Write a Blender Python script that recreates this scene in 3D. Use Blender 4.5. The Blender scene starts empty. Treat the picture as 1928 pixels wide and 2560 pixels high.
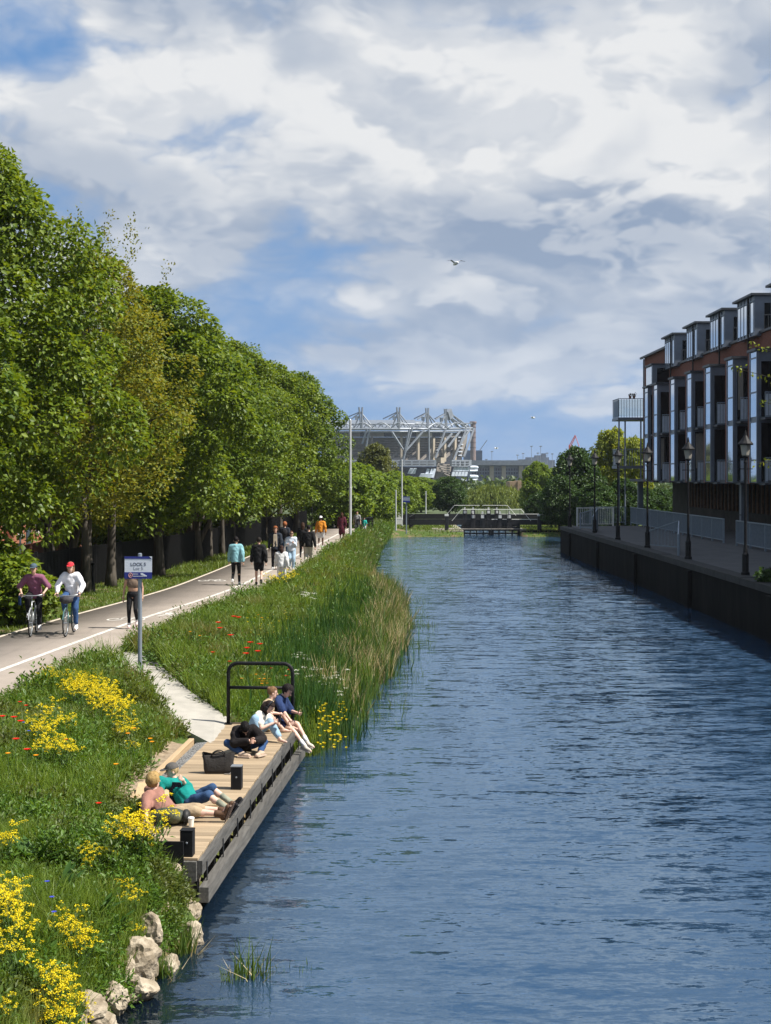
import bpy, bmesh, math, random
import numpy as np
from mathutils import Vector, Matrix, noise as mnoise

random.seed(7)
RNG = np.random.default_rng(7)
SC = bpy.context.scene
COL = SC.collection
R = math.radians

# ------------------------------------------------------------------ camera
F, CX, CY, ZC = 3555.0, 964.0, 1190.0, 4.95      # focal length and horizon in photo pixels, eye height over the water (m)
cam_d = bpy.data.cameras.new('camera')
cam = bpy.data.objects.new('camera', cam_d); COL.objects.link(cam)
cam.location = (0, 0, ZC); cam.rotation_euler = (R(90), 0, 0)
cam_d.sensor_fit = 'HORIZONTAL'; cam_d.sensor_width = 36.0
cam_d.lens = F / 1928.0 * 36.0
cam_d.shift_y = -(1280.0 - CY) / 1928.0
cam_d.clip_start = 0.3; cam_d.clip_end = 6000
SC.camera = cam

# ------------------------------------------------------------------ light, sky, exposure
SUN_EL, SUN_AZ = 54.0, 102.0          # azimuth measured from +Y towards +X
sd = Vector((math.sin(R(SUN_AZ)) * math.cos(R(SUN_EL)), math.cos(R(SUN_AZ)) * math.cos(R(SUN_EL)), math.sin(R(SUN_EL))))
sun_d = bpy.data.lights.new('sun', 'SUN'); sun = bpy.data.objects.new('sun', sun_d); COL.objects.link(sun)
sun_d.energy = 5.0; sun_d.angle = R(0.53); sun_d.color = (1.0, 0.945, 0.86)
sun.location = (60, 20, 80); sun.rotation_euler = sd.to_track_quat('Z', 'Y').to_euler()
SC.view_settings.view_transform = 'Standard'; SC.view_settings.look = 'None'
SC.view_settings.exposure = 0.84; SC.view_settings.gamma = 1.0; SC.view_settings.use_curve_mapping = False
SC.cycles.max_bounces = 7; SC.cycles.diffuse_bounces = 2; SC.cycles.glossy_bounces = 3
SC.cycles.transmission_bounces = 4; SC.cycles.transparent_max_bounces = 8; SC.cycles.volume_bounces = 0
SC.cycles.use_denoising = True
SC.cycles.caustics_reflective = False; SC.cycles.caustics_refractive = False

class NT:
    """small helper to write node trees"""
    def __init__(s, tree):
        s.t = tree; s.n = tree.nodes; s.l = tree.links
    def node(s, typ, **kw):
        n = s.n.new(typ)
        for k, v in kw.items():
            if k.startswith('i_'):
                s.set(n, k[2:], v)
            else:
                setattr(n, k, v)
        return n
    def set(s, n, key, v):
        k = int(key) if key.isdigit() else key.replace('_', ' ')
        sock = n.inputs[k]
        if isinstance(v, bpy.types.NodeSocket): s.l.new(v, sock)
        else: sock.default_value = v
    def math(s, op, a, b=0.0, c=None, clamp=False):
        n = s.n.new('ShaderNodeMath'); n.operation = op; n.use_clamp = clamp
        for i, v in enumerate((a, b, c)):
            if v is None: continue
            if isinstance(v, bpy.types.NodeSocket): s.l.new(v, n.inputs[i])
            else: n.inputs[i].default_value = v
        return n.outputs[0]
    def vmath(s, op, a, b=None, out=0):
        n = s.n.new('ShaderNodeVectorMath'); n.operation = op
        for i, v in enumerate((a, b)):
            if v is None: continue
            if isinstance(v, bpy.types.NodeSocket): s.l.new(v, n.inputs[i])
            else: n.inputs[i].default_value = v
        return n.outputs[out]
    def mix(s, f, a, b, blend='MIX'):
        n = s.n.new('ShaderNodeMix'); n.data_type = 'RGBA'; n.blend_type = blend
        for i, v in ((0, f), (6, a), (7, b)):
            if isinstance(v, bpy.types.NodeSocket): s.l.new(v, n.inputs[i])
            else: n.inputs[i].default_value = (*v, 1) if isinstance(v, (tuple, list)) and len(v) == 3 else v
        return n.outputs[2]
    def ramp(s, f, stops, interp='LINEAR'):
        n = s.n.new('ShaderNodeValToRGB'); n.color_ramp.interpolation = interp
        e = n.color_ramp.elements
        while len(e) < len(stops): e.new(0.5)
        for el, (p, c) in zip(e, stops):
            el.position = p; el.color = (*c, 1) if len(c) == 3 else c
        s.l.new(f, n.inputs[0])
        return n.outputs[0]
    def smooth(s, v, lo, hi):
        n = s.n.new('ShaderNodeMapRange'); n.interpolation_type = 'SMOOTHSTEP'
        s.l.new(v, n.inputs[0]); n.inputs[1].default_value = lo; n.inputs[2].default_value = hi
        return n.outputs[0]
    def noise(s, vec, scale, detail=4, rough=0.5, dist=0.0, out=0):
        n = s.n.new('ShaderNodeTexNoise')
        n.inputs['Scale'].default_value = scale; n.inputs['Detail'].default_value = detail
        n.inputs['Roughness'].default_value = rough; n.inputs['Distortion'].default_value = dist
        if vec is not None: s.l.new(vec, n.inputs['Vector'])
        return n.outputs[out]

def make_world():
    w = bpy.data.worlds.new('World'); SC.world = w; w.use_nodes = True
    N = NT(w.node_tree); N.n.clear()
    sky = N.node('ShaderNodeTexSky', sky_type='NISHITA', sun_disc=False)
    sky.sun_elevation = R(SUN_EL); sky.sun_rotation = R(SUN_AZ); sky.altitude = 0
    sky.air_density = 1.0; sky.dust_density = 0.55; sky.ozone_density = 2.2
    tc = N.node('ShaderNodeTexCoord').outputs['Generated']
    d = N.vmath('NORMALIZE', tc)
    sep = N.node('ShaderNodeSeparateXYZ'); N.l.new(d, sep.inputs[0])
    z = sep.outputs[2]
    # a cloud deck seen in perspective: puffs flatten towards the horizon
    zz = N.math('MAXIMUM', z, 0.0)
    zw = N.math('POWER', N.math('ADD', zz, 0.02), 0.8)
    comb = N.node('ShaderNodeCombineXYZ')
    N.l.new(sep.outputs[0], comb.inputs[0]); N.l.new(sep.outputs[1], comb.inputs[1])
    N.l.new(N.math('MULTIPLY', zw, 1.75), comb.inputs[2])
    q0 = comb.outputs[0]
    # wind-torn edges
    wn = N.noise(q0, 6.0, 4, 0.55, out=1)
    q = N.vmath('ADD', q0, N.vmath('MULTIPLY', N.vmath('SUBTRACT', wn, (.5, .5, .5)), (.10, .10, .07)))
    p = N.vmath('ADD', q, (2.37, 1.0, 4.1))
    def cauli(vec):
        """rounded cumulus heads with creases between them, at four sizes"""
        r = None
        for sc, k in ((7.0, .85), (16.0, .42), (37.0, .22), (80.0, .11)):
            t = N.math('MULTIPLY', N.math('ABSOLUTE', N.math('SUBTRACT', N.noise(vec, sc, 0), .5)), k)
            r = t if r is None else N.math('ADD', r, t)
        return N.math('ADD', N.math('MULTIPLY', r, 1.5), .35)
    fb = N.noise(p, 8.0, 7, 0.55); big = N.noise(p, 2.6, 2, 0.5)
    bl = cauli(p); bl1 = cauli(N.vmath('ADD', p, (0.022, 0.0, 0.040)))      # the second is sampled towards the sun: lit against shaded side
    d0 = N.math('ADD', N.math('ADD', N.math('MULTIPLY', fb, .40), N.math('MULTIPLY', big, .32)), N.math('MULTIPLY', bl, .28))
    # cumulus masses of this afternoon: photo x, photo y, spread, strength
    tot = d0
    def blob(px, py, sx, sy, k):
        nonlocal tot
        v = Vector(((px - CX) / F, 1.0, (CY - py) / F)).normalized()
        t = N.vmath('MULTIPLY', N.vmath('SUBTRACT', d, tuple(v)), (1 / sx, 1.0, 1 / sy))
        g = N.math('POWER', 2.718, N.math('MULTIPLY', N.vmath('DOT_PRODUCT', t, t, out=1), -1.0))
        tot = N.math('ADD', tot, N.math('MULTIPLY', g, k))
    blob(1010, 290, .055, .05, .10); blob(620, 110, .11, .05, .08); blob(330, 300, .10, .05, .05); blob(1600, 250, .14, .09, .08)
    blob(1650, 590, .11, .04, .07); blob(1230, 640, .07, .04, .05); blob(1250, 750, .07, .02, .05); blob(520, 580, .055, .035, .08); blob(860, 890, .05, .025, .06); blob(1180, 880, .09, .02, .04)
    blob(90, 70, .055, .035, -.13); blob(720, 570, .05, .03, -.05); blob(1000, 1060, .5, .035, -.12); blob(760, 720, .06, .03, -.04); blob(1450, 780, .06, .02, -.05)
    tot = N.math('SUBTRACT', tot, N.math('MULTIPLY', N.smooth(z, .30, .75), .06))
    veil = N.smooth(tot, 0.36, 0.54); puff = N.smooth(tot, 0.475, 0.545)
    lit = N.smooth(N.math('SUBTRACT', bl, bl1), -0.10, 0.11)
    under = N.smooth(tot, .56, .70)                                       # thick middles go grey from below
    sh = N.math('MULTIPLY', N.math('SUBTRACT', 1.0, lit), N.math('ADD', N.math('MULTIPLY', under, .55), .45))
    soft = N.noise(p, 4.0, 4, .5); soft1 = N.noise(N.vmath('ADD', p, (.02, 0, .07)), 4.0, 4, .5)
    sh = N.math('MULTIPLY', N.math('ADD', N.math('MULTIPLY', sh, .6), N.math('MULTIPLY', N.smooth(N.math('SUBTRACT', soft1, soft), -.09, .10), .62)), 1.0, clamp=True)
    cl = N.mix(sh, (12.4, 12.5, 12.6), (4.4, 5.6, 7.6))
    hz = N.smooth(z, 0.0, 0.20)
    vc = N.mix(.4, cl, (5.9, 7.0, 8.7))                                   # thin cloud lets the blue through
    cl = N.mix(hz, N.mix(0.6, cl, (5.2, 7.0, 10.0)), cl); vc = N.mix(hz, N.mix(.65, vc, (4.4, 6.7, 10.6)), vc)
    deep = N.mix(0.7, sky.outputs[0], (2.6, 5.6, 11.0))
    base = N.mix(hz, N.mix(0.6, deep, (3.9, 6.4, 10.8)), deep)
    colr = N.mix(N.math('MULTIPLY', veil, 0.80), base, vc)
    colr = N.mix(N.math('MULTIPLY', puff, 0.92), colr, cl)
    bg = N.node('ShaderNodeBackground'); N.l.new(colr, bg.inputs[0]); bg.inputs[1].default_value = 0.038
    out = N.node('ShaderNodeOutputWorld'); N.l.new(bg.outputs[0], out.inputs[0])
make_world()

# ------------------------------------------------------------------ object helpers
def wloc(o):
    v = Vector((0, 0, 0))
    while o is not None:
        v += o.location; o = o.parent
    return v
def tag(o, label=None, cat=None, group=None, kind=None):
    if label: o['label'] = label
    if cat: o['category'] = cat
    if group: o['group'] = group
    if kind: o['kind'] = kind
    return o
def thing(name, label, cat, loc=(0, 0, 0), rz=0.0, group=None):
    o = bpy.data.objects.new(name, None); COL.objects.link(o)
    o.location = loc; o.rotation_euler = (0, 0, rz); o.empty_display_size = 0.2
    return tag(o, label, cat, group)
def link_mesh(name, me, mat, parent=None, loc=(0, 0, 0)):
    o = bpy.data.objects.new(name, me); COL.objects.link(o); o.location = loc
    if mat is not None:
        if isinstance(mat, (list, tuple)):
            for m in mat: me.materials.append(m)
        elif not me.materials: me.materials.append(mat)
    if parent: o.parent = parent
    return o
def copy_tree(o, parent=None):
    c = o.copy(); COL.objects.link(c); c.parent = parent
    for ch in list(o.children): copy_tree(ch, c)
    return c
def P(px, py, D):
    """world point seen at photo pixel (px, py) at distance D along the view axis"""
    return Vector(((px - CX) * D / F, D, ZC - (py - CY) * D / F))
def DZ(py, z): return (ZC - z) * F / (py - CY)          # distance of a point of height z seen at row py
def PZ(px, py, z): return P(px, py, DZ(py, z))
def frame_of(axis):
    a = Vector(axis).normalized()
    b = Vector((0, 0, 1)) if abs(a.z) < 0.9 else Vector((1, 0, 0))
    u = a.cross(b).normalized(); return a, u, a.cross(u).normalized()

class MB:
    """collects shapes for ONE mesh"""
    def __init__(s): s.v = []; s.f = []; s.mi = []
    def add(s, vs, fs, mi=0):
        o = len(s.v); s.v.extend(tuple(v) for v in vs)
        s.f.extend(tuple(i + o for i in f) for f in fs); s.mi.extend([mi] * len(fs)); return s
    def box(s, c, size, rz=0.0, mi=0, M=None):
        x, y, z = (k / 2 for k in size)
        vs = [Vector((a * x, b * y, e * z)) for a in (-1, 1) for b in (-1, 1) for e in (-1, 1)]
        m = M if M is not None else Matrix.Rotation(rz, 3, 'Z')
        vs = [m @ v + Vector(c) for v in vs]
        return s.add(vs, [(0, 1, 3, 2), (4, 6, 7, 5), (0, 4, 5, 1), (2, 3, 7, 6), (0, 2, 6, 4), (1, 5, 7, 3)], mi)
    def bbox(s, lo, hi, mi=0):
        return s.box([(a + b) / 2 for a, b in zip(lo, hi)], [b - a for a, b in zip(lo, hi)], 0, mi)
    def bar(s, p0, p1, w, h, mi=0):
        p0, p1 = Vector(p0), Vector(p1); a, u, v = frame_of(p1 - p0); L = (p1 - p0).length
        M = Matrix((u, a, v)).transposed()
        return s.box((p0 + p1) / 2, (w, L, h), 0, mi, M)
    def tube(s, p0, p1, r0, r1=None, n=8, cap=True, mi=0):
        r1 = r0 if r1 is None else r1
        return s.path([p0, p1], [r0, r1], n, cap, mi)
    def path(s, pts, rs, n=8, cap=True, mi=0, closed=False):
        pts = [Vector(p) for p in pts]
        if not isinstance(rs, (list, tuple)): rs = [rs] * len(pts)
        o = len(s.v); m = len(pts); prev = None
        for i, p in enumerate(pts):
            if closed: t = pts[(i + 1) % m] - pts[i - 1]
            else: t = pts[min(i + 1, m - 1)] - pts[max(i - 1, 0)]
            t.normalize()
            if prev is None: _, u, v = frame_of(t)
            else:
                u = prev - t * prev.dot(t)
                if u.length < 1e-5: _, u, v = frame_of(t)
                u.normalize(); v = t.cross(u)
            prev = u
            for k in range(n):
                a = 2 * math.pi * k / n
                s.v.append(tuple(p + (u * math.cos(a) + v * math.sin(a)) * rs[i]))
        for i in range(m if closed else m - 1):
            for k in range(n):
                a, b = o + i * n + k, o + i * n + (k + 1) % n
                c, e = o + ((i + 1) % m) * n + (k + 1) % n, o + ((i + 1) % m) * n + k
                s.f.append((a, b, c, e)); s.mi.append(mi)
        if cap and not closed:
            s.f.append(tuple(o + k for k in reversed(range(n)))); s.mi.append(mi)
            s.f.append(tuple(o + (m - 1) * n + k for k in range(n))); s.mi.append(mi)
        return s
    def lathe(s, prof, c=(0, 0, 0), n=12, mi=0):
        """profile of (radius, z) about the vertical through c"""
        c = Vector(c)
        return s.path([c + Vector((0, 0, z)) for _, z in prof], [max(r, 1e-4) for r, _ in prof], n, True, mi)
    def ell(s, c, r, n=10, m=7, M=None, mi=0):
        c = Vector(c); M = M or Matrix.Identity(3); o = len(s.v)
        r = r if isinstance(r, (tuple, list)) else (r, r, r)
        s.v.append(tuple(c + M @ Vector((0, 0, r[2]))))
        for i in range(1, m):
            t = math.pi * i / m
            for k in range(n):
                a = 2 * math.pi * k / n
                s.v.append(tuple(c + M @ Vector((r[0] * math.sin(t) * math.cos(a), r[1] * math.sin(t) * math.sin(a), r[2] * math.cos(t)))))
        s.v.append(tuple(c - M @ Vector((0, 0, r[2])))); e = len(s.v) - 1
        for k in range(n):
            k2 = (k + 1) % n
            s.f.append((o, o + 1 + k, o + 1 + k2)); s.mi.append(mi)
            for i in range(m - 2):
                a = o + 1 + i * n
                s.f.append((a + k, a + n + k, a + n + k2, a + k2)); s.mi.append(mi)
            a = o + 1 + (m - 2) * n
            s.f.append((a + k, e, a + k2)); s.mi.append(mi)
        return s
    def prism(s, poly, z0, z1, mi=0):
        """polygon of (x, y), extruded from z0 to z1 (numbers or per-vertex lists)"""
        n = len(poly); g = lambda z, i: z[i] if isinstance(z, (list, tuple)) else z
        vs = [(x, y, g(z0, i)) for i, (x, y) in enumerate(poly)] + [(x, y, g(z1, i)) for i, (x, y) in enumerate(poly)]
        fs = [tuple(range(n - 1, -1, -1)), tuple(range(n, 2 * n))] + [(i, (i + 1) % n, n + (i + 1) % n, n + i) for i in range(n)]
        return s.add(vs, fs, mi)
    def slab(s, poly3, t, mi=0):
        """planar polygon of 3-D points given thickness along its normal"""
        ps = [Vector(p) for p in poly3]; nrm = (ps[1] - ps[0]).cross(ps[2] - ps[0]).normalized() * (t / 2); n = len(ps)
        vs = [p - nrm for p in ps] + [p + nrm for p in ps]
        fs = [tuple(range(n - 1, -1, -1)), tuple(range(n, 2 * n))] + [(i, (i + 1) % n, n + (i + 1) % n, n + i) for i in range(n)]
        return s.add(vs, fs, mi)
    def mesh(s, name, off=None, smooth=False):
        me = bpy.data.meshes.new(name)
        vs = s.v if off is None else [(a - off[0], b - off[1], c - off[2]) for a, b, c in s.v]
        me.from_pydata(vs, [], s.f)
        if any(s.mi): me.polygons.foreach_set('material_index', s.mi)
        if smooth: me.polygons.foreach_set('use_smooth', [True] * len(s.f))
        me.update(); return me
    def build(s, name, mat, parent=None, local=False, smooth=False, bevel=0.0):
        off = None if (parent is None or local) else wloc(parent)
        me = s.mesh(name, off, smooth)
        if bevel:
            b = bmesh.new(); b.from_mesh(me)
            bmesh.ops.remove_doubles(b, verts=b.verts, dist=1e-5)
            bmesh.ops.bevel(b, geom=list(b.edges), offset=bevel, segments=1, affect='EDGES', clamp_overlap=True)
            b.to_mesh(me); b.free()
        return link_mesh(name, me, mat, parent)

def np_mesh(name, V, FQ, mats, smooth=False, k=4, mi=None):
    """mesh from numpy arrays: V (n,3), FQ (m,k)"""
    me = bpy.data.meshes.new(name)
    V = np.ascontiguousarray(V, dtype=np.float32); FQ = np.ascontiguousarray(FQ, dtype=np.int32)
    me.vertices.add(len(V)); me.vertices.foreach_set('co', V.ravel())
    m = len(FQ); me.loops.add(m * k); me.polygons.add(m)
    me.loops.foreach_set('vertex_index', FQ.ravel())
    me.polygons.foreach_set('loop_start', np.arange(m, dtype=np.int32) * k)
    me.polygons.foreach_set('loop_total', np.full(m, k, dtype=np.int32))
    if mi is not None: me.polygons.foreach_set('material_index', np.ascontiguousarray(mi, dtype=np.int32))
    if smooth: me.polygons.foreach_set('use_smooth', np.ones(m, dtype=bool))
    me.update(calc_edges=True)
    for mt in (mats if isinstance(mats, (list, tuple)) else [mats]): me.materials.append(mt)
    return me

# ------------------------------------------------------------------ materials
MATS = {}
def new_mat(name):
    m = bpy.data.materials.new(name); m.use_nodes = True; N = NT(m.node_tree)
    b = N.n['Principled BSDF']; return m, N, b
def mat(name, c, rough=0.7, metal=0.0, var=0.25, scale=6.0, bump=0.0, bscale=40.0, spec=0.4, c2=None, detail=5, stretch=None):
    """procedural paint / stone / cloth: a base colour broken up by noise, with fine relief"""
    if name in MATS: return MATS[name]
    m, N, b = new_mat(name); MATS[name] = m
    co = N.node('ShaderNodeTexCoord').outputs['Object']
    if stretch: co = N.vmath('MULTIPLY', co, stretch)
    f = N.noise(co, scale, detail, 0.6)
    lo = tuple(k * (1 - var) for k in c); hi = tuple(min(1, k * (1 + var)) for k in (c2 or c))
    if c2: lo = c; hi = c2
    col = N.ramp(f, [(0.32, lo), (0.68, hi)])
    N.l.new(col, b.inputs['Base Color'])
    b.inputs['Roughness'].default_value = rough; b.inputs['Metallic'].default_value = metal
    b.inputs['Specular IOR Level'].default_value = spec
    if bump:
        bn = N.node('ShaderNodeBump'); bn.inputs['Strength'].default_value = bump; bn.inputs['Distance'].default_value = 0.02
        N.l.new(N.noise(co, bscale, 4, 0.6), bn.inputs['Height']); N.l.new(bn.outputs[0], b.inputs['Normal'])
    return m
def leaf_mat(name, c, c2, trans=0.35, rough=0.45, spec=0.35, tint=None, hue=0.0, patch=None):
    """leaf: each blade or leaf (mesh island) has its own shade; light passes through it"""
    m, N, b = new_mat(name); MATS[name] = m
    geo = N.node('ShaderNodeNewGeometry')
    col = N.mix(geo.outputs['Random Per Island'], c, c2)
    if patch:
        co = N.node('ShaderNodeTexCoord').outputs['Object']
        lo_, hi_ = (patch[2], patch[3]) if len(patch) > 2 else (.45, .62)
        f = N.smooth(N.noise(co, patch[1], 3, 0.55), lo_, hi_)
        col = N.mix(f, col, N.mix(geo.outputs['Random Per Island'], patch[0], tuple(k * 0.6 for k in patch[0])))
    N.l.new(col, b.inputs['Base Color'])
    b.inputs['Roughness'].default_value = rough; b.inputs['Specular IOR Level'].default_value = spec
    tr = N.node('ShaderNodeBsdfTranslucent')
    tc = N.mix(1.0, col, tint or (1.5, 1.35, 0.45), 'MULTIPLY')
    N.l.new(tc, tr.inputs[0])
    mx = N.node('ShaderNodeMixShader'); mx.inputs[0].default_value = trans
    N.l.new(b.outputs[0], mx.inputs[1]); N.l.new(tr.outputs[0], mx.inputs[2])
    N.l.new(mx.outputs[0], N.n['Material Output'].inputs[0])
    return m
# ------------------------------------------------------------------ the lie of the land (canal runs along +Y, water at z = 0)
DECK_Z, PATH_Z, QUAY_Z = 0.65, 1.02, 1.65
def itp(tab):
    xs = np.array([a for a, _ in tab], float); ys = np.array([b for _, b in tab], float)
    def f(y):
        r = np.interp(y, xs, ys)
        return r
    return f
XW = itp([(2, -3.0), (8, -2.7), (12.8, -2.5), (14.2, -2.25), (15.6, -2.05), (16.6, -2.2), (24.5, -1.7), (25.2, -1.1), (26.2, -.8), (27.3, -.95), (28.6, -0.7), (30, -.75), (31.5, -.4), (33, -.55), (35, -.1), (37, -.2), (40, 0.3), (43, 0.2), (46, .6), (50, .35), (55, .55), (58, .2), (61, -.3), (67, -0.85), (90, -0.6), (108, -0.1), (114, .4), (117, 2.5), (118, 6.4), (150, 6.4)])
def smooth_tab(tab):
    ys = np.arange(2, 160, 1.0); v = itp(tab)(ys)
    k = np.exp(-np.linspace(-2, 2, 11) ** 2); k /= k.sum()
    vp = np.concatenate([v[0] + (v[0] - v[1:6][::-1]), v, v[-1] + (v[-1] - v[-6:-1][::-1])])
    return lambda y, s=np.convolve(vp, k, 'valid'): np.interp(y, ys, s)
XC = smooth_tab([(2, -9.6), (20, -8.5), (28.7, -7.8), (39.1, -6.75), (45, -5.85), (50, -5.25), (60, -4.75), (71.6, -4.35), (93.8, -3.3), (112, -2.5), (122, -2.3), (160, -2.3)])
XL = lambda y: XC(y) - 2.2
XR = lambda y: XC(y) + 1.35
DK0, DK1 = Vector((-2.12, 16.0, DECK_Z)), Vector((-1.55, 24.6, DECK_Z))      # outer edge of the deck
DKW = 1.22
dk_x = lambda y: DK0.x + (y - DK0.y) * (DK1.x - DK0.x) / (DK1.y - DK0.y)
def sstep(a, b, x):
    t = np.clip((x - a) / (b - a), 0, 1); return t * t * (3 - 2 * t)
def gz(x, y, rough=True):
    x = np.asarray(x, float); y = np.asarray(y, float)
    xr, xw = XR(y), XW(y)
    t = (x - xr) / np.maximum(xw - xr, .5)
    z_m = np.interp(t, [0, .12, .5, .8, .95, 1, 1.12, 1.6, 3], [1.0, .99, .78, .42, .14, -.05, -.35, -.7, -1])
    z_r = np.interp(t, [0, .5, .80, .90, .955, 1, 1.05, 1.5, 3], [1.0, .95, .87, .77, .58, -.08, -.3, -.6, -1])
    xi = dk_x(y) - DKW - .28
    td = (x - xr) / np.maximum(xi - xr, .5)
    z_d = np.interp(td, [0, .5, .88, 1.0, 1.06, 1.6, 3], [1.0, .93, .72, .60, .36, -.25, -1])
    a, b = sstep(15.4, 16.4, y), sstep(24.7, 26.2, y)
    z = z_r * (1 - a) + (z_d * (1 - b) + z_m * b) * a
    c = sstep(113, 118, y)
    zl = np.where(x > 11.2, .42, np.where(x > 6.5, -1.0, np.where(x < -2.0, .95, np.interp(x, [-2.0, 1.5, 6.45], [.95, .5, .42]))))
    z = z * (1 - c) + zl * c
    z = np.where((x > 11.2) & (y <= 113), -.9, z)
    z = np.where(x > 14.5, .4, z)
    if rough:
        z = z + .05 * np.sin(x * 1.9 + y * .7) * np.sin(y * 1.3 - x * .6) * ((t > .05) & (t < .95))
    # the ground is graded under the concrete ramp
    ra = np.interp(y, [22.8, 24.0, 25.6, 27.4, 28.9, 30.2], [-2.76, -3.45, -4.1, -4.75, -5.4, -6.3])
    rb = np.interp(y, [25.1, 25.9, 27.2, 28.9, 30.6, 32.0], [-2.74, -3.1, -3.75, -4.4, -5.0, -5.75])
    rz = np.interp(y, [23, 24.5, 26, 28, 29.8], [.64, .70, .80, .94, 1.0]) - .07
    on = sstep(-.35, .0, np.minimum(x - ra, rb - x)) * ((y > 22.7) & (y < 32))
    return z * (1 - on) + np.minimum(z, rz) * on
def G(px, py, lift=0.0):
    """ground point under photo pixel"""
    D = DZ(py, .9)
    for _ in range(14):
        X = (px - CX) * D / F
        D = .5 * D + .5 * DZ(py, float(gz(X, D, False)) + lift)
    X = (px - CX) * D / F
    return Vector((X, D, float(gz(X, D, False))))

# ------------------------------------------------------------------ setting materials
def m_ground():
    m, N, b = new_mat('earth')
    co = N.node('ShaderNodeTexCoord').outputs['Object']
    f = N.noise(co, 1.2, 6, .65); g = N.noise(co, 14, 4, .6)
    sep = N.node('ShaderNodeSeparateXYZ'); N.l.new(co, sep.inputs[0])
    grass = N.ramp(g, [(.3, (.035, .06, .012)), (.7, (.075, .115, .025))])
    soil = N.ramp(g, [(.3, (.10, .075, .045)), (.7, (.19, .145, .09))])
    col = N.mix(N.smooth(f, .50, .62), grass, soil)
    bed = N.ramp(N.noise(co, 2.2, 6, .6), [(.3, (.10, .075, .022)), (.7, (.22, .165, .055))])
    deepb = N.mix(N.smooth(sep.outputs[2], -.75, -.2), (.012, .017, .018), bed)
    col = N.mix(N.smooth(sep.outputs[2], -.10, .10), deepb, col)
    N.l.new(col, b.inputs['Base Color']); b.inputs['Roughness'].default_value = .95; b.inputs['Specular IOR Level'].default_value = .15
    bn = N.node('ShaderNodeBump'); bn.inputs['Strength'].default_value = .7; bn.inputs['Distance'].default_value = .04
    N.l.new(g, bn.inputs['Height']); N.l.new(bn.outputs[0], b.inputs['Normal']); return m
def m_water():
    m, N, b = new_mat('canal_water'); N.n.remove(b)
    co = N.node('ShaderNodeTexCoord').outputs['Object']
    # ripples as a field of surface slopes, so that they stay the same size however far off they are seen
    def slope(sx, sy, scale, det, rough=.55, dist=.25):
        c = N.noise(N.vmath('MULTIPLY', co, (sx, sy, 1)), scale, det, rough, dist, out=1)
        return N.vmath('SUBTRACT', c, (.5, .5, .5))
    wind = N.smooth(N.noise(N.vmath('MULTIPLY', co, (.35, .10, 1)), 1.0, 3, .55), .34, .64)
    sep = N.node('ShaderNodeSeparateXYZ'); N.l.new(co, sep.inputs[0])
    lee = N.smooth(sep.outputs[0], -2.4, 3.2)                       # calmer in the lee of the left bank
    amp = N.math('MULTIPLY', N.math('ADD', N.math('MULTIPLY', wind, .5), .5), N.math('ADD', N.math('MULTIPLY', lee, .42), .58))
    def scaled(v, kx, ky, a=None):
        v = N.vmath('MULTIPLY', v, (kx, ky, 0))
        if a is None: return v
        sc = N.node('ShaderNodeVectorMath', operation='SCALE'); N.l.new(v, sc.inputs[0]); N.l.new(a, sc.inputs[3]); return sc.outputs[0]
    tot = scaled(slope(.30, 1.2, 2.6, 2), .12, .46)
    tot = N.vmath('ADD', tot, scaled(slope(.34, 1.3, 9.0, 3), .26, .98, amp))
    tot = N.vmath('ADD', tot, scaled(slope(.50, 1.2, 22.0, 3), .30, .62, amp))
    class _B: pass
    bn = _B(); bn.outputs = [N.vmath('NORMALIZE', N.vmath('ADD', tot, (0, 0, 1)))]
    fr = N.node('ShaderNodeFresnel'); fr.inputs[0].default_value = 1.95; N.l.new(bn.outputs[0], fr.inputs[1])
    gl = N.node('ShaderNodeBsdfGlossy'); gl.inputs['Roughness'].default_value = .045; gl.inputs['Color'].default_value = (.72, .87, 1, 1)  # raised index and blue tint stand in for brighter sky light in the reflection
    N.l.new(bn.outputs[0], gl.inputs['Normal'])
    df = N.node('ShaderNodeBsdfDiffuse'); df.inputs[0].default_value = (.040, .095, .185, 1)
    tr = N.node('ShaderNodeBsdfTransparent'); tr.inputs[0].default_value = (.62, .62, .42, 1)
    murk = N.node('ShaderNodeMixShader'); N.l.new(N.math('ADD', N.math('MULTIPLY', N.smooth(sep.outputs[0], -2.6, -.4), .45), .03), murk.inputs[0])
    N.l.new(tr.outputs[0], murk.inputs[1]); N.l.new(df.outputs[0], murk.inputs[2])
    mx = N.node('ShaderNodeMixShader'); N.l.new(fr.outputs[0], mx.inputs[0])
    N.l.new(murk.outputs[0], mx.inputs[1]); N.l.new(gl.outputs[0], mx.inputs[2])
    N.l.new(mx.outputs[0], N.n['Material Output'].inputs[0]); return m
def m_asphalt():
    m, N, b = new_mat('buff_asphalt')
    co = N.node('ShaderNodeTexCoord').outputs['Object']
    f = N.noise(co, .6, 6, .6); g = N.noise(co, 90, 3, .7)
    col = N.ramp(f, [(.3, (.20, .172, .148)), (.7, (.29, .25, .215))])
    st = N.noise(N.vmath('MULTIPLY', co, (1.6, .12, 1)), 2.0, 5, .6)
    col = N.mix(N.math('MULTIPLY', N.smooth(st, .52, .72), .35), col, (.15, .13, .112))
    col = N.mix(N.math('MULTIPLY', N.smooth(g, .5, .8), .25), col, (.12, .10, .09))
    N.l.new(col, b.inputs['Base Color']); b.inputs['Roughness'].default_value = .9; b.inputs['Specular IOR Level'].default_value = .25
    bn = N.node('ShaderNodeBump'); bn.inputs['Strength'].default_value = .25; bn.inputs['Distance'].default_value = .01
    N.l.new(g, bn.inputs['Height']); N.l.new(bn.outputs[0], b.inputs['Normal']); return m
M_GROUND, M_WATER, M_ASPH = m_ground(), m_water(), m_asphalt()
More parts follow.
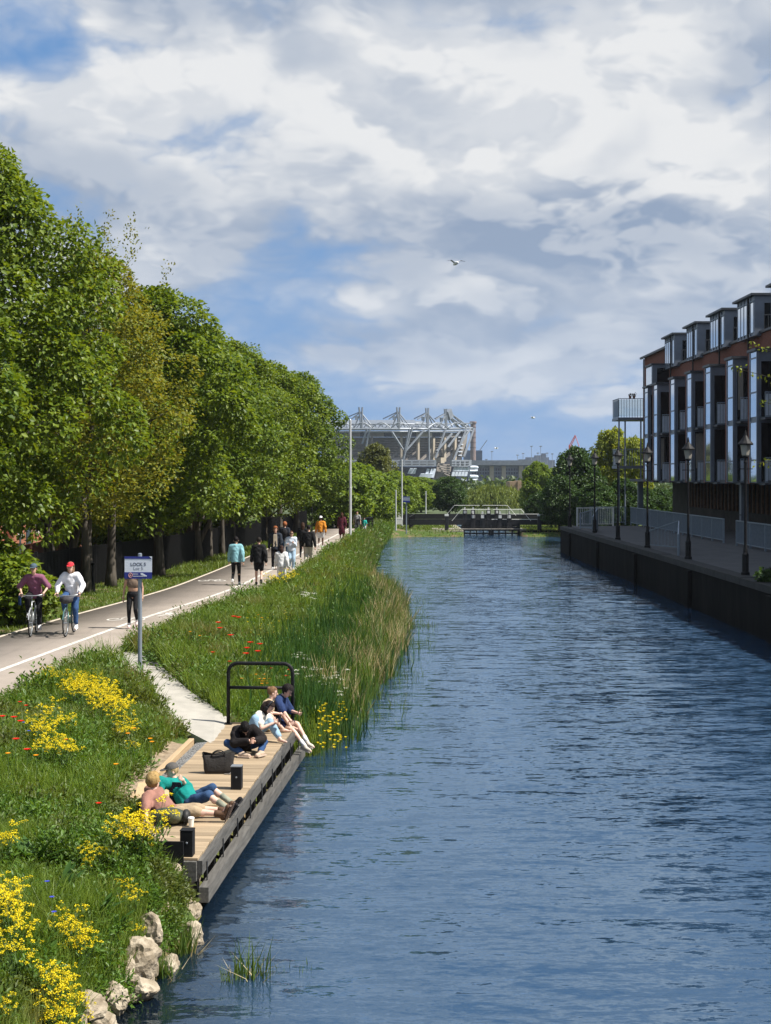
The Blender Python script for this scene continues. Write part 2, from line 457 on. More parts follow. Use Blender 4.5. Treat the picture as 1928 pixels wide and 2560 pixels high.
M_PAINT = mat('road_paint', (.36, .33, .29), .8, scale=7, c2=(.64, .62, .58), detail=9)
M_EDGE = mat('path_edging', (.42, .37, .30), .85, var=.2, scale=5)
M_CONC = mat('pale_concrete', (.33, .31, .27), .85, var=.12, scale=2.5, bump=.15, bscale=60)
M_STONE = mat('limestone_coping', (.30, .27, .22), .9, var=.35, scale=2.5, bump=.4, bscale=12)
M_QUAY = mat('quay_paving', (.065, .063, .062), .85, var=.25, scale=1.2, bump=.1)
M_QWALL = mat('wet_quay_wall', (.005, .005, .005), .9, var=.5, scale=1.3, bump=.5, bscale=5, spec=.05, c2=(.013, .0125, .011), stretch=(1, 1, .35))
M_BLACK = mat('black_paint', (.009, .009, .010), .6, var=.3, spec=.2)
M_WHITE = mat('white_paint', (.74, .74, .72), .5, var=.08)
M_GALV = mat('galvanised_steel', (.36, .38, .40), .42, .75, var=.15)
M_POLE = mat('pale_pole', (.55, .56, .57), .5, .2, var=.1)

# ------------------------------------------------------------------ ground, water, paths
def grid_mesh(name, xs, ys, zf, m, smooth=True):
    X, Y = np.meshgrid(xs, ys); Z = zf(X, Y)
    V = np.stack([X.ravel(), Y.ravel(), Z.ravel()], 1)
    ny, nx = X.shape; i = np.arange(ny * nx).reshape(ny, nx)
    FQ = np.stack([i[:-1, :-1].ravel(), i[:-1, 1:].ravel(), i[1:, 1:].ravel(), i[1:, :-1].ravel()], 1)
    return np_mesh(name, V, FQ, m, smooth)
def structure(name, me, m=None, parent=None):
    o = link_mesh(name, me, m, parent); o['kind'] = 'structure'; return o
gx = np.concatenate([[-400, -120, -50, -30, -20, -16, -14, -13], np.arange(-12, 2.01, .2), [3, 4, 5, 6.4, 6.55, 8, 9.5, 11.1, 11.25, 12, 13, 14.4, 14.6, 20, 60, 120, 400]])
gy = np.concatenate([[-20, -5], np.arange(2, 60, .3), np.arange(60, 151, 1.0)])
structure('ground', grid_mesh('ground', gx, gy, gz, M_GROUND))
M_FAR = mat('far_ground', (.05, .07, .025), .95, var=.4, scale=.05)
structure('distant_ground', grid_mesh('distant_ground', np.linspace(-760, 760, 9), np.array([150, 400, 800, 1200, 1700.]), lambda X, Y: X * 0 + .38, M_FAR))
wy = np.concatenate([np.arange(-20, 150, 4.0), [152]])
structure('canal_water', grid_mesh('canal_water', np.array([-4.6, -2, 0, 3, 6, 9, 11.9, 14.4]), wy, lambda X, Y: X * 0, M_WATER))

def strip(name, fa, fb, ys, z, m, t=0.0, lab=None):
    """a ribbon between the curves fa(y) and fb(y), edges turned down by t"""
    a = np.stack([fa(ys), ys, np.full_like(ys, z)], 1); b = np.stack([fb(ys), ys, np.full_like(ys, z)], 1)
    n = len(ys); i = np.arange(n - 1)
    V = [a, b]; FQ = [np.stack([i, n + i, n + i + 1, i + 1], 1)]
    if t:
        V += [a - [0, 0, t], b - [0, 0, t]]
        FQ += [np.stack([2 * n + i, i, i + 1, 2 * n + i + 1], 1), np.stack([n + i, 3 * n + i, 3 * n + i + 1, n + i + 1], 1)]
    return structure(name, np_mesh(name, np.concatenate(V), np.concatenate(FQ), m))
ys_p = np.arange(2, 125.5, .75)
strip('towpath', XL, XR, ys_p, PATH_Z, M_ASPH, .12)
strip('path_edging', lambda y: XL(y) - .1, XL, ys_p, PATH_Z + .012, M_EDGE, .12)
strip('path_edging', XR, lambda y: XR(y) + .09, ys_p, PATH_Z + .012, M_EDGE, .12)
strip('painted_line', lambda y: XC(y) - .07, lambda y: XC(y) + .07, np.arange(2, 125, .5), PATH_Z + .005, M_PAINT)

def bike_symbol(c, s=1.0):
    b = MB(); z = PATH_Z + .005
    T = lambda x, y: (c[0] + x * s, c[1] + y * s, z)
    def ring(cx, cy, r, w):
        n = 16
        o = [T(cx + (r + w) * math.cos(2 * math.pi * i / n), cy + 1.5 * (r + w) * math.sin(2 * math.pi * i / n)) for i in range(n)]
        k = [T(cx + (r - w) * math.cos(2 * math.pi * i / n), cy + 1.5 * (r - w) * math.sin(2 * math.pi * i / n)) for i in range(n)]
        b.add(o + k, [(i, (i + 1) % n, n + (i + 1) % n, n + i) for i in range(n)])
    def ln(x0, y0, x1, y1, w=.05):
        dx, dy = x1 - x0, y1 - y0; L = math.hypot(dx, dy); nx, ny = -dy / L * w, dx / L * w
        b.add([T(x0 + nx, y0 + ny), T(x0 - nx, y0 - ny), T(x1 - nx, y1 - ny), T(x1 + nx, y1 + ny)], [(0, 1, 2, 3)])
    ring(-.42, 0, .27, .045); ring(.42, 0, .27, .045)
    ln(-.42, 0, -.15, .75); ln(-.15, .75, .3, .75); ln(.3, .75, -.02, .02); ln(-.02, .02, -.42, 0); ln(.42, 0, .27, 1.0); ln(.27, 1.0, .5, 1.05); ln(-.22, .9, -.02, .9)
    o = b.build('painted_bicycle_symbol', M_PAINT); o['kind'] = 'structure'
def ped_symbol(c, s=1.0):
    b = MB(); z = PATH_Z + .005
    pts = lambda q: [(c[0] + x * s, c[1] + y * s, z) for x, y in q]
    n = 10
    b.add(pts([(.1 * math.cos(2 * math.pi * i / n), 1.5 + .16 * math.sin(2 * math.pi * i / n)) for i in range(n)]), [tuple(range(n))])
    b.add(pts([(-.12, .6), (.12, .6), (.16, 1.25), (-.16, 1.25)]), [(0, 1, 2, 3)])
    b.add(pts([(-.32, 0), (-.2, 0), (0, .58), (-.12, .58)]), [(0, 1, 2, 3)])
    b.add(pts([(.2, 0), (.32, 0), (.12, .58), (.01, .58)]), [(0, 1, 2, 3)])
    b.add(pts([(-.36, .75), (-.28, .7), (-.17, 1.2), (-.2, 1.25)]), [(0, 1, 2, 3)])
    b.add(pts([(.28, .7), (.36, .75), (.2, 1.25), (.17, 1.2)]), [(0, 1, 2, 3)])
    o = b.build('painted_walker_symbol', M_PAINT); o['kind'] = 'structure'
for px, py in ((315, 1549), (530, 1452)): bike_symbol(PZ(px, py, PATH_Z), .72)
for px, py in ((412, 1541), (790, 1393), (862, 1345)): ped_symbol(PZ(px, py, PATH_Z), .8)

# ------------------------------------------------------------------ concrete ramp from the towpath to the deck
def ramp():
    b = MB()
    # left edge and right edge of the ramp, from the deck back to the towpath
    Lp = [(-2.76, 22.8, .645), (-3.45, 24.0, .70), (-4.1, 25.6, .82), (-4.75, 27.4, .94), (-5.4, 28.9, 1.0), (-6.3, 30.2, 1.012)]
    Rp = [(-2.74, 25.1, .648), (-3.1, 25.9, .72), (-3.75, 27.2, .84), (-4.4, 28.9, .95), (-5.0, 30.6, 1.0), (-5.75, 32.0, 1.012)]
    n = len(Lp)
    top = Lp + Rp; bot = [(x, y, z - .3) for x, y, z in top]
    b.add(top + bot, [(i, n + i, n + i + 1, i + 1) for i in range(n - 1)] + [(2 * n + i, i, i + 1, 2 * n + i + 1) for i in range(n - 1)] +
          [(n + i, 3 * n + i, 3 * n + i + 1, n + i + 1) for i in range(n - 1)] + [(0, 2 * n, 3 * n, n), (n - 1, 2 * n - 1, 4 * n - 1, 3 * n - 1)])
    o = b.build('concrete_path', M_CONC); o['kind'] = 'structure'
ramp()

# ------------------------------------------------------------------ quay on the right bank
QX = 11.6
b = MB(); b.prism([(QX, -5), (60, -5), (60, 94.2), (QX + .9, 94.2), (QX, 92.9)], -1.2, QUAY_Z)
o = b.build('quay_pavement', M_QUAY); o['kind'] = 'structure'
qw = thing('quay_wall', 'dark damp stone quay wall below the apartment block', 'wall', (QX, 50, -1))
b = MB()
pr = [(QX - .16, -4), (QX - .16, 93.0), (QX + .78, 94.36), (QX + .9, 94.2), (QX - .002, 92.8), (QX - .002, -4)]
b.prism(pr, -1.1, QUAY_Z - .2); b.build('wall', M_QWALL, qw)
y = -4.0
while y < 92:
    L = random.uniform(1.5, 2.4); L = min(L, 92.9 - y)
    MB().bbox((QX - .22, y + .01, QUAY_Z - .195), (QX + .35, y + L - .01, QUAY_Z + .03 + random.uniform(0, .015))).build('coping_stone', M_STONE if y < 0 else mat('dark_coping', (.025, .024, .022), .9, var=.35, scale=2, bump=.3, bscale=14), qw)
    y += L
for i in range(7):                                       # buttress pilasters seen on the wall
    yy = 88 - i * 11.5
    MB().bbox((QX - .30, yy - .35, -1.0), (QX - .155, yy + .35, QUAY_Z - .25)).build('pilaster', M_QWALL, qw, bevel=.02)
# ------------------------------------------------------------------ timber deck with its beams, and the things fixed to it
M_DECK = None
def m_wood(name, c, c2, grain=(.6, 14, 14), rough=.75):
    m, N, b = new_mat(name); MATS[name] = m
    tc = N.node('ShaderNodeTexCoord').outputs['Object']
    info = N.node('ShaderNodeObjectInfo')
    shift = N.vmath('ADD', N.vmath('MULTIPLY', tc, grain), N.vmath('MULTIPLY', (1, 1, 1), None)) if False else N.vmath('MULTIPLY', tc, grain)
    comb = N.node('ShaderNodeCombineXYZ'); N.l.new(N.math('MULTIPLY', info.outputs['Random'], 37), comb.inputs[0])
    f = N.noise(N.vmath('ADD', shift, comb.outputs[0]), 2.2, 6, .65)
    col = N.ramp(f, [(.28, c), (.72, c2)])
    hs = N.node('ShaderNodeHueSaturation'); N.l.new(col, hs.inputs['Color'])
    N.l.new(N.math('ADD', N.math('MULTIPLY', info.outputs['Random'], .42), .80), hs.inputs['Value'])
    N.l.new(hs.outputs[0], b.inputs['Base Color']); b.inputs['Roughness'].default_value = rough; b.inputs['Specular IOR Level'].default_value = .25
    bn = N.node('ShaderNodeBump'); bn.inputs['Strength'].default_value = .3; bn.inputs['Distance'].default_value = .006
    N.l.new(f, bn.inputs['Height']); N.l.new(bn.outputs[0], b.inputs['Normal']); return m
M_BOARD = m_wood('deck_board', (.24, .178, .112), (.36, .277, .182))
M_BEAM = m_wood('weathered_beam', (.045, .043, .040), (.13, .125, .115), (14, .7, 14))
M_TIMBER = m_wood('pale_timber', (.33, .23, .13), (.46, .34, .21), (10, .7, 10))
M_GRAVEL = mat('grey_gravel', (.17, .17, .165), .9, var=.6, scale=45, bump=.8, bscale=50)
ddir = (DK1 - DK0).normalized(); dper = Vector((-ddir.y, ddir.x, 0))        # dper points inland (-X)
dlen = (DK1 - DK0).length; drz = math.atan2(ddir.y, ddir.x) - math.pi / 2
def DKP(s, w, z=0.0):
    """deck point: s metres along from the near corner, w metres inland, z above the boards"""
    v = DK0 + ddir * s + dper * w; return Vector((v.x, v.y, DECK_Z + z))
M_DARKST = mat('dark_steel', (.05, .05, .052), .5, .5)
deck = thing('timber_deck', 'tan timber fishing deck with black fascia beside the water', 'deck', (*DKP(dlen / 2, DKW / 2).xy, 0))
nb = 60; pitch = dlen / nb
base_me = None
for i in range(nb):
    w = DKW + (0.0 if i % 7 else .012)
    bm_ = MB().box((0, 0, 0), (w, pitch - .007, .032), 0)
    if base_me is None:
        base_me = bm_.mesh('board'); bb = bmesh.new(); bb.from_mesh(base_me)
        bmesh.ops.bevel(bb, geom=list(bb.edges), offset=.004, segments=1, affect='EDGES'); bb.to_mesh(base_me); bb.free(); base_me.materials.append(M_BOARD)
    o = bpy.data.objects.new('board', base_me); COL.objects.link(o); o.parent = deck
    c = DKP((i + .5) * pitch, DKW / 2 + random.uniform(-.004, .004), -.016 + random.uniform(-.0025, .0025))
    o.location = c - deck.location; o.rotation_euler = (0, 0, drz)
nseg = 4
for i in range(nseg):                                       # fascia boards
    a, c = i * dlen / nseg + .006, (i + 1) * dlen / nseg - .006
    MB().bar(DKP(a, -.03, -.112), DKP(c, -.03, -.112), .055, .16).build('fascia_board', M_BEAM, deck)
for i in range(3):                                          # lower rail, a touch outside the fascia
    a, c = -.05 + i * (dlen + .25) / 3, -.05 + (i + 1) * (dlen + .25) / 3 - .012
    z0 = -.40 - .03 * i
    MB().bar(DKP(a, -.085, z0), DKP(c, -.085, z0 - .03), .11, .17).build('lower_rail', M_BEAM, deck)
for i in range(9):
    s = .25 + i * (dlen - .4) / 8
    MB().box(DKP(s, .10, -.62), (.13, .13, 1.15), drz).build('post', M_BLACK, deck)
    MB().box(DKP(s, -.065, -.27), (.012, .03, .34), drz).build('strap', M_DARKST, deck)
MB().bar(DKP(0, DKW - .08, -.13), DKP(dlen, DKW - .08, -.13), .08, .17).build('inner_beam', M_BEAM, deck)
MB().bar(DKP(dlen + .02, -.02, -.03), DKP(dlen + .02, DKW + .02, -.03), .05, .10).build('end_board', M_TIMBER, deck)
MB().bar(DKP(-.03, .0, -.14), DKP(-.03, DKW, -.14), .05, .22).build('end_fascia', M_BEAM, deck)

gs = MB(); gp = [DKP(.2, DKW + .005), DKP(6.95, DKW + .005), DKP(6.85, DKW + .17), DKP(.2, DKW + .17)]
gs.slab([p + Vector((0, 0, -.035)) for p in gp], .06)
for _ in range(900):
    p = DKP(random.uniform(.3, 6.8), DKW + random.uniform(.02, .16), -.004)
    gs.ell(p, (random.uniform(.008, .017), random.uniform(.008, .017), .008), 5, 3)
tag(gs.build('gravel_strip', M_GRAVEL), 'narrow strip of grey gravel along the inner edge of the deck', 'gravel', kind='stuff')
tag(MB().bar(DKP(1.8, DKW + .225, -.02), DKP(6.75, DKW + .225, .02), .085, .14).build('edging_timber', M_TIMBER, bevel=.008), 'long pale timber edging beside the gravel strip', 'edging')

b = MB(); n = 14; vs = []
for i in range(n + 1):
    s_ = 1.9 + i * (6.75 - 1.9) / n
    for w_ in (DKW + .26, DKW + .46, DKW + .66 + .07 * math.sin(i * 1.9)):
        q = DKP(s_, w_); vs.append((q.x, q.y, max(float(gz(q.x, q.y)) + .012, DECK_Z - .02)))
b.add(vs, [(3 * i + j, 3 * i + j + 1, 3 * i + j + 4, 3 * i + j + 3) for i in range(n) for j in (0, 1)])
o = b.build('soil_strip', mat('dry_soil', (.17, .125, .08), .95, scale=9, c2=(.30, .235, .16), bump=.8, bscale=22, detail=8)); o['kind'] = 'structure'
def rail():
    t = thing('guard_rail', 'black tubular hoop guard rail at the far end of the deck', 'railing', DKP(dlen - .02, .6))
    H, r = 1.06, .032; A = DKP(dlen - .06, DKW - .05); B = DKP(dlen - .06, .05); u = (B - A).normalized(); Z = Vector((0, 0, 1))
    L = (B - A).length; rc = .16
    pts = [A, A + Z * (H - rc)]
    pts += [A + Z * (H - rc) + u * rc + (-u * math.cos(k * math.pi / 10) + Z * math.sin(k * math.pi / 10)) * rc for k in range(1, 6)]
    pts += [B + Z * (H - rc) - u * rc + (u * math.sin(k * math.pi / 10) + Z * math.cos(k * math.pi / 10)) * rc for k in range(0, 6)]
    pts += [B]
    MB().path(pts, r, 10).build('hoop', M_BLACK, t, smooth=True)
    MB().tube(A + Z * .64, B + Z * .64, r * .9, n=10).build('crossbar', M_BLACK, t, smooth=True)
    for q in (A, B): MB().box(q + Z * .006, (.13, .13, .012), drz).build('base_plate', M_BLACK, t)
rail()
def bollard(s, w, label, h=.31, tall=False):
    t = thing('mooring_bollard', label, 'bollard', DKP(s, w))
    MB().box(DKP(s, w, h / 2), (.145, .145, h), drz).build('post', M_BLACK, t, bevel=.006)
    MB().box(DKP(s, w, h + .006), (.15, .15, .010), drz).build('cap_plate', M_GALV if not tall else M_BLACK, t)
    MB().ell(DKP(s, w, h * .55) + Vector((0, -.074, 0)), (.013, .006, .013), 8, 5).build('bolt', M_GALV, t)
bollard(3.55, .16, 'black square bollard with a steel cap in front of the tote bag')
bollard(.1, .13, 'plain black square bollard at the near end of the deck by the stones', .29, True)
tag(MB().bar(DKP(-.06, .14, .03), DKP(-.06, .42, .03), .02, .34).build('end_plate', M_BLACK, bevel=.004), 'black steel end plate fixed at the near end of the deck', 'plate')

# loose pieces on the boards
M_CARD = mat('cardboard', (.42, .30, .17), .85, var=.15)
cb = thing('cardboard_sheet', 'crumpled brown cardboard behind the person in the cap', 'cardboard', DKP(2.95, 1.18))
b = MB(); p0 = DKP(2.75, 1.40, .02); p1 = DKP(2.95, .92, .02); p2 = DKP(3.25, 1.0, .13); p3 = DKP(3.1, 1.42, .16)
b.slab([p0, p1, p2, p3], .006); b.build('flap', M_CARD, cb)
MB().slab([DKP(2.6, 1.35, .012), DKP(2.7, .95, .012), DKP(2.95, .93, .014), DKP(2.85, 1.38, .014)], .006).build('base_panel', M_CARD, cb)
b = MB(); b.box(DKP(2.48, .33, .012), (.46, .05, .022), drz + .35); tag(b.build('timber_offcut', M_TIMBER), 'thin pale timber offcut lying past the bare feet of the pair', 'offcut')

# second-hand objects on the deck -------------------------------------------------
M_CUP = mat('paper_cup', (.80, .76, .68), .6, var=.04)
cp = thing('paper_cup', 'white paper takeaway cup standing by the bare shin', 'cup', DKP(1.42, .36))
c0 = DKP(1.42, .36)
MB().lathe([(.028, 0), (.039, .1), (.039, .101)], c0, 14).build('cup', M_CUP, cp, smooth=False)
MB().lathe([(.0415, .098), (.0415, .106), (.036, .115), (.034, .113)], c0, 14).build('lid', M_WHITE, cp)
M_BAG = mat('black_canvas', (.022, .019, .017), .8, var=.35, scale=12, bump=.4, bscale=30)
def tote():
    c = DKP(4.55, .60); t = thing('tote_bag', 'slouched black canvas tote bag in front of the woman in black', 'bag', c)
    b = MB(); n = 14; rings = []
    for z, sx, sy in ((0, .20, .085), (.06, .215, .095), (.16, .22, .08), (.25, .235, .055), (.285, .24, .035)):
        rings.append([c + Vector((sx * math.copysign(abs(math.cos(a)) ** .55, math.cos(a)), sy * math.copysign(abs(math.sin(a)) ** .7, math.sin(a)) + .012 * math.sin(3 * a), z + .02 * math.sin(2 * a + z * 9) * (z / .28))) for a in [2 * math.pi * k / n for k in range(n)]])
    vs = [p for r in rings for p in r]; m = len(rings)
    b.add(vs, [(i * n + k, i * n + (k + 1) % n, (i + 1) * n + (k + 1) % n, (i + 1) * n + k) for i in range(m - 1) for k in range(n)] + [tuple(range(n - 1, -1, -1))])
    b.add([p + Vector((0, 0, -.05)) for p in rings[-1]], [tuple(range(n))])
    b.build('bag_body', M_BAG, t, smooth=True)
    for sy in (-.035, .035):
        pts = [c + Vector((-.11 + .22 * k / 8, sy * (1 + .6 * math.sin(math.pi * k / 8)), .27 + .05 * math.sin(math.pi * k / 8) - .05 * (k in (0, 8)))) for k in range(9)]
        MB().path(pts, .009, 6).build('strap', M_BLACK, t)
    MB().path([c + Vector((.10, -.12, .012)), c + Vector((.17, -.13, .014)), c + Vector((.22, -.09, .05)), c + Vector((.20, -.06, .12))], .008, 6).build('shoulder_strap', mat('grey_webbing', (.16, .15, .14), .8), t)
tote()
def backpack():
    c = DKP(1.5, .62); t = thing('backpack', 'dark green rucksack lying against the legs of the reclining person', 'backpack', c)
    G1 = mat('dark_green_nylon', (.035, .042, .028), .6, var=.4, scale=10, bump=.4, bscale=25)
    b = MB(); b.ell(c + Vector((-.04, 0, .105)), (.24, .12, .105), 16, 10); me = b.build('bag_body', G1, t, smooth=True)
    b = MB(); b.ell(c + Vector((.04, -.055, .11)), (.10, .085, .085), 12, 8); b.build('front_pocket', mat('olive_nylon', (.08, .085, .05), .6, var=.3, scale=14), t, smooth=True)
    b = MB(); b.ell(c + Vector((.18, 0, .1)), (.06, .1, .09), 12, 8); b.build('lid', mat('black_nylon', (.015, .015, .014), .6), t, smooth=True)
    for k in (-1, 1):
        MB().path([c + Vector((-.2, -.1 + .03 * k, .04)), c + Vector((-.32, -.12 + .04 * k, .018)), c + Vector((-.42, -.09 + .07 * k, .015)), c + Vector((-.46, -.05 + .05 * k, .02))], .012, 6).build('strap', MATS['black_nylon'], t)
backpack()

# ------------------------------------------------------------------ boulders at the water's edge
M_ROCK = mat('pale_boulder', (.17, .135, .09), .95, scale=4.2, bump=1.0, bscale=16, c2=(.46, .40, .31), detail=9, spec=.15)
def rock(name, c, r, seed, label, m=None, flat=.9, group='pale boulders along the foreground bank'):
    rng = np.random.default_rng(seed)
    bm_ = bmesh.new(); bmesh.ops.create_icosphere(bm_, subdivisions=4, radius=1)
    planes = [(Vector(rng.normal(size=3)).normalized(), rng.uniform(.55, .85)) for _ in range(11)]
    for v in bm_.verts:
        p = v.co.copy()
        for nrm, dd in planes:
            e = p.dot(nrm) - dd
            if e > 0: p -= nrm * e * .92
        q = p * 2.4 + Vector((seed, 0, 0))
        p *= 1 + .13 * mnoise.fractal(q, .9, 2.1, 6) - .10 * max(0, .12 - abs(mnoise.noise(q * .8 + Vector((9, 3, 1))))) / .12
        v.co = Vector((p.x * r[0], p.y * r[1], p.z * r[2]))
    me = bpy.data.meshes.new(name); bm_.to_mesh(me); bm_.free()
    me.materials.append(m or M_ROCK)
    o = bpy.data.objects.new(name, me); COL.objects.link(o); o.location = c; o.rotation_euler = (rng.uniform(-.3, .3), rng.uniform(-.3, .3), rng.uniform(0, 6))
    return tag(o, label, 'rock', group)
RK = [  # photo x, y of the visible middle, z, radii
    (240, 2440, .22, (.22, .26, .22), 'rounded pale boulder lowest in the bank by the yellow flowers'),
    (262, 2500, .12, (.16, .2, .18), 'pale boulder with its foot in the water beside the yellow flowers'),
    (205, 2520, .25, (.2, .2, .15), None), (292, 2455, .05, (.10, .14, .13), None),
    (330, 2395, .25, (.20, .26, .30), 'tall cracked pale boulder standing in the shallow water'),
    (355, 2330, .36, (.15, .2, .24), 'upright pointed pale stone above the cracked boulder'),
    (318, 2345, .34, (.13, .14, .13), None), (340, 2440, .06, (.14, .2, .12), None),
    (385, 2275, .40, (.15, .18, .12), None),
    (440, 2200, .36, (.12, .24, .27), 'tall pale stone wedged under the near end of the deck'),
    (478, 2195, .32, (.10, .24, .32), 'slender pale stone touching the corner of the deck'),
    (470, 2280, .10, (.14, .26, .15), 'low pale stone at the waterline below the deck corner'),
    (425, 2185, .5, (.12, .14, .12), None), (250, 2385, .42, (.12, .16, .16), None),
    (180, 2555, .2, (.17, .2, .14), None), (300, 2430, .2, (.12, .15, .12), None), (350, 2265, .5, (.1, .14, .09), None)]
for i, (px, py, z, r, lab) in enumerate(RK):
    rock('boulder', PZ(px, py, z) + Vector((.03, 0, 0)), [k * 1.0 for k in r], 100 + i, lab or 'small pale boulder half hidden by plants on the foreground bank')
for i in range(5):
    y = 11.9 + i * .8 + random.uniform(-.1, .1); s_ = random.uniform(.14, .24)
    rock('boulder', (float(XW(y)) + random.uniform(-.05, .10), y, random.uniform(.0, .10)), (s_, s_ * 1.15, s_ * .95), 300 + i, 'wet pale stone along the waterline of the foreground bank', None, .9, 'wet stones along the waterline')
# ------------------------------------------------------------------ foliage building blocks (numpy)
def unit(a): return a / np.maximum(np.linalg.norm(a, axis=1, keepdims=True), 1e-6)
def blade_arrays(base, h, w, lean, curl=.5, rng=RNG):
    """grass blades: base (n,3), h (n), w (n), lean (n) -> V, F(tri)"""
    n = len(base); a = rng.uniform(0, 2 * np.pi, n)
    d = np.stack([np.cos(a), np.sin(a), np.zeros(n)], 1)
    fa = rng.uniform(0, 2 * np.pi, n); s = np.stack([np.cos(fa), np.sin(fa), np.zeros(n)], 1) * (w[:, None] / 2)
    up = np.array([0, 0, 1.0])
    mid = base + up * (h * .55)[:, None] + d * (h * lean * .35)[:, None]
    tip = base + up * (h * (1 - .25 * lean * curl))[:, None] + d * (h * lean)[:, None]
    V = np.stack([base - s, base + s, mid + s * .85, mid - s * .85, tip], 1).reshape(-1, 3)
    o = (np.arange(n) * 5)[:, None]
    Ft = np.concatenate([o + [0, 1, 2], o + [0, 2, 3], o + [3, 2, 4]], 0)
    return V, Ft
def leaf_arrays(c, axis, nrm, L, W, fold=.25):
    """leaves: base point c, growing along axis, facing nrm"""
    axis = unit(axis); side = unit(np.cross(nrm, axis)); nr = np.cross(axis, side)
    L = L[:, None]; W = W[:, None]
    V = np.stack([c, c + axis * L * .45 + side * W / 2 + nr * W * fold, c + axis * L - nr * L * .15, c + axis * L * .45 - side * W / 2 + nr * W * fold], 1).reshape(-1, 3)
    o = (np.arange(len(c)) * 4)[:, None]
    return V, np.concatenate([o + [0, 2, 1], o + [0, 3, 2]], 0)
def merge(parts):
    Vs, Fs, o = [], [], 0
    for V, Ft in parts:
        Vs.append(V); Fs.append(Ft + o); o += len(V)
    return np.concatenate(Vs), np.concatenate(Fs)
def rand_dirs(n, rng=RNG): return unit(rng.normal(size=(n, 3)))

M_GRASS = leaf_mat('meadow_grass', (.085, .155, .016), (.19, .26, .036), .38, patch=((.24, .21, .075), .55, .53, .70))
M_HERB = leaf_mat('herb_leaf', (.05, .115, .015), (.12, .215, .032), .36, patch=((.12, .15, .035), .8))
M_LAWN = leaf_mat('lawn_grass', (.075, .13, .014), (.16, .21, .028), .36)
M_REED = leaf_mat('green_reed', (.05, .105, .016), (.13, .19, .035), .35)
M_IRIS = leaf_mat('iris_blade', (.02, .06, .012), (.05, .12, .02), .3)
M_STRAW = leaf_mat('dry_reed', (.34, .27, .13), (.50, .42, .24), .35, tint=(1.2, 1.1, .8))
M_YELL = leaf_mat('yellow_petal', (.64, .52, .010), (.86, .71, .025), .3, .6, .2, (1.1, 1.0, .5))
M_ORANGE = leaf_mat('orange_petal', (.80, .28, .01), (.85, .42, .015), .3, .6, .2, (1.1, 1, .5))
M_RED = leaf_mat('poppy_petal', (.62, .012, .012), (.70, .03, .012), .3, .6, .2, (1.1, .8, .6))
M_WFL = leaf_mat('white_floret', (.70, .70, .58), (.80, .80, .70), .25, .7, .1, (1, 1, 1))
M_BLUE = leaf_mat('cornflower_petal', (.05, .07, .48), (.10, .12, .60), .25, .7, .1, (1, 1, 1))
M_DOCK = leaf_mat('dock_leaf', (.022, .062, .012), (.05, .105, .02), .2, .6, .15)
M_STEM = mat('green_stem', (.07, .12, .03), .7, var=.3)

def on_built(x, y):
    """deck, gravel and concrete ramp: nothing grows here"""
    xd = dk_x(y)
    deckz = (y > 15.6) & (y < 25.0) & (x > xd - DKW - .34 - .2 * (y > 19))
    ra = np.interp(y, [22.8, 24.0, 25.6, 27.4, 28.9, 30.2], [-2.76, -3.45, -4.1, -4.75, -5.4, -6.3]) - .02
    rb = np.interp(y, [25.1, 25.9, 27.2, 28.9, 30.6, 32.0], [-2.74, -3.1, -3.75, -4.4, -5.0, -5.75]) + .02
    return deckz | ((y > 22.6) & (y < 32) & (x > ra) & (x < rb))
def scatter_bank(n, y0, y1, tlo=.02, thi=.98, rng=RNG, dens=None):
    """random points on the left bank between the towpath and the water, in view"""
    out = []; got = 0
    while got < n:
        m = n * 3
        y = rng.uniform(y0, y1, m); x = rng.uniform(-8.2, .6, m)
        xr, xw = XR(y) + .1, XW(y); t = (x - xr) / (xw - xr)
        ok = (t > tlo) & (t < thi) & (x > -.287 * y - .25) & ~on_built(x, y)
        if dens is not None: ok &= rng.random(m) < dens(x, y, t)
        p = np.stack([x[ok], y[ok]], 1); out.append(p); got += len(p)
    p = np.concatenate(out)[:n]
    return np.column_stack([p, gz(p[:, 0], p[:, 1]) - .01])
def n2(x, y, s, seed=0.0):
    return .5 + .25 * (np.sin(x * s * 1.7 + seed) * np.sin(y * s * 1.3 + seed * 2.1) + np.sin(x * s * .9 - y * s * 1.1 + seed * 3.3)) 

def clump_leaves(cen, rad, hei, per, L, rng=RNG, asp=.42, up=.5):
    """leafy mounds: 'per' leaves over the upper shell of each mound"""
    n = len(cen); N = n * per
    d = rand_dirs(N, rng); d[:, 2] = np.abs(d[:, 2])
    rr = rng.uniform(.35, 1.0, N) ** .6
    r = np.repeat(rad, per); h = np.repeat(hei, per); c = np.repeat(cen, per, 0)
    p = c + np.stack([d[:, 0] * r * rr, d[:, 1] * r * rr, d[:, 2] * h * rr * rng.uniform(.6, 1.15, N)], 1)
    ax = d * [1, 1, .6] + rand_dirs(N, rng) * .7 + [0, 0, .25]
    nr = d * .6 + [0, 0, up] + rand_dirs(N, rng) * .5
    l = np.repeat(L, per) * rng.uniform(.6, 1.3, N)
    return leaf_arrays(p, ax, nr, l, l * asp)

